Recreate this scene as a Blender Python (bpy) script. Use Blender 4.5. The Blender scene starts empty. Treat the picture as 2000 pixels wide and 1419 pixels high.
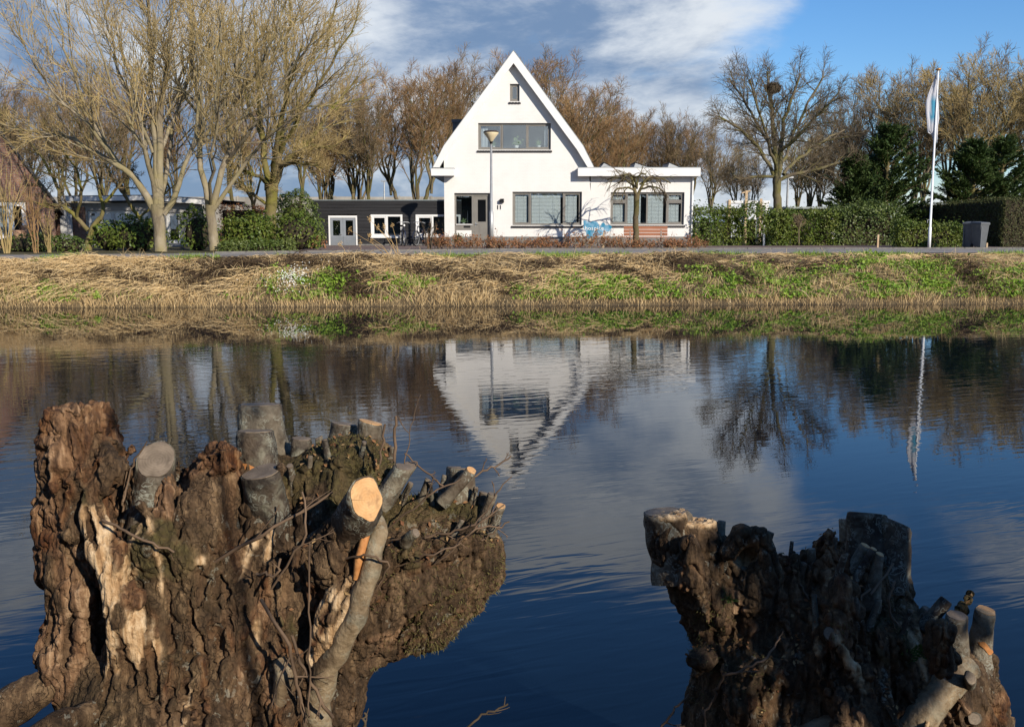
import bpy, bmesh, math, random
import numpy as np
from mathutils import Vector, Matrix

# ---------------------------------------------------------------- camera, world, sun, exposure
sc = bpy.context.scene
COL = sc.collection
PITCH = math.radians(8.1)
CAMZ = 2.40
FPX = 2000 * 35 / 36.0
cam_d = bpy.data.cameras.new('camera')
cam_d.lens = 35; cam_d.sensor_width = 36; cam_d.sensor_fit = 'HORIZONTAL'
cam_d.clip_start = 0.05; cam_d.clip_end = 6000
cam = bpy.data.objects.new('camera', cam_d); COL.objects.link(cam)
cam.location = (0, 0, CAMZ); cam.rotation_euler = (math.radians(90) - PITCH, 0, 0)
sc.camera = cam

SUN_AZ, SUN_EL = math.radians(38), math.radians(25)      # to the right of the camera's back
TO_SUN = Vector((math.sin(SUN_AZ) * math.cos(SUN_EL), -math.cos(SUN_AZ) * math.cos(SUN_EL), math.sin(SUN_EL)))
sun_d = bpy.data.lights.new('sun', 'SUN'); sun_d.energy = 5.0; sun_d.angle = math.radians(0.5); sun_d.color = (1.0, 0.90, 0.76)
sun = bpy.data.objects.new('sun', sun_d); COL.objects.link(sun)
sun.rotation_euler = TO_SUN.to_track_quat('Z', 'Y').to_euler()

vs = sc.view_settings
sc.display_settings.display_device = 'sRGB'
vs.view_transform = 'Standard'; vs.look = 'None'; vs.exposure = 0.30; vs.gamma = 1.0; vs.use_curve_mapping = False
cy = sc.cycles
cy.max_bounces = 8; cy.diffuse_bounces = 3; cy.glossy_bounces = 4; cy.transparent_max_bounces = 12; cy.transmission_bounces = 6
cy.caustics_reflective = False; cy.caustics_refractive = False
cy.sample_clamp_indirect = 6.0

def build_world():
    w = bpy.data.worlds.new('World'); sc.world = w; w.use_nodes = True
    nt = w.node_tree; N = nt.nodes; L = nt.links
    for n in list(N): N.remove(n)
    out = N.new('ShaderNodeOutputWorld'); bg = N.new('ShaderNodeBackground'); bg.inputs[1].default_value = 0.085
    sky = N.new('ShaderNodeTexSky'); sky.sky_type = 'NISHITA'; sky.sun_disc = False
    sky.sun_elevation = SUN_EL; sky.sun_rotation = math.pi - SUN_AZ
    sky.altitude = 0; sky.air_density = 1.0; sky.dust_density = 0.15; sky.ozone_density = 2.2
    hs = N.new('ShaderNodeHueSaturation'); hs.inputs['Saturation'].default_value = 1.12; hs.inputs['Value'].default_value = 1.15
    tn = N.new('ShaderNodeMix'); tn.data_type = 'RGBA'; tn.blend_type = 'MULTIPLY'; tn.inputs[0].default_value = 1.0; tn.inputs[7].default_value = (0.80, 0.97, 1.22, 1)
    L.new(sky.outputs[0], tn.inputs[6]); L.new(tn.outputs[2], hs.inputs['Color'])
    tc = N.new('ShaderNodeTexCoord')
    sep = N.new('ShaderNodeSeparateXYZ'); L.new(tc.outputs['Generated'], sep.inputs[0])
    def math_(op, a, b=None, c=None):
        n = N.new('ShaderNodeMath'); n.operation = op
        for i, x in enumerate((a, b, c)):
            if x is None: continue
            if isinstance(x, (int, float)): n.inputs[i].default_value = x
            else: L.new(x, n.inputs[i])
        return n.outputs[0]
    def noise(vec_scale, loc, scale, detail, rough, dist=0.0):
        m = N.new('ShaderNodeMapping'); m.inputs['Scale'].default_value = vec_scale; m.inputs['Location'].default_value = loc
        L.new(tc.outputs['Generated'], m.inputs[0])
        n = N.new('ShaderNodeTexNoise'); n.inputs['Scale'].default_value = scale; n.inputs['Detail'].default_value = detail
        n.inputs['Roughness'].default_value = rough; n.inputs['Distortion'].default_value = dist
        L.new(m.outputs[0], n.inputs['Vector']); return n.outputs['Fac']
    def ss(x, a, b):
        n = N.new('ShaderNodeMapRange'); n.interpolation_type = 'SMOOTHSTEP'
        n.inputs[1].default_value = a; n.inputs[2].default_value = b; L.new(x, n.inputs[0]); return n.outputs[0]
    # broken cumulus, thicker to the left of the view, an open blue gap low on the right, clear again higher up
    big = noise((1, 1, 2.0), (3.1, 0.4, 1.7), 2.0, 4, 0.5, 0.3)
    edge = noise((1, 1, 2.2), (1.2, 5.4, 0.3), 4.6, 10, 0.60, 0.35)
    side = ss(sep.outputs[0], 0.15, 0.34)             # 0 left, 1 right
    high = ss(sep.outputs[2], 0.29, 0.43)
    upper = ss(sep.outputs[2], 0.20, 0.28)
    band = math_('SUBTRACT', 1.0, ss(sep.outputs[2], 0.03, 0.14))
    gap = math_('MULTIPLY', math_('MULTIPLY', side, math_('SUBTRACT', 1.0, math_('MULTIPLY', upper, 0.7))), 0.34)
    cov = math_('ADD', math_('ADD', math_('MULTIPLY', big, 0.75), math_('MULTIPLY', edge, 0.42)), 0.185)
    cov = math_('SUBTRACT', math_('SUBTRACT', cov, gap), math_('MULTIPLY', high, 0.30))
    cov = math_('ADD', cov, math_('MULTIPLY', band, 0.17))
    cov = math_('SUBTRACT', cov, math_('MULTIPLY', ss(sep.outputs[2], 0.20, 0.27), 0.055))
    mask = ss(cov, 0.52, 0.66)
    t1 = noise((1, 1, 3.2), (7.3, 2.2, 5.1), 3.0, 9, 0.60, 0.5)
    t2 = noise((1, 1, 2.2), (1.2, 5.4, 0.42), 4.6, 10, 0.60, 0.35)      # the same billows, looked at a little higher: lit upper rims
    rim = math_('MULTIPLY', math_('SUBTRACT', edge, t2), 1.0)
    tone = math_('ADD', math_('ADD', math_('MULTIPLY', t1, 0.85), 0.165), rim)
    tone = math_('ADD', tone, math_('MULTIPLY', math_('SUBTRACT', 0.66, cov), 0.45))
    tmap = ss(tone, 0.38, 0.74)
    mixc = N.new('ShaderNodeMix'); mixc.data_type = 'RGBA'
    L.new(tmap, mixc.inputs[0]); mixc.inputs[6].default_value = (1.75, 2.65, 4.25, 1); mixc.inputs[7].default_value = (7.6, 8.0, 8.4, 1)
    mix = N.new('ShaderNodeMix'); mix.data_type = 'RGBA'
    L.new(math_('MULTIPLY', mask, 0.94), mix.inputs[0]); L.new(hs.outputs[0], mix.inputs[6]); L.new(mixc.outputs[2], mix.inputs[7])
    L.new(mix.outputs[2], bg.inputs[0]); L.new(bg.outputs[0], out.inputs[0])
build_world()

# ---------------------------------------------------------------- helpers
def at(u, v, Y):
    """the point at depth Y (metres north of the camera) that the photograph shows at pixel (u, v)"""
    dx, dy = (u - 1000.0) / FPX, (709.5 - v) / FPX
    d = Vector((dx, math.cos(PITCH) + dy * math.sin(PITCH), -math.sin(PITCH) + dy * math.cos(PITCH)))
    return Vector((0, 0, CAMZ)) + d * (Y / d.y)
def px(Y): return Y / FPX          # metres per photo pixel at depth Y (near enough)

def tag(o, label=None, cat=None, group=None, kind=None):
    if label: o['label'] = label
    if cat: o['category'] = cat
    if group: o['group'] = group
    if kind: o['kind'] = kind
    return o
def empty(name, loc, label=None, cat=None, group=None):
    o = bpy.data.objects.new(name, None); COL.objects.link(o); o.location = loc; o.empty_display_size = 0.2
    return tag(o, label, cat, group)
def wloc(o):
    v = Vector((0, 0, 0))
    while o is not None: v += o.location; o = o.parent
    return v
def raw_mesh(name, V, faces, mats, smooth=False, mi=None):
    """V (n,3); faces a list of (k,w) int arrays"""
    me = bpy.data.meshes.new(name)
    V = np.asarray(V, np.float32)
    faces = [np.asarray(f, np.int32) for f in faces if len(f)]
    me.vertices.add(len(V)); me.vertices.foreach_set('co', V.ravel())
    nl = sum(f.size for f in faces); npg = sum(len(f) for f in faces)
    me.loops.add(nl); me.polygons.add(npg)
    me.loops.foreach_set('vertex_index', np.concatenate([f.ravel() for f in faces]))
    starts = []; s = 0
    for f in faces:
        starts.append(s + np.arange(len(f), dtype=np.int32) * f.shape[1]); s += f.size
    me.polygons.foreach_set('loop_start', np.concatenate(starts))
    for m in (mats if isinstance(mats, (list, tuple)) else [mats]): me.materials.append(m)
    if mi is not None: me.polygons.foreach_set('material_index', np.asarray(mi, np.int32))
    me.update(calc_edges=True)
    me.polygons.foreach_set('use_smooth', np.full(npg, bool(smooth)))
    return me
def link(name, me, parent=None):
    o = bpy.data.objects.new(name, me); COL.objects.link(o)
    if parent is not None: o.parent = parent
    return o
def mesh_obj(name, V, faces, mats, parent=None, smooth=False, mi=None, attrs=None):
    V = np.asarray(V, np.float64)
    if parent is not None: V = V - np.array(wloc(parent))
    me = raw_mesh(name, V, faces, mats, smooth, mi)
    for k, a in (attrs or {}).items():
        at_ = me.attributes.new(k, 'FLOAT', 'POINT'); at_.data.foreach_set('value', np.asarray(a, np.float32))
    return link(name, me, parent)
def copy_tree(o, parent=None):
    c = o.copy(); COL.objects.link(c); c.parent = parent
    for ch in list(o.children): copy_tree(ch, c)
    return c

class MB:
    """collects shapes and links them as ONE mesh object"""
    def __init__(s): s.v = []; s.f = {}; s.n = 0
    def add(s, V, F):
        V = np.asarray(V, np.float64).reshape(-1, 3)
        for f in F: s.f.setdefault(len(f), []).append([i + s.n for i in f])
        s.v.append(V); s.n += len(V); return s
    def box(s, x0, x1, y0, y1, z0, z1):
        V = [(x0,y0,z0),(x1,y0,z0),(x1,y1,z0),(x0,y1,z0),(x0,y0,z1),(x1,y0,z1),(x1,y1,z1),(x0,y1,z1)]
        return s.add(V, [(0,3,2,1),(4,5,6,7),(0,1,5,4),(1,2,6,5),(2,3,7,6),(3,0,4,7)])
    def bar(s, a, b, w, h, up=(0,0,1)):
        a = Vector(a); b = Vector(b); t = (b - a).normalized(); u = Vector(up)
        x = t.cross(u)
        if x.length < 1e-4: x = t.cross(Vector((1,0,0)))
        x.normalize(); u = x.cross(t).normalized(); V = []
        for p in (a, b):
            for sx, sz in ((-1,-1),(1,-1),(1,1),(-1,1)): V.append(p + x*(sx*w/2) + u*(sz*h/2))
        return s.add(V, [(3,2,1,0),(4,5,6,7),(0,1,5,4),(1,2,6,5),(2,3,7,6),(3,0,4,7)])
    def tube(s, pts, rad, sides=8, cap=True):
        P = np.asarray([tuple(p) for p in pts], float)[None]
        R = (np.full(len(pts), rad, float) if np.isscalar(rad) else np.asarray(rad, float))[None]
        V, F = tubes(P, R, sides)
        F = [tuple(f) for f in F]; m = len(pts)
        if cap: F += [tuple(range(sides))[::-1], tuple(range((m-1)*sides, m*sides))]
        return s.add(V, F)
    def prism(s, poly, y0, y1):
        """poly in x,z (counter-clockwise seen from -y), extruded from y0 (front) to y1"""
        n = len(poly); V = [(x, y0, z) for x, z in poly] + [(x, y1, z) for x, z in poly]
        F = [tuple(range(n)), tuple(range(2*n-1, n-1, -1))] + [(i, i+n, (i+1) % n + n, (i+1) % n) for i in range(n)]
        return s.add(V, F)
    def lathe(s, c, prof, sides=16):
        V = []; c = Vector(c)
        for r, z in prof:
            for k in range(sides):
                a = 2*math.pi*k/sides; V.append((c.x + r*math.cos(a), c.y + r*math.sin(a), c.z + z))
        F = [(i*sides+k, i*sides+(k+1)%sides, (i+1)*sides+(k+1)%sides, (i+1)*sides+k) for i in range(len(prof)-1) for k in range(sides)]
        F += [tuple(range(sides))[::-1], tuple(range((len(prof)-1)*sides, len(prof)*sides))]
        return s.add(V, F)
    def torus(s, c, R, r, axis='x', n=20, m=6, rz=0.0):
        V = []; c = Vector(c)
        for i in range(n):
            a = 2*math.pi*i/n
            for j in range(m):
                b = 2*math.pi*j/m; q = Vector((r*math.sin(b), (R+r*math.cos(b))*math.cos(a), (R+r*math.cos(b))*math.sin(a)))
                q.rotate(Matrix.Rotation(rz, 3, 'Z')); V.append(c + q)
        F = [(i*m+j, ((i+1)%n)*m+j, ((i+1)%n)*m+(j+1)%m, i*m+(j+1)%m) for i in range(n) for j in range(m)]
        return s.add(V, F)
    def build(s, name, mats, parent=None, smooth=False, bevel=0.0):
        V = np.concatenate(s.v)
        faces = [np.asarray(f) for f in s.f.values() if True]
        o = mesh_obj(name, V, faces, mats, parent, smooth)
        if bevel:
            b = o.modifiers.new('bevel', 'BEVEL'); b.width = bevel; b.segments = 2; b.limit_method = 'ANGLE'
        return o

def frames(T):
    ref = np.where(np.abs(T[..., 2:3]) < 0.9, np.array([0., 0, 1]), np.array([1., 0, 0]))
    Nn = np.cross(T, ref); Nn /= np.linalg.norm(Nn, axis=-1, keepdims=True) + 1e-9
    return Nn, np.cross(T, Nn)
def tubes(P, R, sides):
    """P (n,m,3), R (n,m) -> verts and quads of n open tubes"""
    n, m, _ = P.shape
    T = np.gradient(P, axis=1); T /= np.linalg.norm(T, axis=-1, keepdims=True) + 1e-9
    N1, B1 = frames(np.repeat(T.mean(1, keepdims=True), m, 1) + 1e-6)
    N1 = N1 - T * (N1 * T).sum(-1, keepdims=True); N1 /= np.linalg.norm(N1, axis=-1, keepdims=True) + 1e-9
    B1 = np.cross(T, N1)
    a = np.arange(sides) * 2 * math.pi / sides
    V = P[:, :, None] + R[:, :, None, None] * (np.cos(a)[:, None] * N1[:, :, None] + np.sin(a)[:, None] * B1[:, :, None])
    idx = np.arange(n * m * sides).reshape(n, m, sides)
    A = idx[:, :-1]; Bq = np.roll(idx, -1, 2)[:, :-1]; C = np.roll(idx, -1, 2)[:, 1:]; D = idx[:, 1:]
    return V.reshape(-1, 3), np.stack([A, Bq, C, D], -1).reshape(-1, 4)
def join(parts):
    V = []; F = []; n = 0
    for v, f in parts: V.append(v); F.append(f + n); n += len(v)
    return np.concatenate(V), np.concatenate(F)

def hash3(i, seed):
    i = i.astype(np.int64)
    h = (i[..., 0] * 374761393 + i[..., 1] * 668265263 + i[..., 2] * 2147483647 + seed * 974634777) & 0xffffffff
    h = ((h ^ (h >> 13)) * 1274126177) & 0xffffffff
    h = ((h ^ (h >> 15)) * 2246822519) & 0xffffffff
    return ((h ^ (h >> 16)) & 0xffff) / 32767.5 - 1.0
def vnoise(p, seed=0):
    p = np.asarray(p, float); i = np.floor(p); f = p - i; u = f * f * (3 - 2 * f); i = i.astype(np.int64); r = 0
    for a in (0, 1):
        for b in (0, 1):
            for c in (0, 1):
                w = (u[..., 0] if a else 1 - u[..., 0]) * (u[..., 1] if b else 1 - u[..., 1]) * (u[..., 2] if c else 1 - u[..., 2])
                r = r + w * hash3(i + np.array([a, b, c]), seed)
    return r
def fbm(p, seed=0, oct=3, gain=0.5):
    r = 0; a = 1.0; p = np.asarray(p, float)
    for k in range(oct): r = r + a * vnoise(p * 2.03 ** k, seed + k * 17); a *= gain
    return r

# ---------------------------------------------------------------- materials
def mat(name, c1, c2=None, scale=6.0, rough=0.8, bump=0.0, bscale=None, detail=6.0, stretch=(1,1,1), spec=0.3, metal=0.0, trans=0.0, tint=None, objvar=0.0, ramp=(0.35, 0.65)):
    m = bpy.data.materials.new(name); m.use_nodes = True
    nt = m.node_tree; N = nt.nodes; L = nt.links; b = N['Principled BSDF']; out = N['Material Output']
    b.inputs['Roughness'].default_value = rough; b.inputs['Specular IOR Level'].default_value = spec; b.inputs['Metallic'].default_value = metal
    col = None
    if c2 is not None or bump:
        tc = N.new('ShaderNodeTexCoord'); mp = N.new('ShaderNodeMapping'); mp.inputs['Scale'].default_value = stretch
        L.new(tc.outputs['Object'], mp.inputs[0])
        n = N.new('ShaderNodeTexNoise'); n.inputs['Scale'].default_value = scale; n.inputs['Detail'].default_value = detail; n.inputs['Roughness'].default_value = 0.6
        L.new(mp.outputs[0], n.inputs['Vector'])
    if c2 is not None:
        r = N.new('ShaderNodeValToRGB'); r.color_ramp.elements[0].position = ramp[0]; r.color_ramp.elements[1].position = ramp[1]
        r.color_ramp.elements[0].color = (*c1, 1); r.color_ramp.elements[1].color = (*c2, 1)
        L.new(n.outputs['Fac'], r.inputs[0]); col = r.outputs[0]
    if tint:      # per-point attribute 'tint' mixes towards the tint colour
        a = N.new('ShaderNodeAttribute'); a.attribute_name = 'tint'
        mx = N.new('ShaderNodeMix'); mx.data_type = 'RGBA'
        L.new(a.outputs['Fac'], mx.inputs[0]); mx.inputs[7].default_value = (*tint, 1)
        if col: L.new(col, mx.inputs[6])
        else: mx.inputs[6].default_value = (*c1, 1)
        col = mx.outputs[2]
    if objvar:
        oi = N.new('ShaderNodeObjectInfo'); hv = N.new('ShaderNodeHueSaturation'); mr = N.new('ShaderNodeMapRange')
        mr.inputs[3].default_value = 1 - objvar; mr.inputs[4].default_value = 1 + objvar
        L.new(oi.outputs['Random'], mr.inputs[0]); L.new(mr.outputs[0], hv.inputs['Value'])
        if col: L.new(col, hv.inputs['Color'])
        else: hv.inputs['Color'].default_value = (*c1, 1)
        col = hv.outputs[0]
    if col: L.new(col, b.inputs['Base Color'])
    else: b.inputs['Base Color'].default_value = (*c1, 1)
    if bump:
        n2 = n
        if bscale:
            n2 = N.new('ShaderNodeTexNoise'); n2.inputs['Scale'].default_value = bscale; n2.inputs['Detail'].default_value = 6; L.new(mp.outputs[0], n2.inputs['Vector'])
        bp = N.new('ShaderNodeBump'); bp.inputs['Strength'].default_value = 1; bp.inputs['Distance'].default_value = bump
        L.new(n2.outputs['Fac'], bp.inputs['Height']); L.new(bp.outputs[0], b.inputs['Normal'])
    if trans:
        tr = N.new('ShaderNodeBsdfTranslucent'); ms = N.new('ShaderNodeMixShader'); ms.inputs[0].default_value = trans
        if col: L.new(col, tr.inputs[0])
        else: tr.inputs[0].default_value = (*c1, 1)
        L.new(b.outputs[0], ms.inputs[1]); L.new(tr.outputs[0], ms.inputs[2]); L.new(ms.outputs[0], out.inputs[0])
    return m
def brick_mat(name, c1, c2, mortar, bw, bh, msize, bump, rough=0.75, var=0.0):
    m = bpy.data.materials.new(name); m.use_nodes = True
    nt = m.node_tree; N = nt.nodes; L = nt.links; b = N['Principled BSDF']; b.inputs['Roughness'].default_value = rough
    tc = N.new('ShaderNodeTexCoord'); s = N.new('ShaderNodeSeparateXYZ'); c = N.new('ShaderNodeCombineXYZ'); ad = N.new('ShaderNodeMath'); ad.operation = 'ADD'
    L.new(tc.outputs['Object'], s.inputs[0]); L.new(s.outputs[0], ad.inputs[0]); L.new(s.outputs[1], ad.inputs[1]); L.new(ad.outputs[0], c.inputs[0]); L.new(s.outputs[2], c.inputs[1])
    t = N.new('ShaderNodeTexBrick'); t.inputs['Scale'].default_value = 1; t.inputs['Brick Width'].default_value = bw; t.inputs['Row Height'].default_value = bh
    t.inputs['Mortar Size'].default_value = msize; t.inputs['Color1'].default_value = (*c1, 1); t.inputs['Color2'].default_value = (*c2, 1); t.inputs['Mortar'].default_value = (*mortar, 1)
    L.new(c.outputs[0], t.inputs['Vector'])
    n = N.new('ShaderNodeTexNoise'); n.inputs['Scale'].default_value = 1.3; n.inputs['Detail'].default_value = 8; L.new(tc.outputs['Object'], n.inputs['Vector'])
    mr = N.new('ShaderNodeMapRange'); mr.inputs[1].default_value = 0.3; mr.inputs[2].default_value = 0.7; mr.inputs[3].default_value = 1 - var; mr.inputs[4].default_value = 1 + var * 0.3
    L.new(n.outputs['Fac'], mr.inputs[0]); hv = N.new('ShaderNodeHueSaturation'); L.new(mr.outputs[0], hv.inputs['Value']); L.new(t.outputs['Color'], hv.inputs['Color'])
    L.new(hv.outputs[0], b.inputs['Base Color'])
    iv = N.new('ShaderNodeMath'); iv.operation = 'SUBTRACT'; iv.inputs[0].default_value = 1; L.new(t.outputs['Fac'], iv.inputs[1])
    n2 = N.new('ShaderNodeTexNoise'); n2.inputs['Scale'].default_value = 30; L.new(tc.outputs['Object'], n2.inputs['Vector'])
    ma = N.new('ShaderNodeMath'); ma.operation = 'MULTIPLY_ADD'; ma.inputs[1].default_value = 0.5; L.new(n2.outputs['Fac'], ma.inputs[0]); L.new(iv.outputs[0], ma.inputs[2])
    bp = N.new('ShaderNodeBump'); bp.inputs['Distance'].default_value = bump; L.new(ma.outputs[0], bp.inputs['Height']); L.new(bp.outputs[0], b.inputs['Normal'])
    return m
def glass_mat(name='window_glass', tintc=(0.93, 0.97, 0.98), refl=0.16):
    m = bpy.data.materials.new(name); m.use_nodes = True
    nt = m.node_tree; N = nt.nodes; L = nt.links; out = N['Material Output']; N.remove(N['Principled BSDF'])
    g = N.new('ShaderNodeBsdfGlossy'); g.inputs['Roughness'].default_value = 0.0; g.inputs['Color'].default_value = (1, 1, 1, 1)
    t = N.new('ShaderNodeBsdfTransparent'); t.inputs[0].default_value = (*tintc, 1)
    lw = N.new('ShaderNodeLayerWeight'); lw.inputs[0].default_value = 0.5
    pw = N.new('ShaderNodeMath'); pw.operation = 'POWER'; pw.inputs[1].default_value = 4.0; L.new(lw.outputs['Facing'], pw.inputs[0])
    ad = N.new('ShaderNodeMath'); ad.operation = 'ADD'; ad.inputs[1].default_value = refl; L.new(pw.outputs[0], ad.inputs[0])
    ms = N.new('ShaderNodeMixShader'); L.new(ad.outputs[0], ms.inputs[0]); L.new(t.outputs[0], ms.inputs[1]); L.new(g.outputs[0], ms.inputs[2]); L.new(ms.outputs[0], out.inputs[0])
    return m

M = {}
M['white_brick'] = brick_mat('white_painted_brick', (0.70,0.69,0.665), (0.685,0.675,0.65), (0.665,0.655,0.63), 0.21, 0.0625, 0.008, 0.0012, 0.6, 0.07)
M['plinth'] = mat('plinth_render', (0.13,0.13,0.125), (0.19,0.185,0.175), 8, 0.85, 0.004, 40)
M['white_paint'] = mat('white_painted_wood', (0.72,0.72,0.71), (0.67,0.67,0.66), 2, 0.45)
M['grey_frame'] = mat('grey_brown_window_paint', (0.17,0.16,0.145), (0.20,0.19,0.17), 3, 0.4)
M['dark_brick'] = mat('dark_sill_brick', (0.02,0.02,0.022), (0.05,0.045,0.045), 9, 0.45, objvar=0.3)
M['glass'] = glass_mat()
M['roof_tile'] = mat('dark_roof_tile', (0.03,0.03,0.032), (0.06,0.055,0.055), 12, 0.6)
M['blind'] = mat('pale_blind_slat', (0.72,0.73,0.73), None, rough=0.5)
M['curtain'] = mat('white_net_curtain', (0.78,0.80,0.82), None, rough=0.9, trans=0.3)
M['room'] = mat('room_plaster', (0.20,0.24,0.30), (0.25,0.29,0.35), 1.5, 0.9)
M['black_paint'] = mat('black_metal_paint', (0.012,0.012,0.013), None, rough=0.4)
M['black_board'] = mat('black_stained_board', (0.010,0.010,0.012), (0.022,0.022,0.025), 5, 0.6, 0.003, 60, stretch=(0.15,1,3), objvar=0.25)
M['roof_felt'] = mat('grey_roof_felt', (0.10,0.105,0.11), (0.16,0.165,0.17), 4, 0.9)
M['zinc'] = mat('zinc_trim', (0.30,0.34,0.35), None, rough=0.4, metal=0.6)
M['door_grey'] = mat('blue_grey_door_paint', (0.20,0.225,0.25), (0.23,0.25,0.28), 3, 0.5)
M['asphalt'] = mat('worn_asphalt', (0.19,0.178,0.165), (0.28,0.262,0.245), 1.2, 0.9, 0.003, 120)
M['paving'] = mat('red_brown_paving', (0.12,0.085,0.075), (0.20,0.15,0.13), 2.5, 0.9, 0.003, 60)
M['kerb'] = mat('concrete_kerb', (0.12,0.115,0.105), (0.19,0.18,0.165), 5, 0.9)
M['soil'] = mat('dark_garden_soil', (0.035,0.025,0.017), (0.08,0.06,0.04), 5, 0.95, 0.02, 20)
M['bank_soil'] = mat('bank_earth', (0.055,0.040,0.022), (0.13,0.095,0.05), 1.6, 0.95, 0.03, 9)
M['red_brick'] = brick_mat('brown_red_brick', (0.20,0.085,0.055), (0.27,0.13,0.085), (0.22,0.18,0.15), 0.22, 0.07, 0.012, 0.006, 0.85, 0.35)
M['concrete'] = mat('weathered_concrete', (0.20,0.185,0.16), (0.34,0.32,0.28), 0.6, 0.9, objvar=0.12)
M['steel'] = mat('galvanised_steel', (0.34,0.35,0.35), (0.44,0.45,0.45), 4, 0.45, metal=0.5)
M['pole_white'] = mat('white_flagpole', (0.72,0.74,0.75), None, rough=0.35)
M['bin_plastic'] = mat('grey_bin_plastic', (0.085,0.092,0.10), (0.11,0.118,0.126), 6, 0.45)
M['bench_wood'] = mat('red_brown_bench_wood', (0.24,0.095,0.05), (0.34,0.15,0.085), 4, 0.6, stretch=(0.2,1,3), objvar=0.15)
M['timber'] = mat('raw_timber', (0.42,0.30,0.18), (0.52,0.39,0.25), 5, 0.8)
M['rubber'] = mat('black_rubber', (0.012,0.012,0.012), None, rough=0.8)
M['bike_paint'] = mat('dark_blue_bike_paint', (0.02,0.025,0.045), None, rough=0.3)
M['plastic_white'] = mat('white_plastic', (0.8,0.8,0.78), None, rough=0.35)
M['terracotta'] = mat('clay_pot', (0.34,0.20,0.13), (0.42,0.27,0.18), 6, 0.85)
# ---------------------------------------------------------------- terrain
G = 1.30                                   # height of the ground above the water
def interp(x, xs, ys): return np.interp(x, xs, ys)
_xs = np.linspace(-120, 120, 961)
def _smooth(xs, ys):
    y = np.interp(_xs, xs, ys); k = np.hanning(41); k /= k.sum()
    return np.convolve(np.pad(y, 20, mode='edge'), k, 'valid')
_yt = _smooth([-60,-30,-16,-9,0,9,18,40], [26.2,27.6,28.95,30.6,32.4,33.2,33.7,34.6])
_yn = _smooth([-60,-30,-16,-9,0,9,18,40], [26.5,27.9,29.3,31.3,34.3,35.3,35.8,36.8])
_yf = _smooth([-60,-30,-16,-9,0,9,18,40], [30.6,32.0,33.4,35.8,39.6,40.4,40.9,41.9])
def Yw(x): return 28.65 + 0.048 * np.clip(x, -60, 60)
def Yt(x): return np.interp(x, _xs, _yt)
def Yn(x): return np.interp(x, _xs, _yn)
def Yf(x): return np.interp(x, _xs, _yf)
def bankz(x, Y):
    x = np.asarray(x, float); Y = np.asarray(Y, float)
    s = (Y - Yw(x)) / (Yt(x) - Yw(x)); sc_ = np.clip(s, 0, 1)
    z = G * (1 - (1 - sc_) ** 1.7) + np.minimum(s, 0) * 1.2
    p = np.stack([x * 0.55, Y * 0.9, 0 * x], -1)
    return z + (0.16 * vnoise(p, 3) + 0.08 * vnoise(p * 2.7, 9)) * (np.clip(s, 0, 1) * np.clip(1.25 - s, 0, 1) * 2.2)
X_ALL = np.concatenate([[-3000, -400, -120], np.linspace(-60, 60, 241), [120, 400, 3000]])
def sheet(name, xs, rows, mats, smooth=True):
    """rows: list of (Y array, z array) along xs"""
    V = np.concatenate([np.stack([xs, np.broadcast_to(y, xs.shape), np.broadcast_to(z, xs.shape)], -1) for y, z in rows])
    n = len(xs); i = np.arange((len(rows) - 1) * n).reshape(-1, n)[:, :-1].ravel()
    return mesh_obj(name, V, [np.stack([i, i + 1, i + n + 1, i + n], -1)], mats, smooth=smooth)

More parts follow.
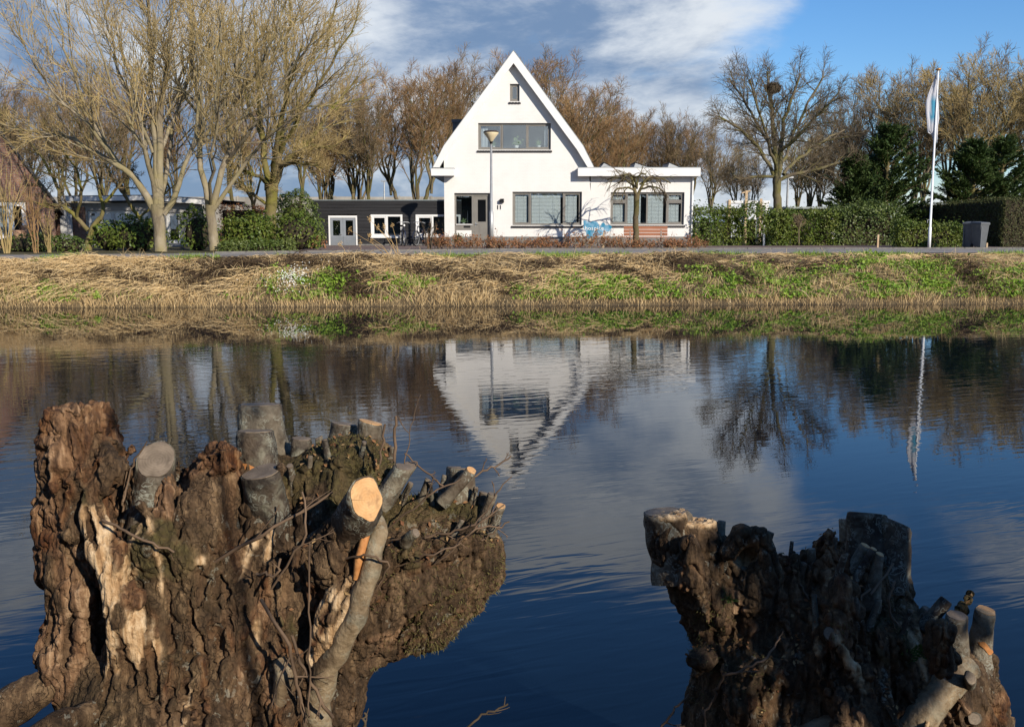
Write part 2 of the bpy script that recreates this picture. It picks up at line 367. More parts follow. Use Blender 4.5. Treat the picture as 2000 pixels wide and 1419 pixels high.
def water_mat():
    m = bpy.data.materials.new('canal_water'); m.use_nodes = True
    nt = m.node_tree; N = nt.nodes; L = nt.links; b = N['Principled BSDF']
    b.inputs['Base Color'].default_value = (0.002, 0.005, 0.010, 1); b.inputs['Roughness'].default_value = 0.0
    b.inputs['IOR'].default_value = 1.36; b.inputs['Specular IOR Level'].default_value = 0.5
    tc = N.new('ShaderNodeTexCoord')
    def noise(sc3, rot, scale, detail, dist=0.3):
        mp = N.new('ShaderNodeMapping'); mp.vector_type = 'TEXTURE'; mp.inputs['Scale'].default_value = (1/sc3[0], 1/sc3[1], 1); mp.inputs['Rotation'].default_value = (0, 0, rot)
        L.new(tc.outputs['Object'], mp.inputs[0]); n = N.new('ShaderNodeTexNoise'); n.inputs['Scale'].default_value = scale
        n.inputs['Detail'].default_value = detail; n.inputs['Distortion'].default_value = dist; L.new(mp.outputs[0], n.inputs['Vector']); return n.outputs['Fac']
    def mth(op, a, b_):
        n = N.new('ShaderNodeMath'); n.operation = op
        for i, x in enumerate((a, b_)):
            if isinstance(x, (int, float)): n.inputs[i].default_value = x
            else: L.new(x, n.inputs[i])
        return n.outputs[0]
    fine = noise((0.30, 1.15, 1), 0.38, 6.0, 2.0, 0.5)
    mid = noise((0.30, 1.2, 1), 0.15, 2.3, 1.5)
    gust = noise((1, 1, 1), 0.4, 0.16, 2.0)
    sp = N.new('ShaderNodeSeparateXYZ'); L.new(tc.outputs['Object'], sp.inputs[0])
    lee = N.new('ShaderNodeMapRange'); lee.interpolation_type = 'SMOOTHSTEP'      # the far bank shelters the water below it
    lee.inputs[1].default_value = 17.5; lee.inputs[2].default_value = 22.5; lee.inputs[3].default_value = 1.0; lee.inputs[4].default_value = 0.06
    L.new(sp.outputs[1], lee.inputs[0])
    g = N.new('ShaderNodeMapRange'); g.inputs[1].default_value = 0.35; g.inputs[2].default_value = 0.65; g.inputs[3].default_value = 0.30; g.inputs[4].default_value = 1.5
    L.new(gust, g.inputs[0])
    h = mth('ADD', mth('MULTIPLY', fine, 0.55), mth('MULTIPLY', mid, 0.40))
    h = mth('MULTIPLY', mth('MULTIPLY', h, lee.outputs[0]), g.outputs[0])
    bp = N.new('ShaderNodeBump'); bp.inputs['Strength'].default_value = 1.0; bp.inputs['Distance'].default_value = 0.0042
    L.new(h, bp.inputs['Height']); L.new(bp.outputs[0], b.inputs['Normal'])
    return m
wx = np.array([-3000, -120, -40, 0, 40, 120, 3000], float)
water = sheet('water', wx, [(-60.0, 0.0), (0.0, 0.0), (20.0, 0.0), (40.0, 0.0)], water_mat(), smooth=False)
tag(water, 'dark rippled canal water mirroring the white house', 'water', kind='structure')

rows = []
for s in np.concatenate([[-0.6, -0.25], np.linspace(0, 1.0, 20)]):
    y = Yw(X_ALL) + s * (Yt(X_ALL) - Yw(X_ALL)); rows.append((y, bankz(X_ALL, y)))
y = Yn(X_ALL) + 0.3; rows.append((y, np.full_like(y, G)))
o = sheet('far_bank', X_ALL, rows, M['bank_soil']); tag(o, 'grassy canal bank rising from the water to the road', 'bank', kind='structure')
M['grass_ground'] = mat('garden_ground', (0.045,0.045,0.018), (0.10,0.085,0.045), 0.9, 0.95, 0.02, 12)
rows = [(Yn(X_ALL) + 0.3, G)] + [(np.maximum(Yn(X_ALL) + 0.5, yy), G) for yy in (45, 60, 90, 150, 400, 1200, 3000)]
o = sheet('ground', X_ALL, rows, M['grass_ground']); tag(o, 'flat garden ground behind the road', 'ground', kind='structure')
xr = np.linspace(-60, 60, 121)
o = sheet('road', xr, [(Yn(xr), G + 0.004), (Yf(xr), G + 0.004)], M['asphalt']); tag(o, 'narrow grey asphalt road along the canal', 'road', kind='structure')
xp = np.linspace(-10.5, 30, 82)
o = sheet('forecourt', xp, [(Yf(xp) + 0.13, G + 0.008), (np.full_like(xp, 47.0), G + 0.008)], M['paving']); tag(o, 'red brown paved forecourt in front of the white house', 'pavement', kind='structure')
def kerb():
    k = empty('kerb', (0, 0, 0)); tag(k, 'low concrete kerb between road and forecourt', 'kerb', kind='structure')
    for i, x in enumerate(np.arange(-10.5, 24, 1.0)):
        m = MB(); a = Vector((x + 0.01, Yf(x) + 0.065, G + 0.02)); b = Vector((x + 0.99, Yf(x + 1) + 0.065, G + 0.02))
        m.bar(a, b, 0.11, 0.07 + 0.004 * (i % 3)); m.build('kerb_stone', M['kerb'], k)
kerb()

# near bank: falls from the towpath under the camera to the water
def nearz(x, Y):
    x = np.asarray(x, float); Y = np.asarray(Y, float)
    z = np.interp(Y, [-60, 0.4, 1.6, 2.6, 3.3, 4.0, 5.0], [1.30, 1.28, 1.05, 0.62, 0.22, -0.25, -1.2])
    z = z + 0.30 * np.exp(-((x + 1.62) / 0.45) ** 2 - ((Y - 2.9) / 0.55) ** 2) + 0.14 * np.exp(-((x - 0.62) / 0.3) ** 2 - ((Y - 2.9) / 0.4) ** 2)
    p = np.stack([x * 1.6, Y * 1.6, 0 * x], -1)
    return z + 0.05 * vnoise(p, 21) + 0.025 * vnoise(p * 3.1, 22)
xn = np.concatenate([[-3000, -300, -60, -20], np.linspace(-8, 8, 161), [20, 60, 300, 3000]])
rows = [(yy, nearz(xn, np.full_like(xn, yy))) for yy in np.concatenate([[-60, -20, -6], np.linspace(-2, 5, 71)])]
o = sheet('near_bank', xn, rows, M['soil']); tag(o, 'dark earthy near bank under the cut stumps', 'bank', kind='structure')

# ---------------------------------------------------------------- white house
HY = 46.0
def hp(u, v, Y=HY): p = at(u, v, Y); return (p.x, p.z)
house = empty('white_house', (hp(1003, 478)[0], HY, G), 'white painted brick house with steep gambrel gable and low flat roofed wing', 'house')

def facade(name, Y, xl, xr, zs, holes, m, parent, reveal=0.22):
    """front wall at depth Y between xl(z) and xr(z); holes (x0,x1,z0,z1) with reveals"""
    V = []; F = []
    def quad(*p):
        n = len(V); V.extend(p); F.append((n, n+1, n+2, n+3))
    zs = sorted(set([round(z, 4) for z in zs] + [round(h[2], 4) for h in holes] + [round(h[3], 4) for h in holes]))
    for z0, z1 in zip(zs, zs[1:]):
        if z1 - z0 < 1e-3: continue
        hs = sorted([h for h in holes if h[2] <= z0 + 1e-3 and h[3] >= z1 - 1e-3])
        l0, l1 = xl(z0), xl(z1)
        for h in hs:
            quad((l0, Y, z0), (h[0], Y, z0), (h[0], Y, z1), (l1, Y, z1)); l0 = l1 = h[1]
        quad((l0, Y, z0), (xr(z0), Y, z0), (xr(z1), Y, z1), (l1, Y, z1))
    for x0, x1, z0, z1 in holes:
        yb = Y + reveal
        quad((x0,Y,z0),(x0,yb,z0),(x0,yb,z1),(x0,Y,z1)); quad((x1,Y,z0),(x1,Y,z1),(x1,yb,z1),(x1,yb,z0))
        quad((x0,Y,z1),(x0,yb,z1),(x1,yb,z1),(x1,Y,z1)); quad((x0,Y,z0),(x1,Y,z0),(x1,yb,z0),(x0,yb,z0))
    return mesh_obj(name, V, [np.array(F)], m, parent)

def window(parent, rect, Y, mull=(), transom=None, fw=0.075, sash=0.05, m=None, recess=0.10, name='window', blind=None, curtain=None, sill=True, openlights=None, room_d=2.2):
    """rect in metres (x0,x1,z0,z1). One frame mesh; panes, blinds, sill are its children"""
    x0, x1, z0, z1 = rect; m = m or M['grey_frame']; y0 = Y + recess; y1 = y0 + 0.09
    f = MB()
    f.box(x0, x1, y0, y1, z1 - fw, z1); f.box(x0, x1, y0, y1, z0, z0 + fw)
    f.box(x0, x0 + fw, y0, y1, z0 + fw, z1 - fw); f.box(x1 - fw, x1, y0, y1, z0 + fw, z1 - fw)
    for xm in mull: f.box(xm - fw*0.45, xm + fw*0.45, y0 + 0.002, y1, z0 + fw, z1 - fw)
    edges = [x0 + fw] + sum([[xm - fw*0.45, xm + fw*0.45] for xm in mull], []) + [x1 - fw]
    cells = []
    for i in range(0, len(edges), 2):
        a, b = edges[i], edges[i+1]
        if transom and (transom[1] is None or i // 2 in transom[1]):
            zt = transom[0]; f.box(a, b, y0 + 0.004, y1, zt - fw*0.4, zt + fw*0.4); cells += [(a, b, z0 + fw, zt - fw*0.4), (a, b, zt + fw*0.4, z1 - fw)]
        else: cells.append((a, b, z0 + fw, z1 - fw))
    for k, (a, b, c, d) in enumerate(cells):
        if openlights is None or k in openlights:
            s = sash
            f.box(a, b, y0 + 0.018, y1 - 0.02, d - s, d - 0.002); f.box(a, b, y0 + 0.018, y1 - 0.02, c + 0.002, c + s)
            f.box(a, a + s, y0 + 0.016, y1 - 0.02, c + s, d - s); f.box(b - s, b, y0 + 0.016, y1 - 0.02, c + s, d - s)
    w = f.build(name, m, parent)
    for k, (a, b, c, d) in enumerate(cells):
        g = MB(); g.box(a + 0.005, b - 0.005, y0 + 0.045, y0 + 0.055, c + 0.005, d - 0.005); g.build('pane', M['glass'], w)
        if blind and blind(k):
            fr = blind(k); bl = MB(); bx1 = a + (b - a) * fr
            for z in np.arange(c + 0.03, d - 0.02, 0.062):
                bl.add([(a+0.02, y1+0.035, z-0.022), (bx1, y1+0.035, z-0.022), (bx1, y1+0.060, z+0.026), (a+0.02, y1+0.060, z+0.026)], [(0,1,2,3)])
            for xx in (a + (b-a)*0.3*fr, a + (b-a)*0.75*fr): bl.box(xx-0.006, xx+0.006, y1+0.030, y1+0.033, c, d)
            tag(bl.build('blind', M['blind'], w), kind='stuff')
    if curtain:
        for (a, b) in curtain:
            n = 24; xs = np.linspace(a, b, n); V = []
            for z in (z0 + fw, z1 - fw): V += [(x, y1 + 0.10 + 0.035*math.sin(i*1.9), z) for i, x in enumerate(xs)]
            mesh_obj('curtain', V, [np.array([(i, i+1, n+i+1, n+i) for i in range(n-1)])], M['curtain'], w, smooth=True)
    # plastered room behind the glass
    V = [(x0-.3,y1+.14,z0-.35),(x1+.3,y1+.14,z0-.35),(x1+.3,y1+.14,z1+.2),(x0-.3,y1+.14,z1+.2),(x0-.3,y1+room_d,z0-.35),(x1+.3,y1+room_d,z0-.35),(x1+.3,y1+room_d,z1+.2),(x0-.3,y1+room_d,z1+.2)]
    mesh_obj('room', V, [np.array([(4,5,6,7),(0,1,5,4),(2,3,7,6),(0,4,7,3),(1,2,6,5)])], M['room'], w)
    if sill:
        s = MB(); n = int((x1 - x0 + 0.12) / 0.115); 
        for i in range(n):
            xa = x0 - 0.06 + i * (x1 - x0 + 0.12) / n
            s.add([(xa+.006,Y-.055,z0-.115),(xa+.106,Y-.055,z0-.115),(xa+.106,Y+.10,z0-.10),(xa+.006,Y+.10,z0-.10),(xa+.006,Y-.055,z0-.045),(xa+.106,Y-.055,z0-.045),(xa+.106,Y+.10,z0-.003),(xa+.006,Y+.10,z0-.003)],
                  [(0,3,2,1),(4,5,6,7),(0,1,5,4),(1,2,6,5),(2,3,7,6),(3,0,4,7)])
        s.box(x0-.06, x1+.06, Y-.04, Y-.004, z0-.112, z0-.06)
        tag(s.build('sill', M['dark_brick'], w), kind='stuff')
    return w

def R(u0, v0, u1, v1, Y=HY):
    a = at(u0, v1, Y); b = at(u1, v0, Y); return (a.x, b.x, a.z, b.z)
def ux(u, v, Y=HY): return at(u, v, Y).x

def build_house():
    RY = HY - 0.34                                              # front of the roof overhang
    ap = at(1003, 101, RY); kr = at(1142.5, 285, RY); br = at(1164, 327, RY); cx = ap.x
    hw_k = (kr.x - cx + cx - at(872.5, 284, RY).x) / 2; hw_b = (br.x - at(851, 327, RY).x) / 2
    zb = (br.z + at(851, 327, RY).z) / 2; zk = kr.z; za = ap.z
    outer = [(cx - hw_b, zb), (cx - hw_k, zk), (cx, za), (cx + hw_k, zk), (cx + hw_b, zb)]
    def inset(d):
        def n2(p, q):
            dx, dz = q[0]-p[0], q[1]-p[1]; l = math.hypot(dx, dz); return (dz/l, -dx/l)
        ns = [n2(outer[i], outer[i+1]) for i in range(4)]; res = []
        for i, p in enumerate(outer):
            if i == 0: n = ns[0]; k = 1.0
            elif i == 4: n = ns[3]; k = 1.0
            else:
                a, b = ns[i-1], ns[i]; s = (a[0]+b[0], a[1]+b[1]); l = math.hypot(*s); n = (s[0]/l, s[1]/l); k = 1/(n[0]*a[0]+n[1]*a[1])
            res.append((p[0] + n[0]*d*k, p[1] + n[1]*d*k))
        res[0] = (res[0][0], zb); res[4] = (res[4][0], zb)
        return res
    def ring(d0, d1): a = inset(d0); b = inset(d1); return [(a[i], b[i]) for i in range(5)]
    def ring_prism(d0, d1, y0, y1, name, m, parent, bev=0):
        mb = MB(); rg = ring(d0, d1)
        for (a0, b0), (a1, b1) in zip(rg, rg[1:]):
            P = [a0, b0, b1, a1]; mb.add([(x, y0, z) for x, z in P] + [(x, y1, z) for x, z in P], [(0,1,2,3),(7,6,5,4),(0,4,5,1),(1,5,6,2),(2,6,7,3),(3,7,4,0)])
        return mb.build(name, m, parent)
    roof = ring_prism(0.0, 0.12, RY + 0.06, HY + 9.5, 'roof', M['roof_tile'], house)
    ring_prism(0.122, 0.27, RY + 0.06, HY + 9.4, 'soffit', M['white_paint'], house)
    # bargeboard: left and right runs, upper and lower board each
    rg = ring(-0.025, 0.30)
    for (a0, b0), (a1, b1) in zip(rg, rg[1:]):
        mb = MB(); P = [a0, b0, b1, a1]; g = 0.004
        mb.add([(x, RY, z) for x, z in P] + [(x, RY + 0.055, z) for x, z in P], [(0,1,2,3),(7,6,5,4),(0,4,5,1),(1,5,6,2),(2,6,7,3),(3,7,4,0)])
        mb.build('bargeboard', M['white_paint'], house)
    mb = MB(); rg2 = ring(-0.045, -0.027)
    for (a0, b0), (a1, b1) in zip(rg2, rg2[1:]):
        P = [a0, b0, b1, a1]; mb.add([(x, RY - 0.01, z) for x, z in P] + [(x, RY + 0.10, z) for x, z in P], [(0,1,2,3),(7,6,5,4),(0,4,5,1),(1,5,6,2),(2,6,7,3),(3,7,4,0)])
    mb.build('roof_trim', M['zinc'], house)
    # front wall
    ins = inset(0.20); wl = ux(868, 420); wr = ux(1153, 420)
    def prof(side):
        pts = sorted([(ins[i][1], ins[i][0]) for i in ((0,1,2) if side < 0 else (4,3,2))])
        zz = [p[0] for p in pts]; xx = [p[1] for p in pts]
        def f(z):
            x = np.interp(z, zz, xx); lim = wl if side < 0 else wr
            return float(max(x, lim) if side < 0 else min(x, lim)) if z > zb - 0.3 else lim
        # height where the wall meets the roof line
        return f, zz
    xl, zz = prof(-1); xr, _ = prof(1)
    def cross(side):
        lim = wl if side < 0 else wr; (xa, z0), (xb, z1) = (ins[0], ins[1]) if side < 0 else (ins[4], ins[3])
        return float(np.clip(z0 + (lim - xa) / (xb - xa) * (z1 - z0), zb - 0.2, z1))
    win_top = R(996, 164, 1014.7, 198); win_mid = R(934, 240.5, 1076, 292.5); win_low = R(1001, 374.5, 1136.6, 439.8)
    dr = R(888, 377, 954, 478.5); dr = (dr[0], ux(957, 420), G + 0.02, dr[3]); sd = dr
    zs = [G - 0.1, G + 0.42, zb - 0.3, ins[1][1], ins[2][1] - 0.01, cross(-1), cross(1)]
    facade('front_wall', HY, xl, xr, zs, [win_top, win_mid, win_low, dr], M['white_brick'], house)
    # side and back walls
    s = MB(); s.box(wl + 0.002, wl + 0.25, HY + 0.25, HY + 9.2, G - 0.1, zb); s.box(wr - 0.25, wr - 0.002, HY + 0.25, HY + 9.2, zb - 0.1, zb + 0.02); s.box(wl, wr, HY + 9.2, HY + 9.3, G, zb)
    s.build('side_wall', M['white_brick'], house)
    for k, zf in enumerate((zb - 0.02, zk - 0.3)):
        fl = MB(); fl.box(wl + 0.3, wr - 0.3, HY + 2.6, HY + 9.0, zf - 0.1, zf); fl.build('floor_slab', M['room'], house)
    # plinth, broken at the door
    pl = MB(); x_d0 = ux(924, 470); x_d1 = dr[1]
    pl.box(wl - 0.012, x_d0, HY - 0.025, HY - 0.002, G - 0.05, G + 0.42); pl.box(x_d1, wr, HY - 0.025, HY - 0.002, G - 0.05, G + 0.42)
    pl.build('plinth', M['plinth'], house)
    # windows
    w = window(house, win_top, HY, fw=0.07); 
    w = window(house, win_mid, HY, mull=[ux(981, 266), ux(1029, 266)], openlights=(0, 2), curtain=[(win_mid[0]+.06, win_mid[0]+.42), (win_mid[0]+.95, win_mid[0]+1.08), (win_mid[1]-.28, win_mid[1]-.06)])
    window(house, win_low, HY, mull=[ux(1036, 405), ux(1101, 405)], openlights=(0, 2), blind=lambda k: (0.86, 0.93, 0.8)[k])
    # porch niche: door with side window
    x0, x1, z0, z1 = dr; y0 = HY + 0.13; xm = ux(923.5, 420); gf = M['grey_frame']
    f = MB(); f.box(x0, x1, y0, y0+.1, z1-.13, z1); f.box(x0, x0+.08, y0, y0+.1, z0, z1-.13); f.box(xm-.05, xm+.05, y0, y0+.1, z0, z1-.13); f.box(x1-.07, x1, y0, y0+.1, z0, z1-.13)
    zsill = at(900, 439, HY).z; zlow = at(900, 448, HY).z
    f.box(x0+.08, xm-.05, y0+.004, y0+.1, zlow-.03, zsill); f.box(x0+.08, xm-.05, y0+.03, y0+.1, zsill, zsill+.05)
    w = f.build('porch_frame', gf, house)
    mb = MB(); mb.box(x0+.085, xm-.055, y0+.05, y0+.06, zsill+.05, z1-.13); mb.build('pane', M['glass'], w)
    mb = MB(); mb.box(x0+.06, xm-.03, y0-.05, y0+.03, zsill-.002, zsill+.03); mb.build('ledge', M['white_paint'], w)
    mb = MB(); mb.box(x0+.42, xm-.12, y0-.012, y0+.003, zsill-.13, zsill-.05); mb.build('letter_slot', M['black_paint'], w)
    mb = MB(); mb.box(x0+.08, xm-.05, y0+.02, y0+.12, z0, zlow-.03); mb.build('low_wall', M['white_brick'], w)
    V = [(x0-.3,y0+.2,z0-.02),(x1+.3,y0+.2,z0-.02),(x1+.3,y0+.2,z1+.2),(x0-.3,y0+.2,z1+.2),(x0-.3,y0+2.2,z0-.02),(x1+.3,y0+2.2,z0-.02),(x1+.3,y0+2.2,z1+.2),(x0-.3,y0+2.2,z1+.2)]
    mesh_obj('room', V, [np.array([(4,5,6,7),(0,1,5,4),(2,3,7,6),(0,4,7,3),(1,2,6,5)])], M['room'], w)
    # door leaf with glazed upper part behind a diamond grille
    a, b, c, d = xm + .052, x1 - .072, z0 + .02, z1 - .135; gz0 = at(930, 433, HY).z; ga, gb = a + .17, b - .12
    f = MB(); f.box(a, ga, y0+.03, y0+.08, c, d); f.box(gb, b, y0+.03, y0+.08, c, d); f.box(ga, gb, y0+.03, y0+.08, d-.16, d); f.box(ga, gb, y0+.03, y0+.08, c, gz0)
    f.box(ga+.06, gb-.06, y0+.022, y0+.032, c+.18, gz0-.12)
    dd = f.build('door', gf, house)
    mb = MB(); mb.box(ga, gb, y0+.05, y0+.058, gz0, d-.16); mb.build('pane', M['glass'], dd)
    gr = MB(); zz0, zz1 = gz0, d - .16
    for i in range(-14, 16):
        for sgn in (1, -1):
            p = []; xs0 = ga + i * 0.09
            for t in np.linspace(0, zz1 - zz0, 30):
                x = xs0 + sgn * t * 0.6
                if ga <= x <= gb: p.append(Vector((x, y0+.044, zz0 + t)))
            if len(p) > 1: gr.bar(p[0], p[-1], 0.014, 0.008)
    tag(gr.build('grille', M['black_paint'], dd), kind='stuff')
    hb = MB(); hb.tube([(a+.07, y0+.03, gz0-.1), (a+.07, y0-.03, gz0-.1), (a+.19, y0-.03, gz0-.1)], 0.013, 8); hb.box(a+.05, a+.09, y0+.02, y0+.03, gz0-.2, gz0-.02); hb.build('handle', M['steel'], dd)
    # house number and wall lamp
    cu = bpy.data.curves.new('number_text', 'FONT'); cu.body = '11'; cu.size = 0.25; cu.extrude = 0.008; cu.offset = 0.008; cu.align_x = 'CENTER'
    tmp = bpy.data.objects.new('tmp', cu); COL.objects.link(tmp); bpy.context.view_layer.update()
    me = bpy.data.meshes.new_from_object(tmp.evaluated_get(bpy.context.evaluated_depsgraph_get())); bpy.data.objects.remove(tmp)
    me.materials.clear(); me.materials.append(M['black_paint'])
    p = at(974.8, 408.5, HY - 0.012); n = link('house_number', me, house); n.location = p - house.location; n.rotation_euler = (math.pi/2, 0, 0)
    p = at(980, 393.5, HY); mb = MB(); mb.box(p.x-.10, p.x+.10, HY-.15, HY-.003, p.z-.05, p.z+.075); mb.prism([(p.x-.11,p.z+.075),(p.x+.11,p.z+.075),(p.x+.09,p.z+.12),(p.x-.05,p.z+.12)], HY-.16, HY-.004); mb.build('wall_lamp', M['black_paint'], house)
    # box gutter at the left eave
    ga = at(842, 343, HY-.5); gb = at(886.6, 329, HY-.5)
    mb = MB(); mb.box(ga.x, gb.x, HY-.5, HY-.003, ga.z, gb.z); mb.box(ga.x, wl-.01, HY, HY+9.4, ga.z, gb.z); mb.build('gutter_box', M['white_paint'], house)
    mb = MB(); mb.box(ga.x-.012, gb.x+.012, HY-.512, HY-.002, gb.z+.002, gb.z+.025); mb.build('gutter_trim', M['zinc'], house)
    # chimney behind the left roof slope
    p0 = at(884, 252, HY+5); p1 = at(902, 234, HY+5); mb = MB(); mb.box(p0.x, p1.x, HY+5, HY+5.6, p0.z-1.2, p1.z); mb.box(p0.x-.05, p1.x+.05, HY+4.95, HY+5.65, p1.z-.12, p1.z+.02); mb.build('chimney', M['plinth'], house)
    # flat roofed wing
    EY = HY + 0.04; el = wr + 0.003; er = ux(1353.5, 420)
    ew = R(1192, 375.5, 1337, 439, EY); fz0 = at(1250, 344, HY-.40).z; fz1 = at(1250, 327.5, HY-.40).z
    facade('wing_wall', EY, lambda z: el, lambda z: er, [G-.1, G+.42, fz0+.05], [ew], M['white_brick'], house)
    mb = MB(); mb.box(er-.25, er-.002, EY+.25, HY+7.6, G-.1, fz0+.05); mb.box(el, er, HY+7.6, HY+7.7, G, fz0); mb.build('wing_side_wall', M['white_brick'], house)
    mb = MB(); mb.box(el, er+.012, EY-.025, EY-.002, G-.05, G+.42); mb.build('wing_plinth', M['plinth'], house)
    window(house, ew, EY, mull=[ux(1225, 405), ux(1264.5, 405), ux(1303.5, 405)], transom=(at(1210, 393.5, EY).z, (0, 3)), openlights=(0, 1, 4, 5), blind=lambda k: (0.85, 0.85, 0.72, 0.85, 0.8, 0.8)[k])
    fa = at(1129, 335, HY-.40).x; fb = at(1368.5, 335, HY-.40).x
    mb = MB(); mb.box(fa, fb, HY-.40, HY-.34, fz0, fz1); mb.box(fa, fa+.05, HY-.338, HY-.004, fz0, fz1); mb.box(fb-.06, fb, HY-.338, HY+7.9, fz0, fz1); mb.build('wing_fascia', M['white_paint'], house)
    mb = MB(); mb.box(fa+.052, fb-.062, HY-.338, HY-.004, fz0+.03, fz0+.06); mb.box(el, fb-.062, HY-.002, HY+7.8, fz0+.06, fz1-.06); mb.build('wing_roof', M['white_paint'], house)
    mb = MB(); mb.box(fa-.012, fb+.012, HY-.412, HY-.25, fz1+.002, fz1+.022); mb.build('wing_trim', M['zinc'], house)
    mb = MB(); xx = er - .05; mb.tube([(xx, EY-.06, fz0+.0), (xx, EY-.06, G+.05)], 0.04, 8); mb.build('downpipe', M['plastic_white'], house)
    # solar panels on the wing roof, seen end on
    for k, (ua, ub, ut) in enumerate(((1170, 1202, 1179), (1236, 1276, 1240), (1302, 1334, 1306))):
        a = at(ua, 328, HY+1.2); b = at(ub, 328, HY+1.2); c = at(ut, 320, HY+1.2); z0 = fz1 + .0
        mb = MB(); mb.add([(a.x,HY+1,z0),(b.x,HY+1,z0),(c.x,HY+1,z0+.28),(a.x,HY+3,z0),(b.x,HY+3,z0),(c.x,HY+3,z0+.28)], [(0,1,2),(5,4,3),(1,4,5,2),(0,2,5,3),(0,3,4,1)])
        sp = mb.build('solar_panel_stand', M['steel'], house)
        mb = MB(); mb.bar((b.x+.02, HY+2, z0+.03), (c.x-.03, HY+2, z0+.32), 2.0, 0.03, up=(0,0,1)); mb.build('solar_panel', M['black_paint'], house)
build_house()

def pot_plant(u, v, Y, s, label, spiky=False):
    p = at(u, v, Y); t = empty('potted_plant', p, label, 'house plant')
    mb = MB(); mb.lathe(p, [(0.09*s, 0), (0.13*s, 0.10*s), (0.125*s, 0.10*s)], 12); mb.build('pot', M['plastic_white'], t, smooth=False)
    rng = np.random.default_rng(int(u)); mb = MB()
    for k in range(26):
        a = rng.uniform(0, 6.28); e = rng.uniform(0.3, 1.4); l = s * rng.uniform(0.18, 0.5); d = Vector((math.cos(a)*math.cos(e), 0.4*math.sin(a)*math.cos(e), math.sin(e)))
        q = p + Vector((0, 0, 0.1*s)) + d*l; w = (0.012 if spiky else 0.045)*s; b = p + Vector((0,0,.1*s)) if spiky else q - d*0.10*s
        sd_ = d.cross(Vector((0,1,0))).normalized()*w; mid = (b+q)/2
        mb.add([b, mid+sd_, q, mid-sd_], [(0,1,2,3)])
        if not spiky: mb.bar(p + Vector((0,0,.1*s)), b, 0.006, 0.006)
    mb.build('leaf', M['house_leaf'], t)
M['house_leaf'] = mat('pale_house_plant_leaf', (0.12,0.20,0.07), (0.22,0.30,0.14), 30, 0.5)
pot_plant(1008, 289, HY+.27, 1.0, 'bushy green plant in white pot in upper middle window')
pot_plant(1052, 288, HY+.27, 0.8, 'spiky thin leaved plant in white pot in upper right window', True)
pot_plant(964, 288, HY+.27, 0.6, 'small plant in white pot beside the net curtain upstairs', True)
pot_plant(905, 437.5, HY+.34, 0.5, 'small plant on the white ledge beside the front door')

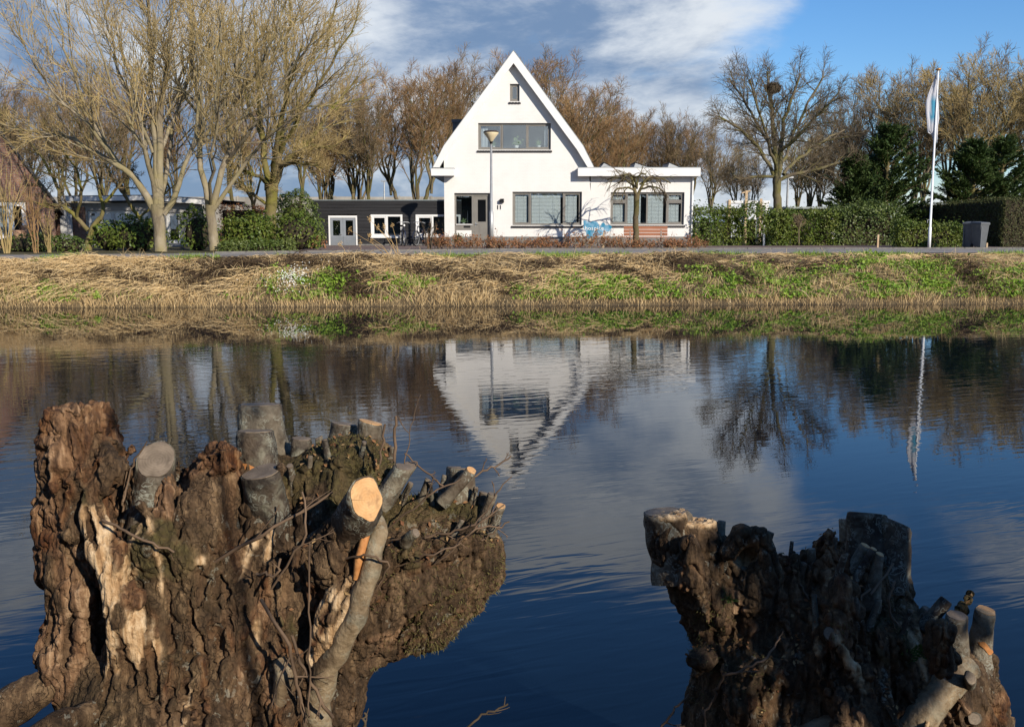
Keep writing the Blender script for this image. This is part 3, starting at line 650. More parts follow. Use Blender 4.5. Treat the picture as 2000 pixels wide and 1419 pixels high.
# ---------------------------------------------------------------- black shed
SY = 46.5
def build_shed():
    x0 = at(610, 440, SY).x; x1 = at(868, 440, SY).x + 0.8; zt = at(740, 392, SY).z
    shed = empty('black_shed', ((x0+x1)/2, SY, G), 'low black boarded flat roof shed left of the white house', 'shed')
    holes = [R(643, 421, 697.5, 482, SY), R(725, 419, 786, 463, SY), R(812.5, 419, 900, 462, SY)]
    holes[0] = (holes[0][0], holes[0][1], G + 0.02, holes[0][3])
    holes[2] = (holes[2][0], x1 - 0.05, holes[2][2], holes[2][3])
    zb0 = G + 0.1; nb = 13; h = (zt - zb0) / nb
    for i in range(nb):                       # lapped boards, each cut where it meets an opening
        a, b = zb0 + i*h, zb0 + (i+1)*h; segs = [(x0, x1)]
        for hx0, hx1, hz0, hz1 in holes:
            if hz0 < b - 0.02 and hz1 > a + 0.02:
                segs = sum([[(s0, min(s1, hx0)), (max(s0, hx1), s1)] if s0 < hx1 and s1 > hx0 else [(s0, s1)] for s0, s1 in segs], [])
        for s0, s1 in segs:
            if s1 - s0 < 0.03: continue
            mb = MB(); mb.add([(s0,SY-.035,a-.012),(s1,SY-.035,a-.012),(s1,SY,a-.012),(s0,SY,a-.012),(s0,SY-.012,b),(s1,SY-.012,b),(s1,SY,b),(s0,SY,b)], [(0,3,2,1),(4,5,6,7),(0,1,5,4),(1,2,6,5),(2,3,7,6),(3,0,4,7)])
            mb.build('board', M['black_board'], shed)
    mb = MB(); mb.box(x0, x0+.15, SY+.002, SY+5, G, zt-.02); mb.box(x0, x1, SY+4.9, SY+5, G, zt-.02); mb.build('side_wall', M['black_board'], shed)
    mb = MB(); mb.box(x0-.05, x1, SY+.06, SY+5.05, zt-.02, zt+.02); mb.build('roof', M['roof_felt'], shed)
    mb = MB(); mb.box(x0-.06, x1, SY-.06, SY+.058, zt+.001, zt+.05); mb.build('roof_trim', M['zinc'], shed)
    mb = MB(); mb.box(x0, x1, SY-.01, SY+.0, G-.02, zb0-.014); mb.build('base_wall', M['plinth'], shed)
    # double doors
    a, b, c, d = holes[0]; fr = MB(); fr.box(a, b, SY-.05, SY+.05, d-.10, d); fr.box(a, a+.07, SY-.05, SY+.05, c, d-.10); fr.box(b-.07, b, SY-.05, SY+.05, c, d-.10)
    w = fr.build('door_frame', M['white_paint'], shed); xm = (a+b)/2; zm = at(660, 460, SY).z
    for k, (p, q) in enumerate(((a+.075, xm-.004), (xm+.004, b-.075))):
        f = MB(); f.box(p, q, SY-.02, SY+.03, d-.22, d-.105); f.box(p, p+.12, SY-.02, SY+.03, zm, d-.22); f.box(q-.12, q, SY-.02, SY+.03, zm, d-.22); f.box(p, q, SY-.02, SY+.03, zm-.06, zm)
        f.box(p, q, SY-.004, SY+.03, c, zm-.06)
        dr = f.build('door', M['white_paint'] if False else M['door_grey'], shed)
        n = 7
        for i in range(n):
            pl = MB(); z0_ = c + i*(zm-.06-c)/n; z1_ = c + (i+1)*(zm-.06-c)/n; pl.box(p+.003, q-.003, SY-.02, SY-.006, z0_+.008, z1_-.004); pl.build('plank', M['door_grey'], dr)
        g = MB(); g.box(p+.12, q-.12, SY, SY+.008, zm, d-.22); g.build('pane', M['glass'], dr)
        if k == 0:
            hb = MB(); hb.tube([(q-.06, SY-.02, zm+.05), (q-.06, SY-.07, zm+.05), (q-.17, SY-.07, zm+.05)], 0.013, 8); hb.build('handle', M['steel'], dr)
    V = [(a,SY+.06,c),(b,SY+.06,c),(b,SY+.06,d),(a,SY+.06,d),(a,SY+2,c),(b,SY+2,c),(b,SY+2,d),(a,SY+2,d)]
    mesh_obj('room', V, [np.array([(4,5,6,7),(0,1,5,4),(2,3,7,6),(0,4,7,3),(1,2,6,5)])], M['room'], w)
    for hh, mu in ((holes[1], 756), (holes[2], 845)):
        window(shed, hh, SY-.12, mull=[ux(mu, 440, SY)], m=M['white_paint'], fw=0.09, sash=0.06, sill=False, openlights=(0,), recess=0.06, room_d=1.5)
        mb = MB(); mb.box(hh[0]-.03, hh[1], SY-.10, SY-.062, hh[2]-.04, hh[2]+.02); mb.build('sill', M['white_paint'], shed)
build_shed()

# ---------------------------------------------------------------- brick house and white annex on the left
BY = 43.0
def build_brick_house():
    xr_ = at(108, 440, BY).x; rk0 = at(0, 247, BY); rk1 = at(116, 408, BY)
    slope = (rk0.z - rk1.z) / (rk1.x - rk0.x); xap = rk0.x - 2.3; zap = rk0.z + slope * 2.3; ze = rk1.z
    h = empty('brick_house', (xr_, BY, G), 'brown brick house with steep gable behind bare shrubs at left', 'house')
    xl_ = 2*xap - xr_
    w1 = R(2, 394, 56, 463, BY); w1 = (at(-32, 430, BY).x, w1[1], w1[2], w1[3])
    fl = lambda z: max(xl_, xap - (zap - z)/slope); frr = lambda z: min(xr_, xap + (zap - z)/slope)
    zc = zap - (xr_ - xap)*slope
    facade('front_wall', BY, fl, frr, [G-.1, zc, zap-.02], [w1], M['red_brick'], h)
    mb = MB(); mb.box(xr_-.25, xr_-.003, BY+.25, BY+10, G-.1, zc); mb.build('side_wall', M['red_brick'], h)
    for s in (-1, 1):
        e = (xap + s*(rk1.x-xap+.15), ze-.15*slope); mb = MB()
        mb.add([(xap,BY-.12,zap+.12),(e[0],BY-.12,e[1]+.12),(e[0],BY-.12,e[1]-.05),(xap,BY-.12,zap-.05),(xap,BY+10,zap+.12),(e[0],BY+10,e[1]+.12),(e[0],BY+10,e[1]-.05),(xap,BY+10,zap-.05)], [(0,1,2,3),(7,6,5,4),(0,4,5,1),(1,5,6,2),(2,6,7,3),(3,7,4,0)])
        mb.build('roof', M['roof_tile'], h)
    window(h, w1, BY, mull=[ux(6, 430, BY), ux(30, 430, BY)], m=M['white_paint'], fw=0.11, sash=0.08, curtain=[(ux(12, 430, BY), ux(28, 430, BY))], sill=False)
    mb = MB(); mb.box(w1[0]-.1, w1[1]+.1, BY-.1, BY-.003, w1[2]-.08, w1[2]-.002); mb.build('sill', M['white_paint'], h)
    h.rotation_euler = (0, 0, math.radians(29))
    # white annex with a slightly bowed flat roof
    AY = BY + 1.5
    an = empty('white_annex', (at(250, 440, AY).x, AY, G), 'low white annex with bowed flat roof behind laurel bushes', 'building')
    us = np.linspace(118, 402, 25); top = np.interp(us, [118, 270, 330, 402], [384.5, 382.5, 384.5, 391])
    mb = MB(); V = []
    for u, v in zip(us, top):
        a = at(u, v, AY-.5); V += [(a.x, AY-.5, a.z), (a.x, AY-.5, a.z-.19), (a.x, AY-.42, a.z-.19), (a.x, AY-.42, a.z)]
    F = []
    for i in range(24):
        b = i*4; F += [(b, b+1, b+5, b+4), (b+1, b+2, b+6, b+5), (b+2, b+3, b+7, b+6), (b+3, b, b+4, b+7)]
    mb.add(V, F); mb.build('fascia', M['white_paint'], an)
    mb = MB(); V = []
    for u, v in zip(us, top):
        a = at(u, v, AY-.5); V += [(a.x, AY-.418, a.z+.05), (a.x, AY-.418, a.z-.15), (a.x, AY+6, a.z-.15), (a.x, AY+6, a.z+.05)]
    mb.add(V, F); mb.build('roof', M['roof_felt'], an)
    x0 = at(120, 430, AY).x; x1 = at(396, 430, AY).x; zt = at(390, 396, AY).z
    wins = [R(126, 408, 134, 472, AY), R(172, 410, 292, 448, AY)]; wins = [R(172, 411, 292, 449, AY), R(326, 415, 352, 475, AY)]
    facade('wall', AY, lambda z: x0, lambda z: x1, [G-.1, zt], wins, M['grey_panel'], an)
    window(an, wins[0], AY, mull=[ux(u, 430, AY) for u in (196, 219, 243, 266)], m=M['white_paint'], fw=0.10, sash=0.03, sill=False)
    window(an, wins[1], AY, mull=[], m=M['white_paint'], fw=0.10, sash=0.04, sill=False)
    for ua, ub, m_ in ((104, 118, 'red_brick'), (122, 131, 'white_paint'), (136, 143, 'white_paint'), (146, 166, 'red_brick')):
        p = R(ua, 404, ub, 476, AY); mb = MB(); mb.box(p[0], p[1], AY-.12, AY-.004, G, p[3]); mb.build('panel', M[m_], an)
M['grey_panel'] = mat('grey_wall_panel', (0.30,0.29,0.28), (0.38,0.37,0.36), 2, 0.8)
build_brick_house()

# ---------------------------------------------------------------- far wall, shelter and board behind the trees
def far_wall():
    t = empty('noise_barrier', (-20, 125, G), 'long pale concrete wall far behind the bare trees', 'wall'); t['kind'] = 'structure'
    z1 = at(650, 384.5, 125).z
    for i, x in enumerate(np.arange(-66, -2, 4.0)):
        mb = MB(); mb.box(x+.03, x+3.97, 125, 125.25, G-.1, z1 + 0.03*(i % 2)); mb.build('panel', M['concrete'], t)
        mb = MB(); mb.box(x-.12, x+.12, 124.9, 125.3, G-.1, z1+.12); mb.build('post', M['concrete'], t)
far_wall()
def white_board():
    Y = 52; t = empty('board_fence', (at(1460, 440, Y).x, Y, G), 'white board on raw timber posts above the laurel hedge', 'board')
    a = R(1419, 392, 1502, 430, Y); mb = MB(); n = 3
    for i in range(n):
        p = MB(); x0 = a[0] + i*(a[1]-a[0])/n; p.box(x0+.01, x0+(a[1]-a[0])/n-.01, Y, Y+.03, G+.3, a[3]-.12); p.build('panel', M['white_paint'] if i == 2 else M['pale_panel'], t)
    r = MB(); r.box(a[0]-.05, a[1]+.05, Y-.06, Y+.06, a[3]-.118, a[3]); r.build('rail', M['white_paint'], t)
    for u, v in ((1425, 390), (1458, 372), (1486.5, 388)):
        b = at(u, v, Y-.1); p = MB(); p.box(b.x-.06, b.x+.06, Y-.16, Y-.062, G, b.z); p.build('post', M['timber'], t)
    b = at(1458, 374, Y-.1); p = MB(); p.bar((b.x-.25, Y-.11, b.z-.08), (b.x+.2, Y-.11, b.z+.04), .07, .06); p.build('arm', M['timber'], t)
M['pale_panel'] = mat('pale_blue_panel', (0.50,0.54,0.60), (0.58,0.61,0.66), 2, 0.5)
white_board()
def shelter():
    Y = 62; t = empty('flat_shelter', (at(1590, 440, Y).x, Y, G), 'low dark flat roofed building with white end behind the hedge', 'building')
    a = R(1535, 404, 1622, 440, Y); mb = MB(); mb.box(a[0], a[1], Y, Y+4, G, a[3]-.12); mb.build('wall', M['dark_timber'], t)
    mb = MB(); mb.box(a[0]-.2, a[1]+.02, Y-.3, Y+4.2, a[3]-.118, a[3]); mb.build('roof', M['zinc'], t)
    b = R(1622.5, 405, 1664, 440, Y); mb = MB(); mb.box(b[0], b[1], Y-.2, Y+3, G, b[3]); mb.build('end_wall', M['white_brick'], t)
    mb = MB(); mb.box(b[0]-.02, b[1]+.05, Y-.25, Y+3.05, b[3]+.002, b[3]+.07); mb.build('end_roof', M['zinc'], t)
M['dark_timber'] = mat('dark_timber', (0.035,0.026,0.02), (0.07,0.05,0.04), 6, 0.8)
shelter()

# ---------------------------------------------------------------- street furniture
def street_lamp():
    Y = 41.5; b = at(962, 484, Y); b.z = G + .008; top = at(957, 276, Y); hd = at(957.5, 262, Y)
    t = empty('street_lamp', b, 'slim grey lamp post with cream bowl shade before the white house', 'street lamp')
    x = (b.x + top.x)/2
    mb = MB(); mb.tube([(x, Y, G), (x, Y, G+1.5), (x, Y, G+1.52), (x, Y, top.z)], [0.085, 0.085, 0.06, 0.04], 12); mb.build('pole', M['steel'], t, smooth=True)
    mb = MB(); mb.box(x-.16, x+.16, Y-.16, Y+.16, G+.006, G+.05); mb.build('foot_plate', M['concrete'], t)
    z0 = at(957, 276, Y).z; z1 = at(957, 259, Y).z; r = 14.5*px(Y)
    mb = MB(); mb.lathe((x, Y, 0), [(0.05, z0-.02), (0.07, z0), (r*.55, z0+(z1-z0)*.40), (r*.97, z0+(z1-z0)*.88), (r, z1)], 24); mb.build('lamp_shade', M['lamp_cream'], t, smooth=True)
    mb = MB(); mb.lathe((x, Y, 0), [(r*1.03, z1+.002), (r*1.03, z1+.03), (r*.8, z1+.07), (0.03, z1+.09)], 24); mb.build('cap', M['dark_timber'], t, smooth=False)
    mb = MB(); mb.lathe((x, Y, 0), [(0.055, z0-.10), (0.075, z0-.02)], 12); mb.build('collar', M['black_paint'], t)
M['lamp_cream'] = mat('cream_lamp_shade', (0.62,0.52,0.33), (0.70,0.60,0.40), 4, 0.4)
street_lamp()

def flag():
    Y = 41.5; b = at(1814.5, 484, Y); b.z = G; tp = at(1833.2, 131, Y)
    t = empty('flagpole', b, 'tall slim white flagpole by the wheelie bins', 'flagpole')
    x0 = b.x; tp.x = b.x + (tp.x - b.x) * 1.0
    mb = MB(); mb.tube([b, b.lerp(tp, .12), b.lerp(tp, .121), b.lerp(tp, .98)], [.066, .062, .048, .03], 12); mb.build('pole', M['pole_white'], t, smooth=True)
    k = b.lerp(tp, .98); mb = MB(); mb.lathe((k.x, k.y, k.z), [(.04, 0), (.10, .03), (.11, .06), (.08, .09), (.03, .10)], 16); mb.build('knob', M['knob'], t, smooth=True)
    c = b.lerp(tp, .16); mb = MB(); mb.tube([(c.x-.06, c.y-.02, c.z), (c.x-.13, c.y-.02, c.z+.02), (c.x-.13, c.y-.02, c.z-.12)], .015, 6); mb.build('cleat', M['steel'], t)
    # hanging flag: hoist edge on the pole, folds gathered
    rows = [(146, 1831.5, 1829.5, 1831), (156, 1831, 1826, 1831), (170, 1829.5, 1820, 1830), (185, 1829, 1814, 1831), (200, 1828.5, 1810, 1832.5), (215, 1827.5, 1810, 1833), (230, 1826.5, 1811.5, 1833.5), (245, 1826, 1813, 1831), (257, 1825.5, 1814, 1831), (262, 1825, 1822, 1830.5), (270, 1824.5, 1824, 1830.5), (278, 1824.3, 1828, 1829.5)]
    V = []; n = 17; tint = []; 
    for j, (v, uh, ul, ur) in enumerate(rows):
        for i in range(n):
            s = i/(n-1)
            if s < .5: u = uh + (ul-uh)*math.sin(s*math.pi) ; d = .03 + .25*s
            else: u = ul*(1-(s-.5)*2) + ur*(s-.5)*2; d = .155 - .62*(s-.5) 
            p = at(u, v + 2*math.sin(i*.9), Y); V.append((p.x, Y + .05 + d*.5 + .022*math.sin(i*1.7 + j*.5), p.z))
            q = (u, v); tint.append(1.0 if (s > .5 and 193 < v < 236 and 1819 < u < 1827.5) else 0.0)
    F = [(j*n+i, j*n+i+1, (j+1)*n+i+1, (j+1)*n+i) for j in range(len(rows)-1) for i in range(n-1)]
    f = mesh_obj('flag', V, [np.array(F)], M['flag'], smooth=True, attrs={'tint': tint}); tag(f, 'limp white flag with pale blue print hanging from the flagpole', 'flag')
    sm = f.modifiers.new('solid', 'SOLIDIFY'); sm.thickness = 0.004
M['flag'] = mat('white_flag_cloth', (0.74,0.75,0.80), None, rough=0.8, trans=0.35, tint=(0.10,0.42,0.62))
M['knob'] = mat('gold_orange_knob', (0.50,0.26,0.09), None, rough=0.35, metal=0.4)
flag()

def wheelie_bin(u, Y, rz, label, first=None):
    b = at(u, 484, Y); b.z = G + .008
    if first is not None:
        o = copy_tree(first); o.location = b; o.rotation_euler = (0,0,rz); tag(o, label); return o
    t = empty('wheelie_bin', b, label, 'wheelie bin', 'grey wheelie bins beside the flagpole'); x, y, z = b
    mb = MB(); mb.add([(x-.22,y-.26,z+.03),(x+.22,y-.26,z+.03),(x+.22,y+.22,z+.12),(x-.22,y+.22,z+.12),(x-.29,y-.37,z+1.0),(x+.29,y-.37,z+1.0),(x+.29,y+.33,z+1.0),(x-.29,y+.33,z+1.0)], [(0,3,2,1),(4,5,6,7),(0,1,5,4),(1,2,6,5),(2,3,7,6),(3,0,4,7)])
    mb.box(x-.25,x-.18,y-.385,y-.25,z+.05,z+.9); mb.build('body', M['bin_plastic'], t, bevel=.015)
    mb = MB(); mb.box(x-.31,x+.31,y-.39,y+.35,z+1.0-.045,z+1.0-.005); mb.build('rim', M['bin_plastic'], t, bevel=.008)
    mb = MB(); mb.add([(x-.32,y-.42,z+1.0),(x+.32,y-.42,z+1.0),(x+.32,y+.36,z+1.02),(x-.32,y+.36,z+1.02),(x-.29,y-.38,z+1.06),(x+.29,y-.38,z+1.06),(x+.29,y+.33,z+1.10),(x-.29,y+.33,z+1.10)], [(0,3,2,1),(4,5,6,7),(0,1,5,4),(1,2,6,5),(2,3,7,6),(3,0,4,7)]); mb.build('lid', M['bin_plastic'], t, bevel=.012)
    mb = MB(); mb.tube([(x-.24,y+.34,z+.97),(x-.24,y+.42,z+.97),(x+.24,y+.42,z+.97),(x+.24,y+.34,z+.97)], .016, 8); mb.build('handle', M['bin_plastic'], t)
    for s in (-1, 1):
        w = MB(); w.torus((x+s*.25, y+.22, z+.10), .072, .028, n=18); w.tube([(x+s*.25-.02,y+.22,z+.10),(x+s*.25+.02,y+.22,z+.10)], .06, 14); w.build('wheel', M['rubber'], t, smooth=True)
    t.rotation_euler = (0, 0, rz); t.scale = (.74,.8,1.0); return t
bin1 = wheelie_bin(1911, 41.3, 0.28, 'front grey wheelie bin with its lid shut')
wheelie_bin(1893, 41.9, -0.75, 'rear grey wheelie bin, half hidden by the other', bin1)

def bench():
    Y = 44.2; a = R(1219, 442.5, 1305, 462, Y); zt = a[3]; x0, x1 = a[0], a[1]
    t = empty('garden_bench', ((x0+x1)/2, Y, G), 'red brown slatted bench behind the weeping tree', 'bench'); zs = G + .44
    for i in range(3):
        z = zt - .05 - i*.145; mb = MB(); mb.box(x0, x1, Y+.20+.02*(2-i)-.06, Y+.235+.02*(2-i)-.06, z-.065, z+.065); mb.build('backrest_slat', M['bench_wood'], t, bevel=.006)
    for i in range(3):
        y = Y - .26 + i*.135; mb = MB(); mb.box(x0, x1, y, y+.12, zs-.035, zs); mb.build('seat_slat', M['bench_wood'], t, bevel=.006)
    for x in (x0+.28, x1-.28):
        mb = MB(); mb.box(x-.04, x+.04, Y-.24, Y+.16, zs-.09, zs-.036); mb.box(x-.04, x+.04, Y-.20, Y-.14, G, zs-.092); mb.box(x-.04, x+.04, Y+.08, Y+.14, G, zs-.092); mb.bar((x, Y+.13, zs-.04), (x, Y+.222, zt), .06, .05); mb.build('leg', M['concrete'], t)
bench()

def sign():
    Y = 41.8; t = empty('hospice_sign', (at(1168, 470, Y).x, Y, G), 'blue cloud shaped hospice sign on a post in the beech hedge', 'sign')
    z = [(150,770),(185,775),(222,793),(250,805),(270,800),(285,788),(310,786),(345,790),(368,808),(380,835),(385,858),(392,872),(408,850),(425,815),(445,803),(463,812),(475,835),(490,845),(520,838),(548,842),(575,862),(577,885),(560,905),(545,930),(520,942),(492,938),(475,915),(462,918),(455,945),(440,965),(445,988),(420,990),(395,1005),(380,995),(350,1012),(330,1005),(300,1030),(270,1025),(245,1045),(225,1030),(205,1038),(195,1000),(192,960),(185,930),(165,905),(152,880),(160,850),(150,815)]
    def q(zx, zy): p = at(1120 + zx/7.692, 330 + zy/7.692, Y); return (p.x, p.z)
    poly = [q(*p) for p in z][::-1]
    mb = MB(); mb.prism(poly, Y-.02, Y+.02); mb.build('sign_board', M['sign_blue'], t)
    cu = bpy.data.curves.new('sign_text', 'FONT'); cu.body = 'hospice'; cu.size = 0.30; cu.extrude = 0.004; cu.space_character = 1.12
    tmp = bpy.data.objects.new('tmp', cu); COL.objects.link(tmp); bpy.context.view_layer.update()
    me = bpy.data.meshes.new_from_object(tmp.evaluated_get(bpy.context.evaluated_depsgraph_get())); bpy.data.objects.remove(tmp)
    me.materials.clear(); me.materials.append(M['plastic_white'])
    w = max(v.co.x for v in me.vertices); a = q(172, 916); b = q(452, 916); s = (b[0]-a[0])/w
    for v in me.vertices: v.co.x *= s; v.co.y *= s
    n = link('lettering', me, t); n.location = Vector((a[0], Y-.026, a[1])) - t.location; n.rotation_euler = (math.pi/2, 0, 0)
    for zx in (250, 452):
        p = q(zx, 985); mb = MB(); mb.box(p[0]-.035, p[0]+.035, Y+.022, Y+.09, G, p[1]+.45); mb.build('post', M['timber'], t)
M['sign_blue'] = mat('blue_watercolour_sign', (0.012,0.17,0.29), (0.36,0.52,0.66), 3.4, 0.5, ramp=(0.44,0.78))
sign()

def bicycle(u, Y, rz, label, first=None):
    b = at(u, 480, Y); b.z = G + .008
    if first is not None:
        o = copy_tree(first); o.location = b; o.rotation_euler = (0,0,rz); tag(o, label); return o
    t = empty('bicycle', b, label, 'bicycle', 'bicycles parked against the black shed'); x, y, z = b; W = .34
    P = lambda a, h, s=0: Vector((x+s, y+a, z+h))
    for a in (-.53, .53):
        w = MB(); w.torus(P(a, W), W-.02, .022, n=28); wo = w.build('wheel', M['rubber'], t, smooth=True)
        r = MB(); r.torus(P(a, W), W-.045, .012, n=28, m=5)
        for k in range(12):
            an = k*math.pi/6; r.bar(P(a, W), P(a+math.cos(an)*(W-.05), W+math.sin(an)*(W-.05)), .004, .004, up=(1,0,0))
        r.tube([P(a, W, -.05), P(a, W, .05)], .025, 8); r.build('rim', M['steel'], wo, smooth=False)
        f = MB()
        for k in range(13):
            an = math.radians(10 + k*13); q1 = P(a+math.cos(an)*(W+.03), W+math.sin(an)*(W+.03)); an2 = math.radians(23 + k*13); q2 = P(a+math.cos(an2)*(W+.03), W+math.sin(an2)*(W+.03)); f.bar(q1, q2, .05, .004)
        f.build('mudguard', M['bike_paint'], wo)
    f = MB(); bb = P(.06, .30); hd0 = P(-.40, .62); hd1 = P(-.36, .92); st = P(.22, .82)
    for a, c in ((bb, hd0), (bb, st), (hd1, P(.15, .62)), (st, P(.53, W)), (bb, P(.53, W)), (hd1, P(-.53, W))): f.tube([a, c], .02, 8)
    f.build('frame', M['bike_paint'], t)
    h = MB(); h.tube([P(-.20, 1.02, -.29), P(-.32, 1.06, -.22), P(-.38, 1.08, 0), P(-.32, 1.06, .22), P(-.20, 1.02, .29)], .014, 8); h.tube([hd1, P(-.38, 1.08)], .016, 8); h.build('handlebar', M['steel'], t)
    s = MB(); s.lathe(P(.25, .86), [(.05, 0), (.11, .03), (.12, .06), (.07, .085)], 14); s.tube([st, P(.25, .87)], .014, 8); s.build('saddle', M['rubber'], t)
    k = MB(); k.box(x-.07, x+.07, y+.32, y+.80, z+.74, z+.76); k.bar(P(.75, .74, .05), P(.53, W, .06), .012, .012); k.bar(P(.75, .74, -.05), P(.53, W, -.06), .012, .012); k.build('carrier', M['black_paint'], t)
    l = MB(); l.lathe(P(-.46, .88), [(.03, 0), (.05, .04), (.04, .08)], 10); l.build('headlight', M['plastic_white'], t)
    c = MB(); c.bar(P(.06, .30, .09), P(.20, .20, .09), .03, .012); c.bar(P(.06, .30, -.09), P(-.08, .40, -.09), .03, .012); c.box(x+.06, x+.16, y+.16, y+.24, z+.19, z+.21); c.box(x-.16, x-.06, y-.12, y-.04, z+.39, z+.41); c.build('crank', M['steel'], t)
    t.rotation_euler = (0, 0, rz); return t
bk = bicycle(787, 45.5, 0.25, 'dark bicycle parked under the middle shed window')
bicycle(823, 45.3, -0.35, 'dark bicycle parked next to the corner of the white house', bk)

def garden_post(name, u, v0, v1, Y, w, m, label, cat):
    b = at(u, v1, Y); tp = at(u, v0, Y); mb = MB(); mb.add([(b.x-w,Y-w,G-.05),(b.x+w,Y-w,G-.05),(b.x+w,Y+w,G-.05),(b.x-w,Y+w,G-.05),(b.x-w,Y-w,tp.z),(b.x+w,Y-w,tp.z),(b.x+w,Y+w,tp.z),(b.x-w,Y+w,tp.z),(b.x,Y,tp.z+w)], [(0,3,2,1),(0,1,5,4),(1,2,6,5),(2,3,7,6),(3,0,4,7),(4,5,8),(5,6,8),(6,7,8),(7,4,8)])
    tag(mb.build(name, m), label, cat)
garden_post('garden_post', 1491.5, 455, 475, 46, .045, M['steel'], 'short grey post before the laurel hedge', 'post')
garden_post('garden_post', 1714, 459, 482, 42, .035, M['timber'], 'thin wooden stake before the dark hedge', 'stake')
garden_post('garden_post', 1927, 475, 484, 41.3, .03, M['timber'], 'short wooden stake right of the wheelie bins', 'stake')
def mast(u, v, Y, label):
    b = at(u, 430, Y); tp = at(u, v, Y); t = empty('light_mast', (b.x, Y, G), label, 'mast')
    mb = MB(); mb.tube([(b.x, Y, G), (b.x, Y, tp.z)], [.12, .06], 8); mb.build('pole', M['steel'], t)
    mb = MB(); mb.box(b.x-.35, b.x+.35, Y-.1, Y+.1, tp.z, tp.z+.12); mb.build('lamp_head', M['steel'], t)
mast(1536, 348, 70, 'thin grey mast right of the nest tree trunk')
mast(751.5, 355, 110, 'thin grey mast far behind the black shed')
def planter(u, v, Y, r, h, label):
    b = at(u, v, Y); b.z = G; mb = MB(); mb.lathe(b, [(r*.7, 0), (r, h*.9), (r*1.1, h*.9), (r*1.1, h), (r*.9, h), (r*.85, h*.85)], 16); tag(mb.build('planter', M['terracotta']), label, 'planter')
planter(38, 470, 41.5, .22, .75, 'clay planter under the brick house window, left of the pair')
planter(54, 470, 41.7, .20, .95, 'taller clay planter under the brick house window')
# ---------------------------------------------------------------- bare trees
def bark_mat(name, c1, c2, moss=None):
    m = mat(name, c1, c2, 2.5, 0.9, 0.02, 18, stretch=(1,1,0.35), objvar=0.15)
    if moss:
        nt = m.node_tree; N = nt.nodes; L = nt.links; b = N['Principled BSDF']; src = b.inputs['Base Color'].links[0].from_socket
        tc = N.new('ShaderNodeTexCoord'); n = N.new('ShaderNodeTexNoise'); n.inputs['Scale'].default_value = 1.3; n.inputs['Detail'].default_value = 7; L.new(tc.outputs['Object'], n.inputs['Vector'])
        mr = N.new('ShaderNodeMapRange'); mr.inputs[1].default_value = 0.42; mr.inputs[2].default_value = 0.62; L.new(n.outputs['Fac'], mr.inputs[0])
        mx = N.new('ShaderNodeMix'); mx.data_type = 'RGBA'; L.new(mr.outputs[0], mx.inputs[0]); L.new(src, mx.inputs[6]); mx.inputs[7].default_value = (*moss, 1); L.new(mx.outputs[2], b.inputs['Base Color'])
    return m
M['bark_pale'] = bark_mat('pale_ash_bark', (0.145,0.115,0.075), (0.34,0.29,0.205), (0.22,0.185,0.095))
M['bark_moss'] = bark_mat('mossy_bark', (0.11,0.085,0.045), (0.20,0.16,0.08), (0.145,0.135,0.025))
M['bark_dark'] = bark_mat('dark_bark', (0.075,0.058,0.035), (0.15,0.115,0.065), (0.10,0.09,0.025))
M['bark_grey'] = bark_mat('grey_brown_bark', (0.10,0.08,0.055), (0.19,0.155,0.10), (0.12,0.11,0.035))
M['twig_gold'] = mat('golden_brown_twigs', (0.24,0.175,0.07), (0.41,0.31,0.14), 1.2, 0.85, objvar=0.12)
M['twig_rust'] = mat('rusty_budding_twigs', (0.175,0.10,0.045), (0.30,0.19,0.09), 1.0, 0.85, objvar=0.15)
M['twig_brown'] = mat('brown_twigs', (0.135,0.095,0.05), (0.235,0.17,0.095), 1.0, 0.85, objvar=0.15)
M['twig_mid'] = mat('grey_brown_twigs', (0.085,0.064,0.04), (0.155,0.12,0.075), 1.0, 0.85)
M['twig_dark'] = mat('dark_twigs', (0.05,0.036,0.024), (0.10,0.075,0.045), 1.0, 0.85)

def grow(P, R, n, t0, t1, ang, angsd, lfac, m, wob, up, rng, rfac=0.62, rtip=0.006, lmin=0.0, lshape=0.55, rcap=None):
    """n children on every parent polyline; returns their polylines and radii"""
    K, M_, _ = P.shape
    plen = np.linalg.norm(np.diff(P, axis=1), axis=2).sum(1)
    t = (t0 + (t1 - t0) * (np.arange(n)[None] + rng.random((K, n))) / n).clip(0, 0.999)
    f = t * (M_ - 1); i = f.astype(int); w = (f - i)[..., None]; kk = np.arange(K)[:, None]
    pos = P[kk, i] * (1 - w) + P[kk, i+1] * w; T = P[kk, i+1] - P[kk, i]; T /= np.linalg.norm(T, axis=-1, keepdims=True) + 1e-9
    rad = R[kk, i] * (1 - w[..., 0]) + R[kk, i+1] * w[..., 0]
    N1, B1 = frames(T)
    az = (np.arange(n)[None] * 2.399 + rng.random((K, 1)) * 6.28 + rng.normal(0, 0.5, (K, n)))[..., None]
    a = (ang + rng.normal(0, angsd, (K, n)))[..., None]
    d = np.cos(a) * T + np.sin(a) * (np.cos(az) * N1 + np.sin(az) * B1)
    L = np.maximum(plen[:, None] * lfac * (1 - lshape * t) * rng.uniform(0.7, 1.25, (K, n)), lmin)
    pos = pos.reshape(-1, 3); d = d.reshape(-1, 3); L = L.reshape(-1); r0 = np.maximum(rad.reshape(-1) * rfac, rtip * 1.15)
    if rcap: r0 = np.minimum(r0, rcap)
    out = np.empty((len(pos), m, 3)); out[:, 0] = pos; cur = pos.copy()
    for k in range(1, m):
        d = d + rng.normal(0, wob, d.shape) + np.array([0, 0, up]); d /= np.linalg.norm(d, axis=1, keepdims=True)
        cur = cur + d * (L / (m - 1))[:, None]; out[:, k] = cur
    s = np.linspace(0, 1, m)[None]
    return out, r0[:, None] * (1 - s) + rtip * s
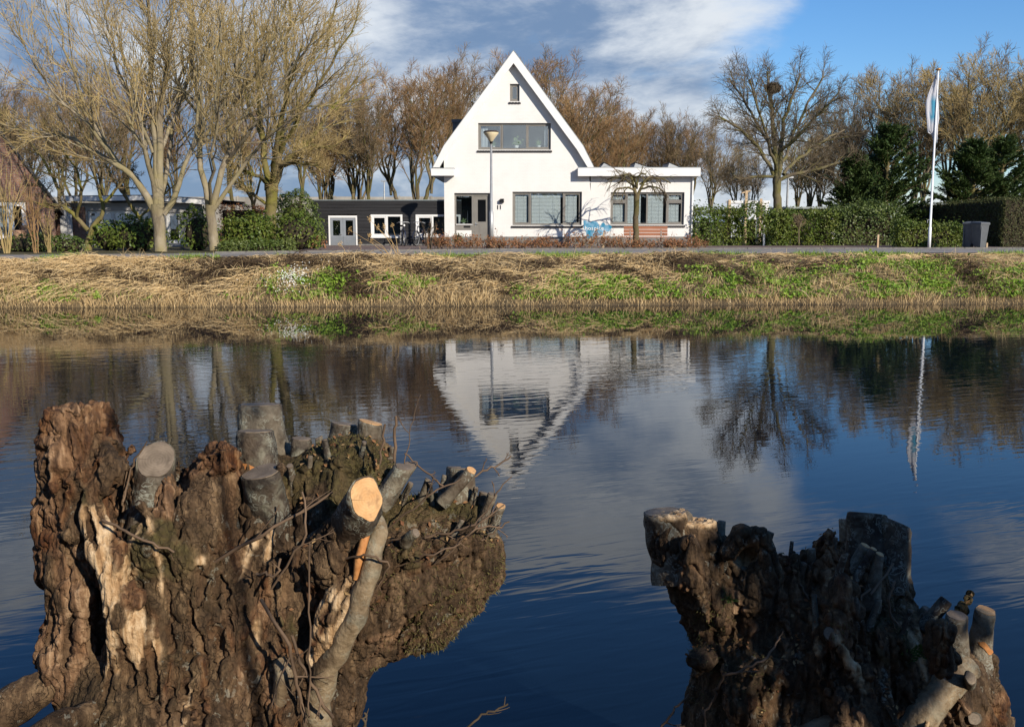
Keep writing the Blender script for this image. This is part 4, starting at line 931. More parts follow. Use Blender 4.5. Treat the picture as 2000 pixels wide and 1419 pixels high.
def resample(pts, rad, m):
    pts = np.asarray(pts, float); rad = np.asarray(rad, float); l = np.concatenate([[0], np.cumsum(np.linalg.norm(np.diff(pts, axis=0), axis=1))]); s = np.linspace(0, l[-1], m)
    return np.stack([np.interp(s, l, pts[:, k]) for k in range(3)], -1), np.interp(s, l, rad)

def tree_from_limbs(name, base, limbs, label, cat, group, bark, twig, seed, lv, trunk=None, sides=(10, 6, 4, 3)):
    """limbs: list of (points, radii) main limbs (first is the trunk). lv: levels for grow()"""
    rng = np.random.default_rng(seed); root = empty(name, base, label, cat, group)
    main = []; PL = []; RL = []
    for pts, rad in limbs:
        p, r = resample(pts, rad, 12); k = len(p)
        p[1:-1] += rng.normal(0, 0.02, (k-2, 3)) * (np.linalg.norm(p[-1]-p[0])/3)
        PL.append(p); RL.append(r)
    PL = np.array(PL); RL = np.array(RL)
    wood = [tubes(PL, RL, sides[0])]; tw = []
    P, R = PL, RL
    if trunk is not None: P, R = PL[trunk:], RL[trunk:]
    for i, kw in enumerate(lv):
        P, R = grow(P, R, rng=rng, **kw)
        (wood if i == 0 else tw).append(tubes(P, R, sides[min(i+1, len(sides)-1)]))
    v, f = join(wood); t = mesh_obj('trunk', v, [f], bark, root, smooth=True)
    v, f = join(tw); mesh_obj('crown', v, [f], twig, root, smooth=False)
    return root

def pxl(pts, Y, dY=0.0):
    """polyline from photo pixels: (u, v, width px[, depth offset])"""
    P = []; Rr = []
    for p in pts:
        y = Y + (p[3] if len(p) > 3 else 0); q = at(p[0], p[1], y); P.append(tuple(q)); Rr.append(p[2] * px(y) / 2)
    return P, Rr
vase = [dict(n=10, t0=0.20, t1=0.99, ang=0.52, angsd=0.15, lfac=0.56, m=7, wob=0.09, up=0.06, rtip=0.009, rcap=0.034, rfac=.55),
        dict(n=8, t0=0.15, t1=0.99, ang=0.55, angsd=0.2, lfac=0.62, m=5, wob=0.09, up=0.07, rtip=0.0065),
        dict(n=6, t0=0.15, t1=0.99, ang=0.6, angsd=0.25, lfac=0.66, m=4, wob=0.10, up=0.08, rtip=0.0048, lmin=0.35)]
def big_trees():
    YA = 36.2
    la = [pxl([(314,492,25),(312,455,22),(309,420,24),(307,400,26)], YA),
          pxl([(306,405,17),(304,340,14),(302,250,11),(296,150,8),(290,60,5),(286,-40,3)], YA),
          pxl([(312,405,17),(311,330,14),(312,240,12),(320,150,8),(331,60,5),(338,-50,3)], YA),
          pxl([(303,415,15),(285,385,14),(257,345,12),(222,310,11),(190,255,9),(160,190,6),(130,110,4),(105,20,3)], YA),
          pxl([(240,330,9),(195,303,8),(140,270,7),(80,258,5),(20,252,3)], YA, 0),
          pxl([(303,385,9),(290,320,8,-.8),(262,260,7,-1.5),(225,180,5,-2),(190,90,3,-2.6),(165,0,2,-3)], YA),
          pxl([(320,418,12),(340,385,11),(352,345,9),(372,300,8),(385,240,6),(402,150,4),(415,60,3)], YA),
          pxl([(300,300,8),(275,240,7,.6),(240,160,5,1.2),(215,70,3,1.6),(200,0,2,2)], YA),
          pxl([(311,300,8),(350,200,6,1.5),(375,110,4,2.5),(395,20,3,3)], YA),
          pxl([(222,310,8),(170,240,6,-1),(110,190,4,-1.6),(60,110,3,-2.2),(30,40,2,-2.6)], YA),
          pxl([(307,402,9),(296,330,8,1.5),(268,215,6,3),(235,90,4,4.5)], YA), pxl([(310,402,9),(325,330,8,1.8),(345,225,6,3),(355,100,4,4.2)], YA)]
    tree_from_limbs('ash_tree', at(313.5,492,YA), la, 'tall bare tree with pale trunk, left of the two at the road edge', 'tree', 'bare roadside trees', M['bark_pale'], M['twig_gold'], 11, vase, trunk=1)
    YB = 37.3
    lb = [pxl([(419,490,21),(415,450,19),(411,415,18),(412,400,22)], YB),
          pxl([(408,405,13),(398,350,11),(390,290,10),(388,225,9),(380,150,7),(370,70,5),(362,-30,3)], YB),
          pxl([(415,405,14),(424,370,12),(440,320,11),(450,270,9),(458,200,8),(466,120,6),(472,40,4),(476,-40,3)], YB),
          pxl([(417,410,9),(437,375,8),(465,335,8),(490,305,6),(530,262,5,-1),(580,225,4,-1.4),(630,200,3,-1.8)], YB),
          pxl([(388,225,6),(350,170,5,-1),(320,100,4,-1.6),(300,20,3,-2)], YB),
          pxl([(390,290,6),(420,220,5,1),(440,140,4,1.5),(450,50,3,2)], YB),
          pxl([(450,270,6),(495,200,5,1),(530,120,4,1.5),(560,50,3,2)], YB),
          pxl([(440,320,7),(480,270,6,-1.2),(530,200,5,-2),(580,120,4,-2.6),(620,60,3,-3)], YB),
          pxl([(411,402,7),(416,330,6,-1.6),(420,230,5,-2.6),(425,120,4,-3.3),(428,20,3,-3.8)], YB),
          pxl([(458,200,6),(500,150,5,-1),(540,60,4,-1.6),(565,-20,3,-2)], YB)]
    tree_from_limbs('ash_tree', at(419,490,YB), lb, 'tall bare tree with pale forked trunk, right of the two at the road edge', 'tree', 'bare roadside trees', M['bark_pale'], M['twig_gold'], 12, vase, trunk=1)
    YC = 42.0
    lc = [pxl([(527,472,24),(527,430,22),(530,390,22),(530,358,26)], YC),
          pxl([(524,372,15),(519,330,12),(512,270,11),(505,200,8),(500,120,6),(496,40,4)], YC),
          pxl([(533,365,16),(545,325,14),(548,290,11),(556,210,8),(560,130,6),(566,40,4),(568,-30,3)], YC),
          pxl([(537,360,13),(552,320,11),(580,295,9),(610,283,7),(650,290,5)], YC),
          pxl([(548,300,9),(580,240,8,-1),(620,170,6,-1.6),(660,100,4,-2),(690,60,3,-2.3)], YC),
          pxl([(580,295,8),(620,250,6,1),(660,200,5,1.6),(700,150,3,2)], YC),
          pxl([(519,398,6),(495,380,6),(470,355,5),(462,345,4)], YC),
          pxl([(512,270,7),(480,200,6,1.5),(460,120,4,2.2),(450,50,3,2.8)], YC),
          pxl([(556,210,7),(600,130,5,1),(640,50,4,1.5),(660,-10,3,2)], YC),
          pxl([(527,365,8),(510,345,7,-1.4),(480,335,6,-2.2),(450,325,4,-3)], YC),
          pxl([(545,325,8),(575,318,6,-.8),(620,322,4,-1.4)], YC), pxl([(530,360,10),(540,280,8,-2),(555,190,6,-3),(590,90,4,-4)], YC)]
    tree_from_limbs('mossy_tree', at(527,478,YC), lc, 'bare spreading tree with thick green mossy trunk by the ivy hedge', 'tree', 'bare roadside trees', M['bark_moss'], M['twig_gold'], 13, vase, trunk=1)
    YG = 38.5
    lg = [pxl([(172,490,15),(174,465,12),(184,440,10),(196,425,9)], YG),
          pxl([(172,450,9),(150,425,8),(120,400,7),(85,402,6),(70,395,4)], YG), pxl([(118,402,6),(115,370,6),(95,330,5),(70,290,4),(45,262,3)], YG),
          pxl([(196,428,8),(206,405,7),(196,385,6),(185,345,5),(180,300,4),(172,250,3)], YG), pxl([(205,395,6),(222,375,5),(240,355,4),(262,330,3)], YG),
          pxl([(150,425,6),(160,380,5,-.6),(150,330,4,-1),(120,290,3,-1.4)], YG), pxl([(85,402,5),(88,378,4,.5),(66,345,3,1)], YG)]
    tree_from_limbs('garden_tree', at(172,490,YG), lg, 'small gnarled mossy garden tree before the white annex', 'tree', None, M['bark_moss'], M['twig_brown'], 14,
        [dict(n=8, t0=0.25, t1=0.99, ang=0.8, angsd=0.2, lfac=0.6, m=6, wob=0.16, up=0.05, rtip=0.010, rcap=.03), dict(n=7, t0=0.15, t1=0.99, ang=0.8, angsd=0.25, lfac=0.5, m=5, wob=0.16, up=0.02, rtip=0.006), dict(n=5, t0=0.2, t1=0.99, ang=0.7, angsd=0.25, lfac=0.55, m=4, wob=0.15, up=0.02, rtip=0.005, lmin=.15)], trunk=1)
    lg = [pxl([(298,470,9),(290,445,8),(272,425,7),(258,405,7)], YG+1), pxl([(258,406,6),(245,385,6),(236,360,5),(232,330,3)], YG+1), pxl([(272,425,5),(300,400,4),(330,370,3)], YG+1), pxl([(245,385,5),(220,350,4,.6),(205,320,3,1)], YG+1)]
    tree_from_limbs('garden_tree', at(298,488,YG+1), lg, 'thin leaning mossy tree behind the left pale roadside trunk', 'tree', None, M['bark_moss'], M['twig_brown'], 15,
        [dict(n=7, t0=0.25, t1=0.99, ang=0.8, angsd=0.2, lfac=0.6, m=6, wob=0.16, up=0.06, rtip=0.010, rcap=.03), dict(n=7, t0=0.15, t1=0.99, ang=0.8, angsd=0.25, lfac=0.5, m=5, wob=0.16, up=0.04, rtip=0.006), dict(n=4, t0=0.2, t1=0.99, ang=0.7, angsd=0.25, lfac=0.5, m=4, wob=0.15, up=0.03, rtip=0.005, lmin=.15)], trunk=1)
    # nest tree on the right
    YN = 54.0
    ln = [pxl([(1521,440,17),(1519,400,16),(1517,365,15),(1519,345,18)], YN),
          pxl([(1516,350,11),(1514,300,9),(1510,230,8),(1506,160,6),(1500,100,3)], YN),
          pxl([(1519,348,10),(1523,290,9),(1532,220,7),(1550,150,5),(1565,105,3)], YN),
          pxl([(1522,352,8),(1545,340,7),(1580,332,6),(1620,320,5),(1660,305,3)], YN),
          pxl([(1514,350,8),(1505,320,7),(1480,275,6),(1450,235,5),(1405,205,3)], YN),
          pxl([(1513,345,6),(1470,345,5),(1440,350,4),(1425,330,3)], YN),
          pxl([(1523,290,7),(1560,250,6,-1),(1600,200,5,-1.5),(1640,150,3,-2)], YN),
          pxl([(1514,300,7),(1480,220,5,1),(1450,160,4,1.6),(1425,115,3,2)], YN),
          pxl([(1530,340,7),(1560,300,6,1.5),(1610,260,4,2.4),(1650,235,3,3)], YN),
          pxl([(1516,330,7),(1500,260,5,-2),(1480,180,4,-3),(1465,120,3,-3.6)], YN), pxl([(1524,330,7),(1550,240,5,2.2),(1590,150,4,3),(1610,110,3,3.5)], YN)]
    for P_, _ in ln[1:]:
        for i_, q_ in enumerate(P_):
            z0_ = ln[0][0][-1][2]; P_[i_] = (q_[0]*1.0, q_[1], z0_+(q_[2]-z0_)*(.84 if q_[2] > z0_ else 1))
    tree_from_limbs('nest_tree', at(1521,470,YN), ln, 'bare round crowned tree holding a dark nest right of the house', 'tree', None, M['bark_grey'], M['twig_mid'], 16,
        [dict(n=11, t0=0.2, t1=0.99, ang=0.65, angsd=0.2, lfac=0.46, m=7, wob=0.10, up=0.0, rtip=0.010, rcap=.038, rfac=.55), dict(n=10, t0=0.12, t1=0.99, ang=0.65, angsd=0.22, lfac=0.55, m=5, wob=0.11, up=-0.01, rtip=0.007), dict(n=7, t0=0.15, t1=0.99, ang=0.65, angsd=0.25, lfac=0.62, m=4, wob=0.12, up=0.0, rtip=0.0055, lmin=0.4)], trunk=1)
    # nest
    p = at(1510, 172, YN-.3); rng = np.random.default_rng(5); n = 420
    d = rng.normal(0, 1, (n, 3)); d /= np.linalg.norm(d, axis=1, keepdims=True); c = np.array(p) + d * np.array([.40,.38,.24]) * rng.uniform(.35, 1.05, (n,1)) * (1+.25*vnoise(d*1.6,3))[:,None]; tdir = np.cross(d, rng.normal(0,1,(n,3))); tdir /= np.linalg.norm(tdir, axis=1, keepdims=True)
    P = np.stack([c - tdir*.22, c + d*.03, c + tdir*.22], 1); v, f = tubes(P, np.full((n,3), .012), 3)
    tag(mesh_obj('bird_nest', v, [f], M['twig_dark']), 'dark ball of sticks, a bird nest high in the bare tree', 'nest')
big_trees()

def proto_tree(seed, H, spread, bark, twig, forks=3, dens=1.0, label='', group='bare trees behind the houses'):
    rng = np.random.default_rng(seed); limbs = []; hz = H * rng.uniform(0.20, 0.36); r = 0.0135 * H
    limbs.append(([(0,0,-.1),(0.02*H*rng.normal(),0,hz*.5),(0.03*H*rng.normal(),0.0,hz)], [r*1.15, r*.9, r*.85])); top = np.array(limbs[0][0][-1])
    for k in range(forks + 3):
        a = 2*math.pi*(k + rng.uniform(-.25,.25))/(forks+3); sp = spread * H * rng.uniform(.35, 1) * (1 if k < forks + 2 else .2)
        e = top + np.array([math.cos(a)*sp, math.sin(a)*sp, (H-hz)*rng.uniform(.72, .95)]); mid = top*.55 + e*.45 + np.array([math.cos(a), math.sin(a), -.3])*sp*-.12
        st = top + np.array([0,0,-hz*.25*rng.random()]); limbs.append(([tuple(st), tuple(mid*.6+st*.4 + rng.normal(0,.02*H,3)), tuple(mid + rng.normal(0,.02*H,3)), tuple(e)], [r*.62, r*.46, r*.34, .02]))
    lv = [dict(n=int(9*dens), t0=0.18, t1=0.99, ang=0.55, angsd=0.18, lfac=0.42, m=6, wob=0.11, up=0.06, rtip=0.012, rcap=.045, rfac=.55), dict(n=int(8*dens), t0=0.15, t1=0.99, ang=0.65, angsd=0.22, lfac=0.58, m=5, wob=0.12, up=0.08, rtip=0.010), dict(n=8, t0=0.15, t1=0.99, ang=0.65, angsd=0.28, lfac=0.62, m=3, wob=0.13, up=0.10, rtip=0.0085, lmin=0.45)]
    t = tree_from_limbs('bare_tree', (0,0,0), limbs, label, 'tree', group, bark, twig, seed, lv, trunk=1, sides=(7,5,4,3)); t['H'] = H; return t
def background_trees():
    pr = [proto_tree(101, 13, .30, M['bark_grey'], M['twig_rust'], 3), proto_tree(102, 13, .25, M['bark_dark'], M['twig_rust'], 2), proto_tree(103, 13, .34, M['bark_grey'], M['twig_brown'], 4), proto_tree(104, 13, .22, M['bark_dark'], M['twig_brown'], 2, 1.1), proto_tree(105, 13, .38, M['bark_grey'], M['twig_gold'], 4)]
    used = set()
    # u of the trunk, depth, v of the top, prototype, label
    T = [(20,58,140,3,'bare tree behind the brick gable at the far left'), (70,66,150,2,'bare tree rising over the brick house roof edge'), (120,60,160,3,'bare tree behind the left end of the white annex'),
         (160,72,130,1,'bare tree behind the small gnarled garden tree'), (205,62,140,2,'bare tree behind the annex windows'), (255,75,120,3,'bare tree left of the first pale roadside trunk, far back'), (345,64,130,1,'bare tree between the two pale roadside trunks, far back'),
         (455,70,120,3,'bare tree between the pale forked trunk and mossy trunk, far back'), (487,78,130,1,'second bare tree left of the mossy trunk, far back'),
         (588,68,150,3,'leaning bare tree above the ivy hedge'), (628,70,175,1,'bare tree over the left corner of the black shed'), (645,72,180,2,'bare forked tree over the shed roof, left'),
         (690,70,165,3,'slim bare tree above the shed double doors'), (708,71,160,1,'slim bare tree just right of the shed doors'), (722,69,170,3,'bare forked tree over the shed roof centre'),
         (770,74,130,0,'rusty bare tree above the middle shed window'), (806,70,115,1,'bare tree with mossy trunk above the shed, near the house'), (838,72,112,0,'bare tree just left of the white house wall'),
         (880,80,105,0,'rusty bare tree behind the left roof slope, low part'), (930,82,100,2,'rusty bare tree behind the left roof slope, high part'), (985,84,95,0,'bare tree behind the house ridge, left side'),
         (1040,80,98,0,'bare tree behind the house ridge, right side'), (1085,80,112,2,'rusty bare tree behind the right roof slope, high part'), (1120,74,150,0,'rusty bare tree behind the right roof slope, low part'),
         (1172,76,198,1,'bare tree rising behind the wing roof, left'), (1215,78,200,0,'bare tree rising behind the wing roof, centre'), (1272,84,215,1,'slim bare tree rising behind the wing roof, right'), (1318,82,214,3,'slim bare tree behind the right end of the wing'),
         (1148,80,165,0,'rusty bare tree rising behind the right foot of the house roof'), (1195,86,205,2,'broad bare tree far behind the wing roof, left'), (1240,84,200,0,'rusty bare tree far behind the wing roof, middle'), (1295,88,215,2,'broad bare tree far behind the wing roof, right'), (1345,86,225,0,'rusty bare tree far behind the corner of the wing'), (1560,90,240,2,'broad bare tree far behind the nest tree'), (1640,88,190,0,'rusty bare tree between the nest tree and first conifer'),
         (1392,70,225,2,'bushy bare tree just right of the wing downpipe'), (1425,80,270,4,'low bare tree behind the white board'), (1470,85,280,1,'low bare tree left of the nest tree trunk'), (1570,84,250,4,'bare tree right of the nest tree trunk'), (1600,80,230,2,'bare tree left of the first conifer'),
         (1665,72,140,2,'bare tree behind the first conifer, left'), (1712,74,115,3,'bare tree behind the first conifer, centre'), (1765,70,110,4,'bare tree between the conifers, left'), (1795,68,130,2,'pale forked tree just left of the flagpole'), (1850,74,120,3,'bare tree right of the flag'),
         (1893,66,85,4,'bare tree above the second conifer, left'), (1940,72,80,2,'bare tree above the second conifer, right'), (1985,68,75,4,'bare tree at the far right edge of the wood'),
         (2060,66,90,2,'bare tree beyond the right edge of the hedge'), (-40,60,130,1,'bare tree behind the brick house ridge')]
    rng = np.random.default_rng(77)
    for u, Y, v, k, label in T:
        o = pr[k] if k not in used else copy_tree(pr[k]); used.add(k)
        b = at(u, 440, Y); top = at(u, v, Y).z; s = (top - G) / 13.0 * 0.93
        o.location = (b.x, Y, G); o.scale = (s*rng.uniform(.9,1.15), s*rng.uniform(.9,1.15), s); o.rotation_euler = (0, 0, rng.uniform(0, 6.28)); tag(o, label)
background_trees()

def weeping_tree():
    Y = 42.3; limbs = [pxl([(1243,481,12),(1242,440,11),(1243,400,10.5),(1244,378,12)], Y), pxl([(1242,380,7),(1237,362,6),(1234,348,5),(1225,341,4),(1210,343,3)], Y), pxl([(1246,380,6),(1254,362,5),(1262,350,4.5),(1272,344,4),(1285,348,3)], Y),
        pxl([(1240,372,4),(1228,366,4,-.4),(1212,368,3,-.8),(1200,372,2,-1)], Y), pxl([(1250,370,4),(1270,364,4,-.3),(1285,366,3,-.6),(1298,376,2,-.9)], Y), pxl([(1244,368,4),(1246,346,4,.5),(1252,338,3,1),(1262,340,2,1.4)], Y), pxl([(1240,365,4),(1222,350,3.5,.5),(1200,346,3,.9),(1186,352,2,1.2)], Y), pxl([(1250,360,4),(1275,348,3,.6),(1298,350,2.5,.9),(1310,358,2,1.1)], Y), pxl([(1243,365,4),(1238,345,4,-.7),(1230,338,3,-1.2),(1218,342,2,-1.5)], Y)]
    tree_from_limbs('weeping_tree', at(1243,481,Y), limbs, 'small umbrella shaped weeping tree before the wing window', 'tree', None, M['bark_dark'], M['twig_dark'], 31,
        [dict(n=7, t0=0.3, t1=0.99, ang=0.7, angsd=0.25, lfac=0.62, m=8, wob=0.10, up=-0.10, rtip=0.008, rcap=.022, lmin=.5), dict(n=4, t0=0.2, t1=0.9, ang=0.5, angsd=0.2, lfac=0.6, m=6, wob=0.08, up=-0.16, rtip=0.005, lmin=.4)], trunk=1, sides=(8,5,3))
weeping_tree()
def standard_tree():
    Y = 44.5; limbs = [pxl([(1560,476,3.5),(1560,455,3),(1560,445,3)], Y)] + [pxl([(1560,448,2.5),(1560+dx*.6,438,2,dy*.6),(1560+dx,424,1.2,dy)], Y) for dx, dy in ((-7,0),(7,.1),(-3,.25),(3,-.25),(0,.05),(-5,-.2),(5,.25))]
    tree_from_limbs('young_tree', at(1560,476,Y), limbs, 'young bare standard tree with thin pale stem before the hedge', 'tree', None, M['bark_grey'], M['twig_brown'], 32,
        [dict(n=10, t0=0.1, t1=0.99, ang=0.6, angsd=0.2, lfac=0.6, m=4, wob=0.12, up=0.06, rtip=0.006, rcap=.012), dict(n=6, t0=0.2, t1=0.99, ang=0.6, angsd=0.2, lfac=0.6, m=3, wob=0.1, up=0.05, rtip=0.005)], trunk=1, sides=(6,4,3))
standard_tree()
def bare_shrub(u, v, Y, h, n, spread, label, m='twig_gold', seed=1):
    rng = np.random.default_rng(seed); b = at(u, v, Y); b.z = G; limbs = []
    for k in range(n):
        a = rng.uniform(0, 6.28); s = spread*rng.uniform(.2,1); e = (b.x+math.cos(a)*s, b.y+math.sin(a)*s*.6, b.z+h*rng.uniform(.7,1))
        limbs.append(([(b.x+math.cos(a)*.08, b.y+math.sin(a)*.08, b.z-.03), (b.x+math.cos(a)*s*.4, b.y+math.sin(a)*s*.25, b.z+h*.45), e], [.022,.016,.006]))
    t = tree_from_limbs('bare_shrub', b, limbs, label, 'shrub', None, M[m], M[m], seed, [dict(n=6, t0=0.25, t1=0.99, ang=0.5, angsd=0.2, lfac=0.42, m=5, wob=0.1, up=0.08, rtip=0.005, rcap=.012), dict(n=4, t0=0.2, t1=0.99, ang=0.5, angsd=0.2, lfac=0.5, m=4, wob=0.1, up=0.08, rtip=0.004)], sides=(5,4,3)); return t
bare_shrub(14, 494, 35.2, 3.4, 9, 1.0, 'tall bare pale stemmed shrub before the brick house window', 'twig_gold', 41)
bare_shrub(72, 494, 35.6, 2.6, 6, .9, 'reddish bare shrub between brick house window and wall end', 'twig_rust', 42)
bare_shrub(98, 494, 36.0, 1.6, 5, .6, 'low bare shrub under the gnarled garden tree', 'twig_gold', 43)
bare_shrub(838, 486, 39.9, 1.2, 5, .35, 'thin bare shrub at the left end of the beech hedge', 'twig_dark', 44)

# ---------------------------------------------------------------- foliage
def leaf_quads(C, Nn, size, rng, aspect=0.5, jit=0.6):
    """folded diamond leaves at C facing roughly along Nn"""
    n = len(C); size = np.broadcast_to(size, (n,))[:, None]
    nn = Nn + rng.normal(0, jit, (n, 3)); nn /= np.linalg.norm(nn, axis=1, keepdims=True) + 1e-9
    t = np.cross(nn, rng.normal(0, 1, (n, 3))); t /= np.linalg.norm(t, axis=1, keepdims=True) + 1e-9; s = np.cross(nn, t)
    V = np.stack([C - t*size*.5, C + s*size*aspect*.5 + nn*size*.08, C + t*size*.5, C - s*size*aspect*.5 + nn*size*.08], 1).reshape(-1, 3)
    i = np.arange(n)[:, None] * 4; return V, np.concatenate([i + np.array([[0,1,2]]), i + np.array([[0,2,3]])])
M['laurel'] = mat('laurel_leaf', (0.045,0.085,0.013), (0.105,0.155,0.026), 2.2, 0.42, trans=0.22, tint=(0.17,0.18,0.035), spec=0.25)
M['ivy'] = mat('ivy_leaf', (0.038,0.072,0.011), (0.095,0.140,0.024), 2.2, 0.45, trans=0.2, tint=(0.15,0.17,0.04), spec=0.5)
M['hedge_dark'] = mat('clipped_hedge_leaf', (0.026,0.040,0.011), (0.06,0.078,0.020), 2.2, 0.6, trans=0.15, tint=(0.11,0.10,0.035))
M['conifer'] = mat('conifer_needles', (0.024,0.054,0.014), (0.062,0.108,0.028), 1.4, 0.6, trans=0.12, tint=(0.075,0.095,0.025))
M['beech_leaf'] = mat('dead_beech_leaf', (0.17,0.062,0.025), (0.30,0.13,0.055), 3, 0.7, trans=0.2, tint=(0.38,0.20,0.10))
M['hedge_core'] = mat('hedge_twig_mass', (0.02,0.017,0.010), (0.045,0.035,0.02), 6, 0.95)
def hedge(name, label, cat, box, n, size, m, seed, rough=0.15, lump=0.9, top_taper=0.0, group=None, jit=0.7, gaps=0.0):
    """box (x0,x1,y0,y1,z0,z1[,z1 at x1]) of leaves standing on an uneven skin round a twig core"""
    rng = np.random.default_rng(seed); x0,x1,y0,y1,z0,z1 = box[:6]; z1b = box[6] if len(box) > 6 else z1
    t = empty(name, ((x0+x1)/2, (y0+y1)/2, z0), label, cat, group)
    P = rng.random((n*2, 3)); face = rng.random(n*2); dx, dy, dz = x1-x0, y1-y0, max(z1, z1b)-z0
    A = np.array([dx*dz, dy*dz, dy*dz, dx*dy]); A = np.cumsum(A/A.sum()); N0 = np.zeros((n*2, 3))
    f0 = face < A[0]; f1 = (face >= A[0]) & (face < A[1]); f2 = (face >= A[1]) & (face < A[2]); f3 = face >= A[2]
    P[f0,1] = 0; N0[f0] = (0,-1,0); P[f1,0] = 0; N0[f1] = (-1,0,0); P[f2,0] = 1; N0[f2] = (1,0,0); P[f3,2] = 1; N0[f3] = (0,0,1)
    z_top = z1 + (z1b-z1)*P[:,0]; tp = 1 - top_taper * P[:,2]**2
    Q = np.stack([x0 + dx*P[:,0], (y0+y1)/2 + dy*(P[:,1]-.5)*tp, z0 + (z_top-z0)*P[:,2]], -1)
    nz = vnoise(Q*lump, seed) + .5*vnoise(Q*lump*2.3, seed+1)
    Q = Q + N0*(nz[:,None]*rough) + rng.normal(0, size*.6, Q.shape) - N0*(rng.random((n*2,1))**2*size*3)
    keep = rng.random(n*2) < (.55 + .45*np.clip(nz+.3, 0, 1)); Q = Q[keep][:n]; N0 = N0[keep][:n]
    sh = (N0[:,2] > .5) & (rng.random(len(Q)) < .16); Q[sh,2] += rng.exponential(size*1.3, sh.sum())
    Q[:,2] = np.maximum(Q[:,2], z0+.03)
    up = N0 + np.array([0,-.1,.5]); V, F = leaf_quads(Q, up, size*rng.uniform(.6,1.3,len(Q)), rng, .55, jit)
    tn = np.repeat(np.clip(.60*rng.random(len(Q))**1.5 + .30*vnoise(Q*1.7, seed+5) + .12*vnoise(Q*5, seed+6), 0, 1), 4)
    o = mesh_obj('foliage', V, [F], m, t, attrs={'tint': tn}); o['kind'] = 'stuff'
    r = rough + size
    c = MB(); xa, xb, ya, yb = x0+r, x1-r, y0+r, y1-r
    if xb > xa and yb > ya:
        ta = top_taper*.9; ym = (ya+yb)/2; hw = (yb-ya)/2*(1-ta)
        c.add([(xa,ya,z0),(xb,ya,z0),(xb,yb,z0),(xa,yb,z0),(xa,ym-hw,z1-r),(xb,ym-hw,z1b-r),(xb,ym+hw,z1b-r),(xa,ym+hw,z1-r)], [(0,3,2,1),(4,5,6,7),(0,1,5,4),(1,2,6,5),(2,3,7,6),(3,0,4,7)]); c.build('twig_core', M['hedge_core'], t)
    return t
def hbox(u0, u1, v, Y, d, v2=None):
    a = at(u0, v, Y); b = at(u1, v2 or v, Y); return (a.x, b.x, Y, Y+d, G, a.z, b.z)
def blob(name, label, cat, c, r, n, size, m, seed, rough=.25, group=None, flat=0.0):
    """rounded bush of leaves"""
    rng = np.random.default_rng(seed); t = empty(name, (c[0], c[1], G), label, cat, group); c = np.array(c, float); r = np.array(r, float)
    d = rng.normal(0, 1, (n, 3)); d /= np.linalg.norm(d, axis=1, keepdims=True); d[:,2] = np.where(d[:,2] < -.5, -d[:,2], d[:,2])
    nz = vnoise(d*2.3 + c, seed) + .6*vnoise(d*5 + c, seed+1); rr = 1 + rough*nz - .28*rng.random(n)**2
    Q = c + d*r*rr[:,None]; Q[:,2] = np.maximum(Q[:,2], G+.02); k = rng.random(n) < (.5 + .6*np.clip(nz+.2,0,1)); Q, dd = Q[k], d[k]
    V, F = leaf_quads(Q, dd + np.array([0,-.1,.5]), size*rng.uniform(.6,1.3,len(Q)), rng, .55, .7)
    tn = np.repeat(np.clip(.60*rng.random(len(Q))**1.5 + .30*vnoise(Q*1.7, seed+5) + .12*vnoise(Q*5, seed+6), 0, 1), 4)
    o = mesh_obj('foliage', V, [F], m, t, attrs={'tint': tn}); o['kind'] = 'stuff'
    bm = bmesh.new(); bmesh.ops.create_icosphere(bm, subdivisions=2, radius=1.0)
    Vc = np.array([v.co[:] for v in bm.verts])*r*.66 + c; Vc[:,2] = np.maximum(Vc[:,2], G-.02); Fc = np.array([[v.index for v in f.verts] for f in bm.faces]); bm.free()
    mesh_obj('twig_core', Vc, [Fc], M['hedge_core'], t); return t
# left gardens
hedge('laurel_hedge', 'yellow green laurel bushes between the pale forked trunk and mossy trunk', 'hedge', hbox(432, 512, 428, 38.6, 1.2), 2600, .14, M['laurel'], 201, .22)
blob('laurel_bush', 'yellow green laurel bush right of the mossy trunk', 'bush', (at(575,460,39.2).x, 39.6, G+.6), (1.15,.8,.95), 2200, .13, M['laurel'], 202)
blob('laurel_bush', 'laurel bush just left of the pale forked trunk', 'bush', (at(380,460,38.4).x, 38.8, G+.6), (.75,.7,1.0), 1500, .13, M['laurel'], 203)
blob('laurel_bush', 'broad dark laurel bush between gnarled tree and left pale trunk', 'bush', (at(262,460,37.8).x, 38.2, G+.5), (1.1,.7,.85), 2200, .14, M['laurel'], 204)
blob('laurel_bush', 'dark laurel bush below the left annex panels', 'bush', (at(208,470,38.6).x, 38.8, G+.45), (.75,.6,.72), 1300, .14, M['laurel'], 205)
blob('evergreen_bush', 'low evergreen under the brick house window', 'bush', (at(50,485,36.8).x, 37.0, G+.2), (1.3,.5,.45), 1500, .10, M['ivy'], 206)
blob('evergreen_bush', 'low evergreen at the foot of the gnarled tree', 'bush', (at(128,485,37.0).x, 37.2, G+.2), (.7,.5,.42), 900, .10, M['ivy'], 207)
blob('ivy_bush', 'tall rounded ivy covered bush left of the black shed', 'bush', (at(574,430,43.5).x, 44.0, G+1.0), (1.05,.9,1.42), 3600, .12, M['ivy'], 208, .16)
hedge('ground_cover_hedge', 'low leafy shrubs at the road edge right of the pale trunk', 'shrub', hbox(428, 565, 474, 36.9, .9, 470), 2200, .09, M['ivy'], 209, .12)
hedge('brown_hedge', 'bare brown clipped hedge behind the laurels', 'hedge', hbox(424, 512, 402, 44.5, 1.0), 2600, .08, M['beech_leaf'], 210, .10)
blob('grass_clump', 'low brown ornamental grass beside the shed corner', 'plant', (at(607,476,41).x, 41.2, G+.22), (.62,.4,.36), 900, .10, M['beech_leaf'], 211)
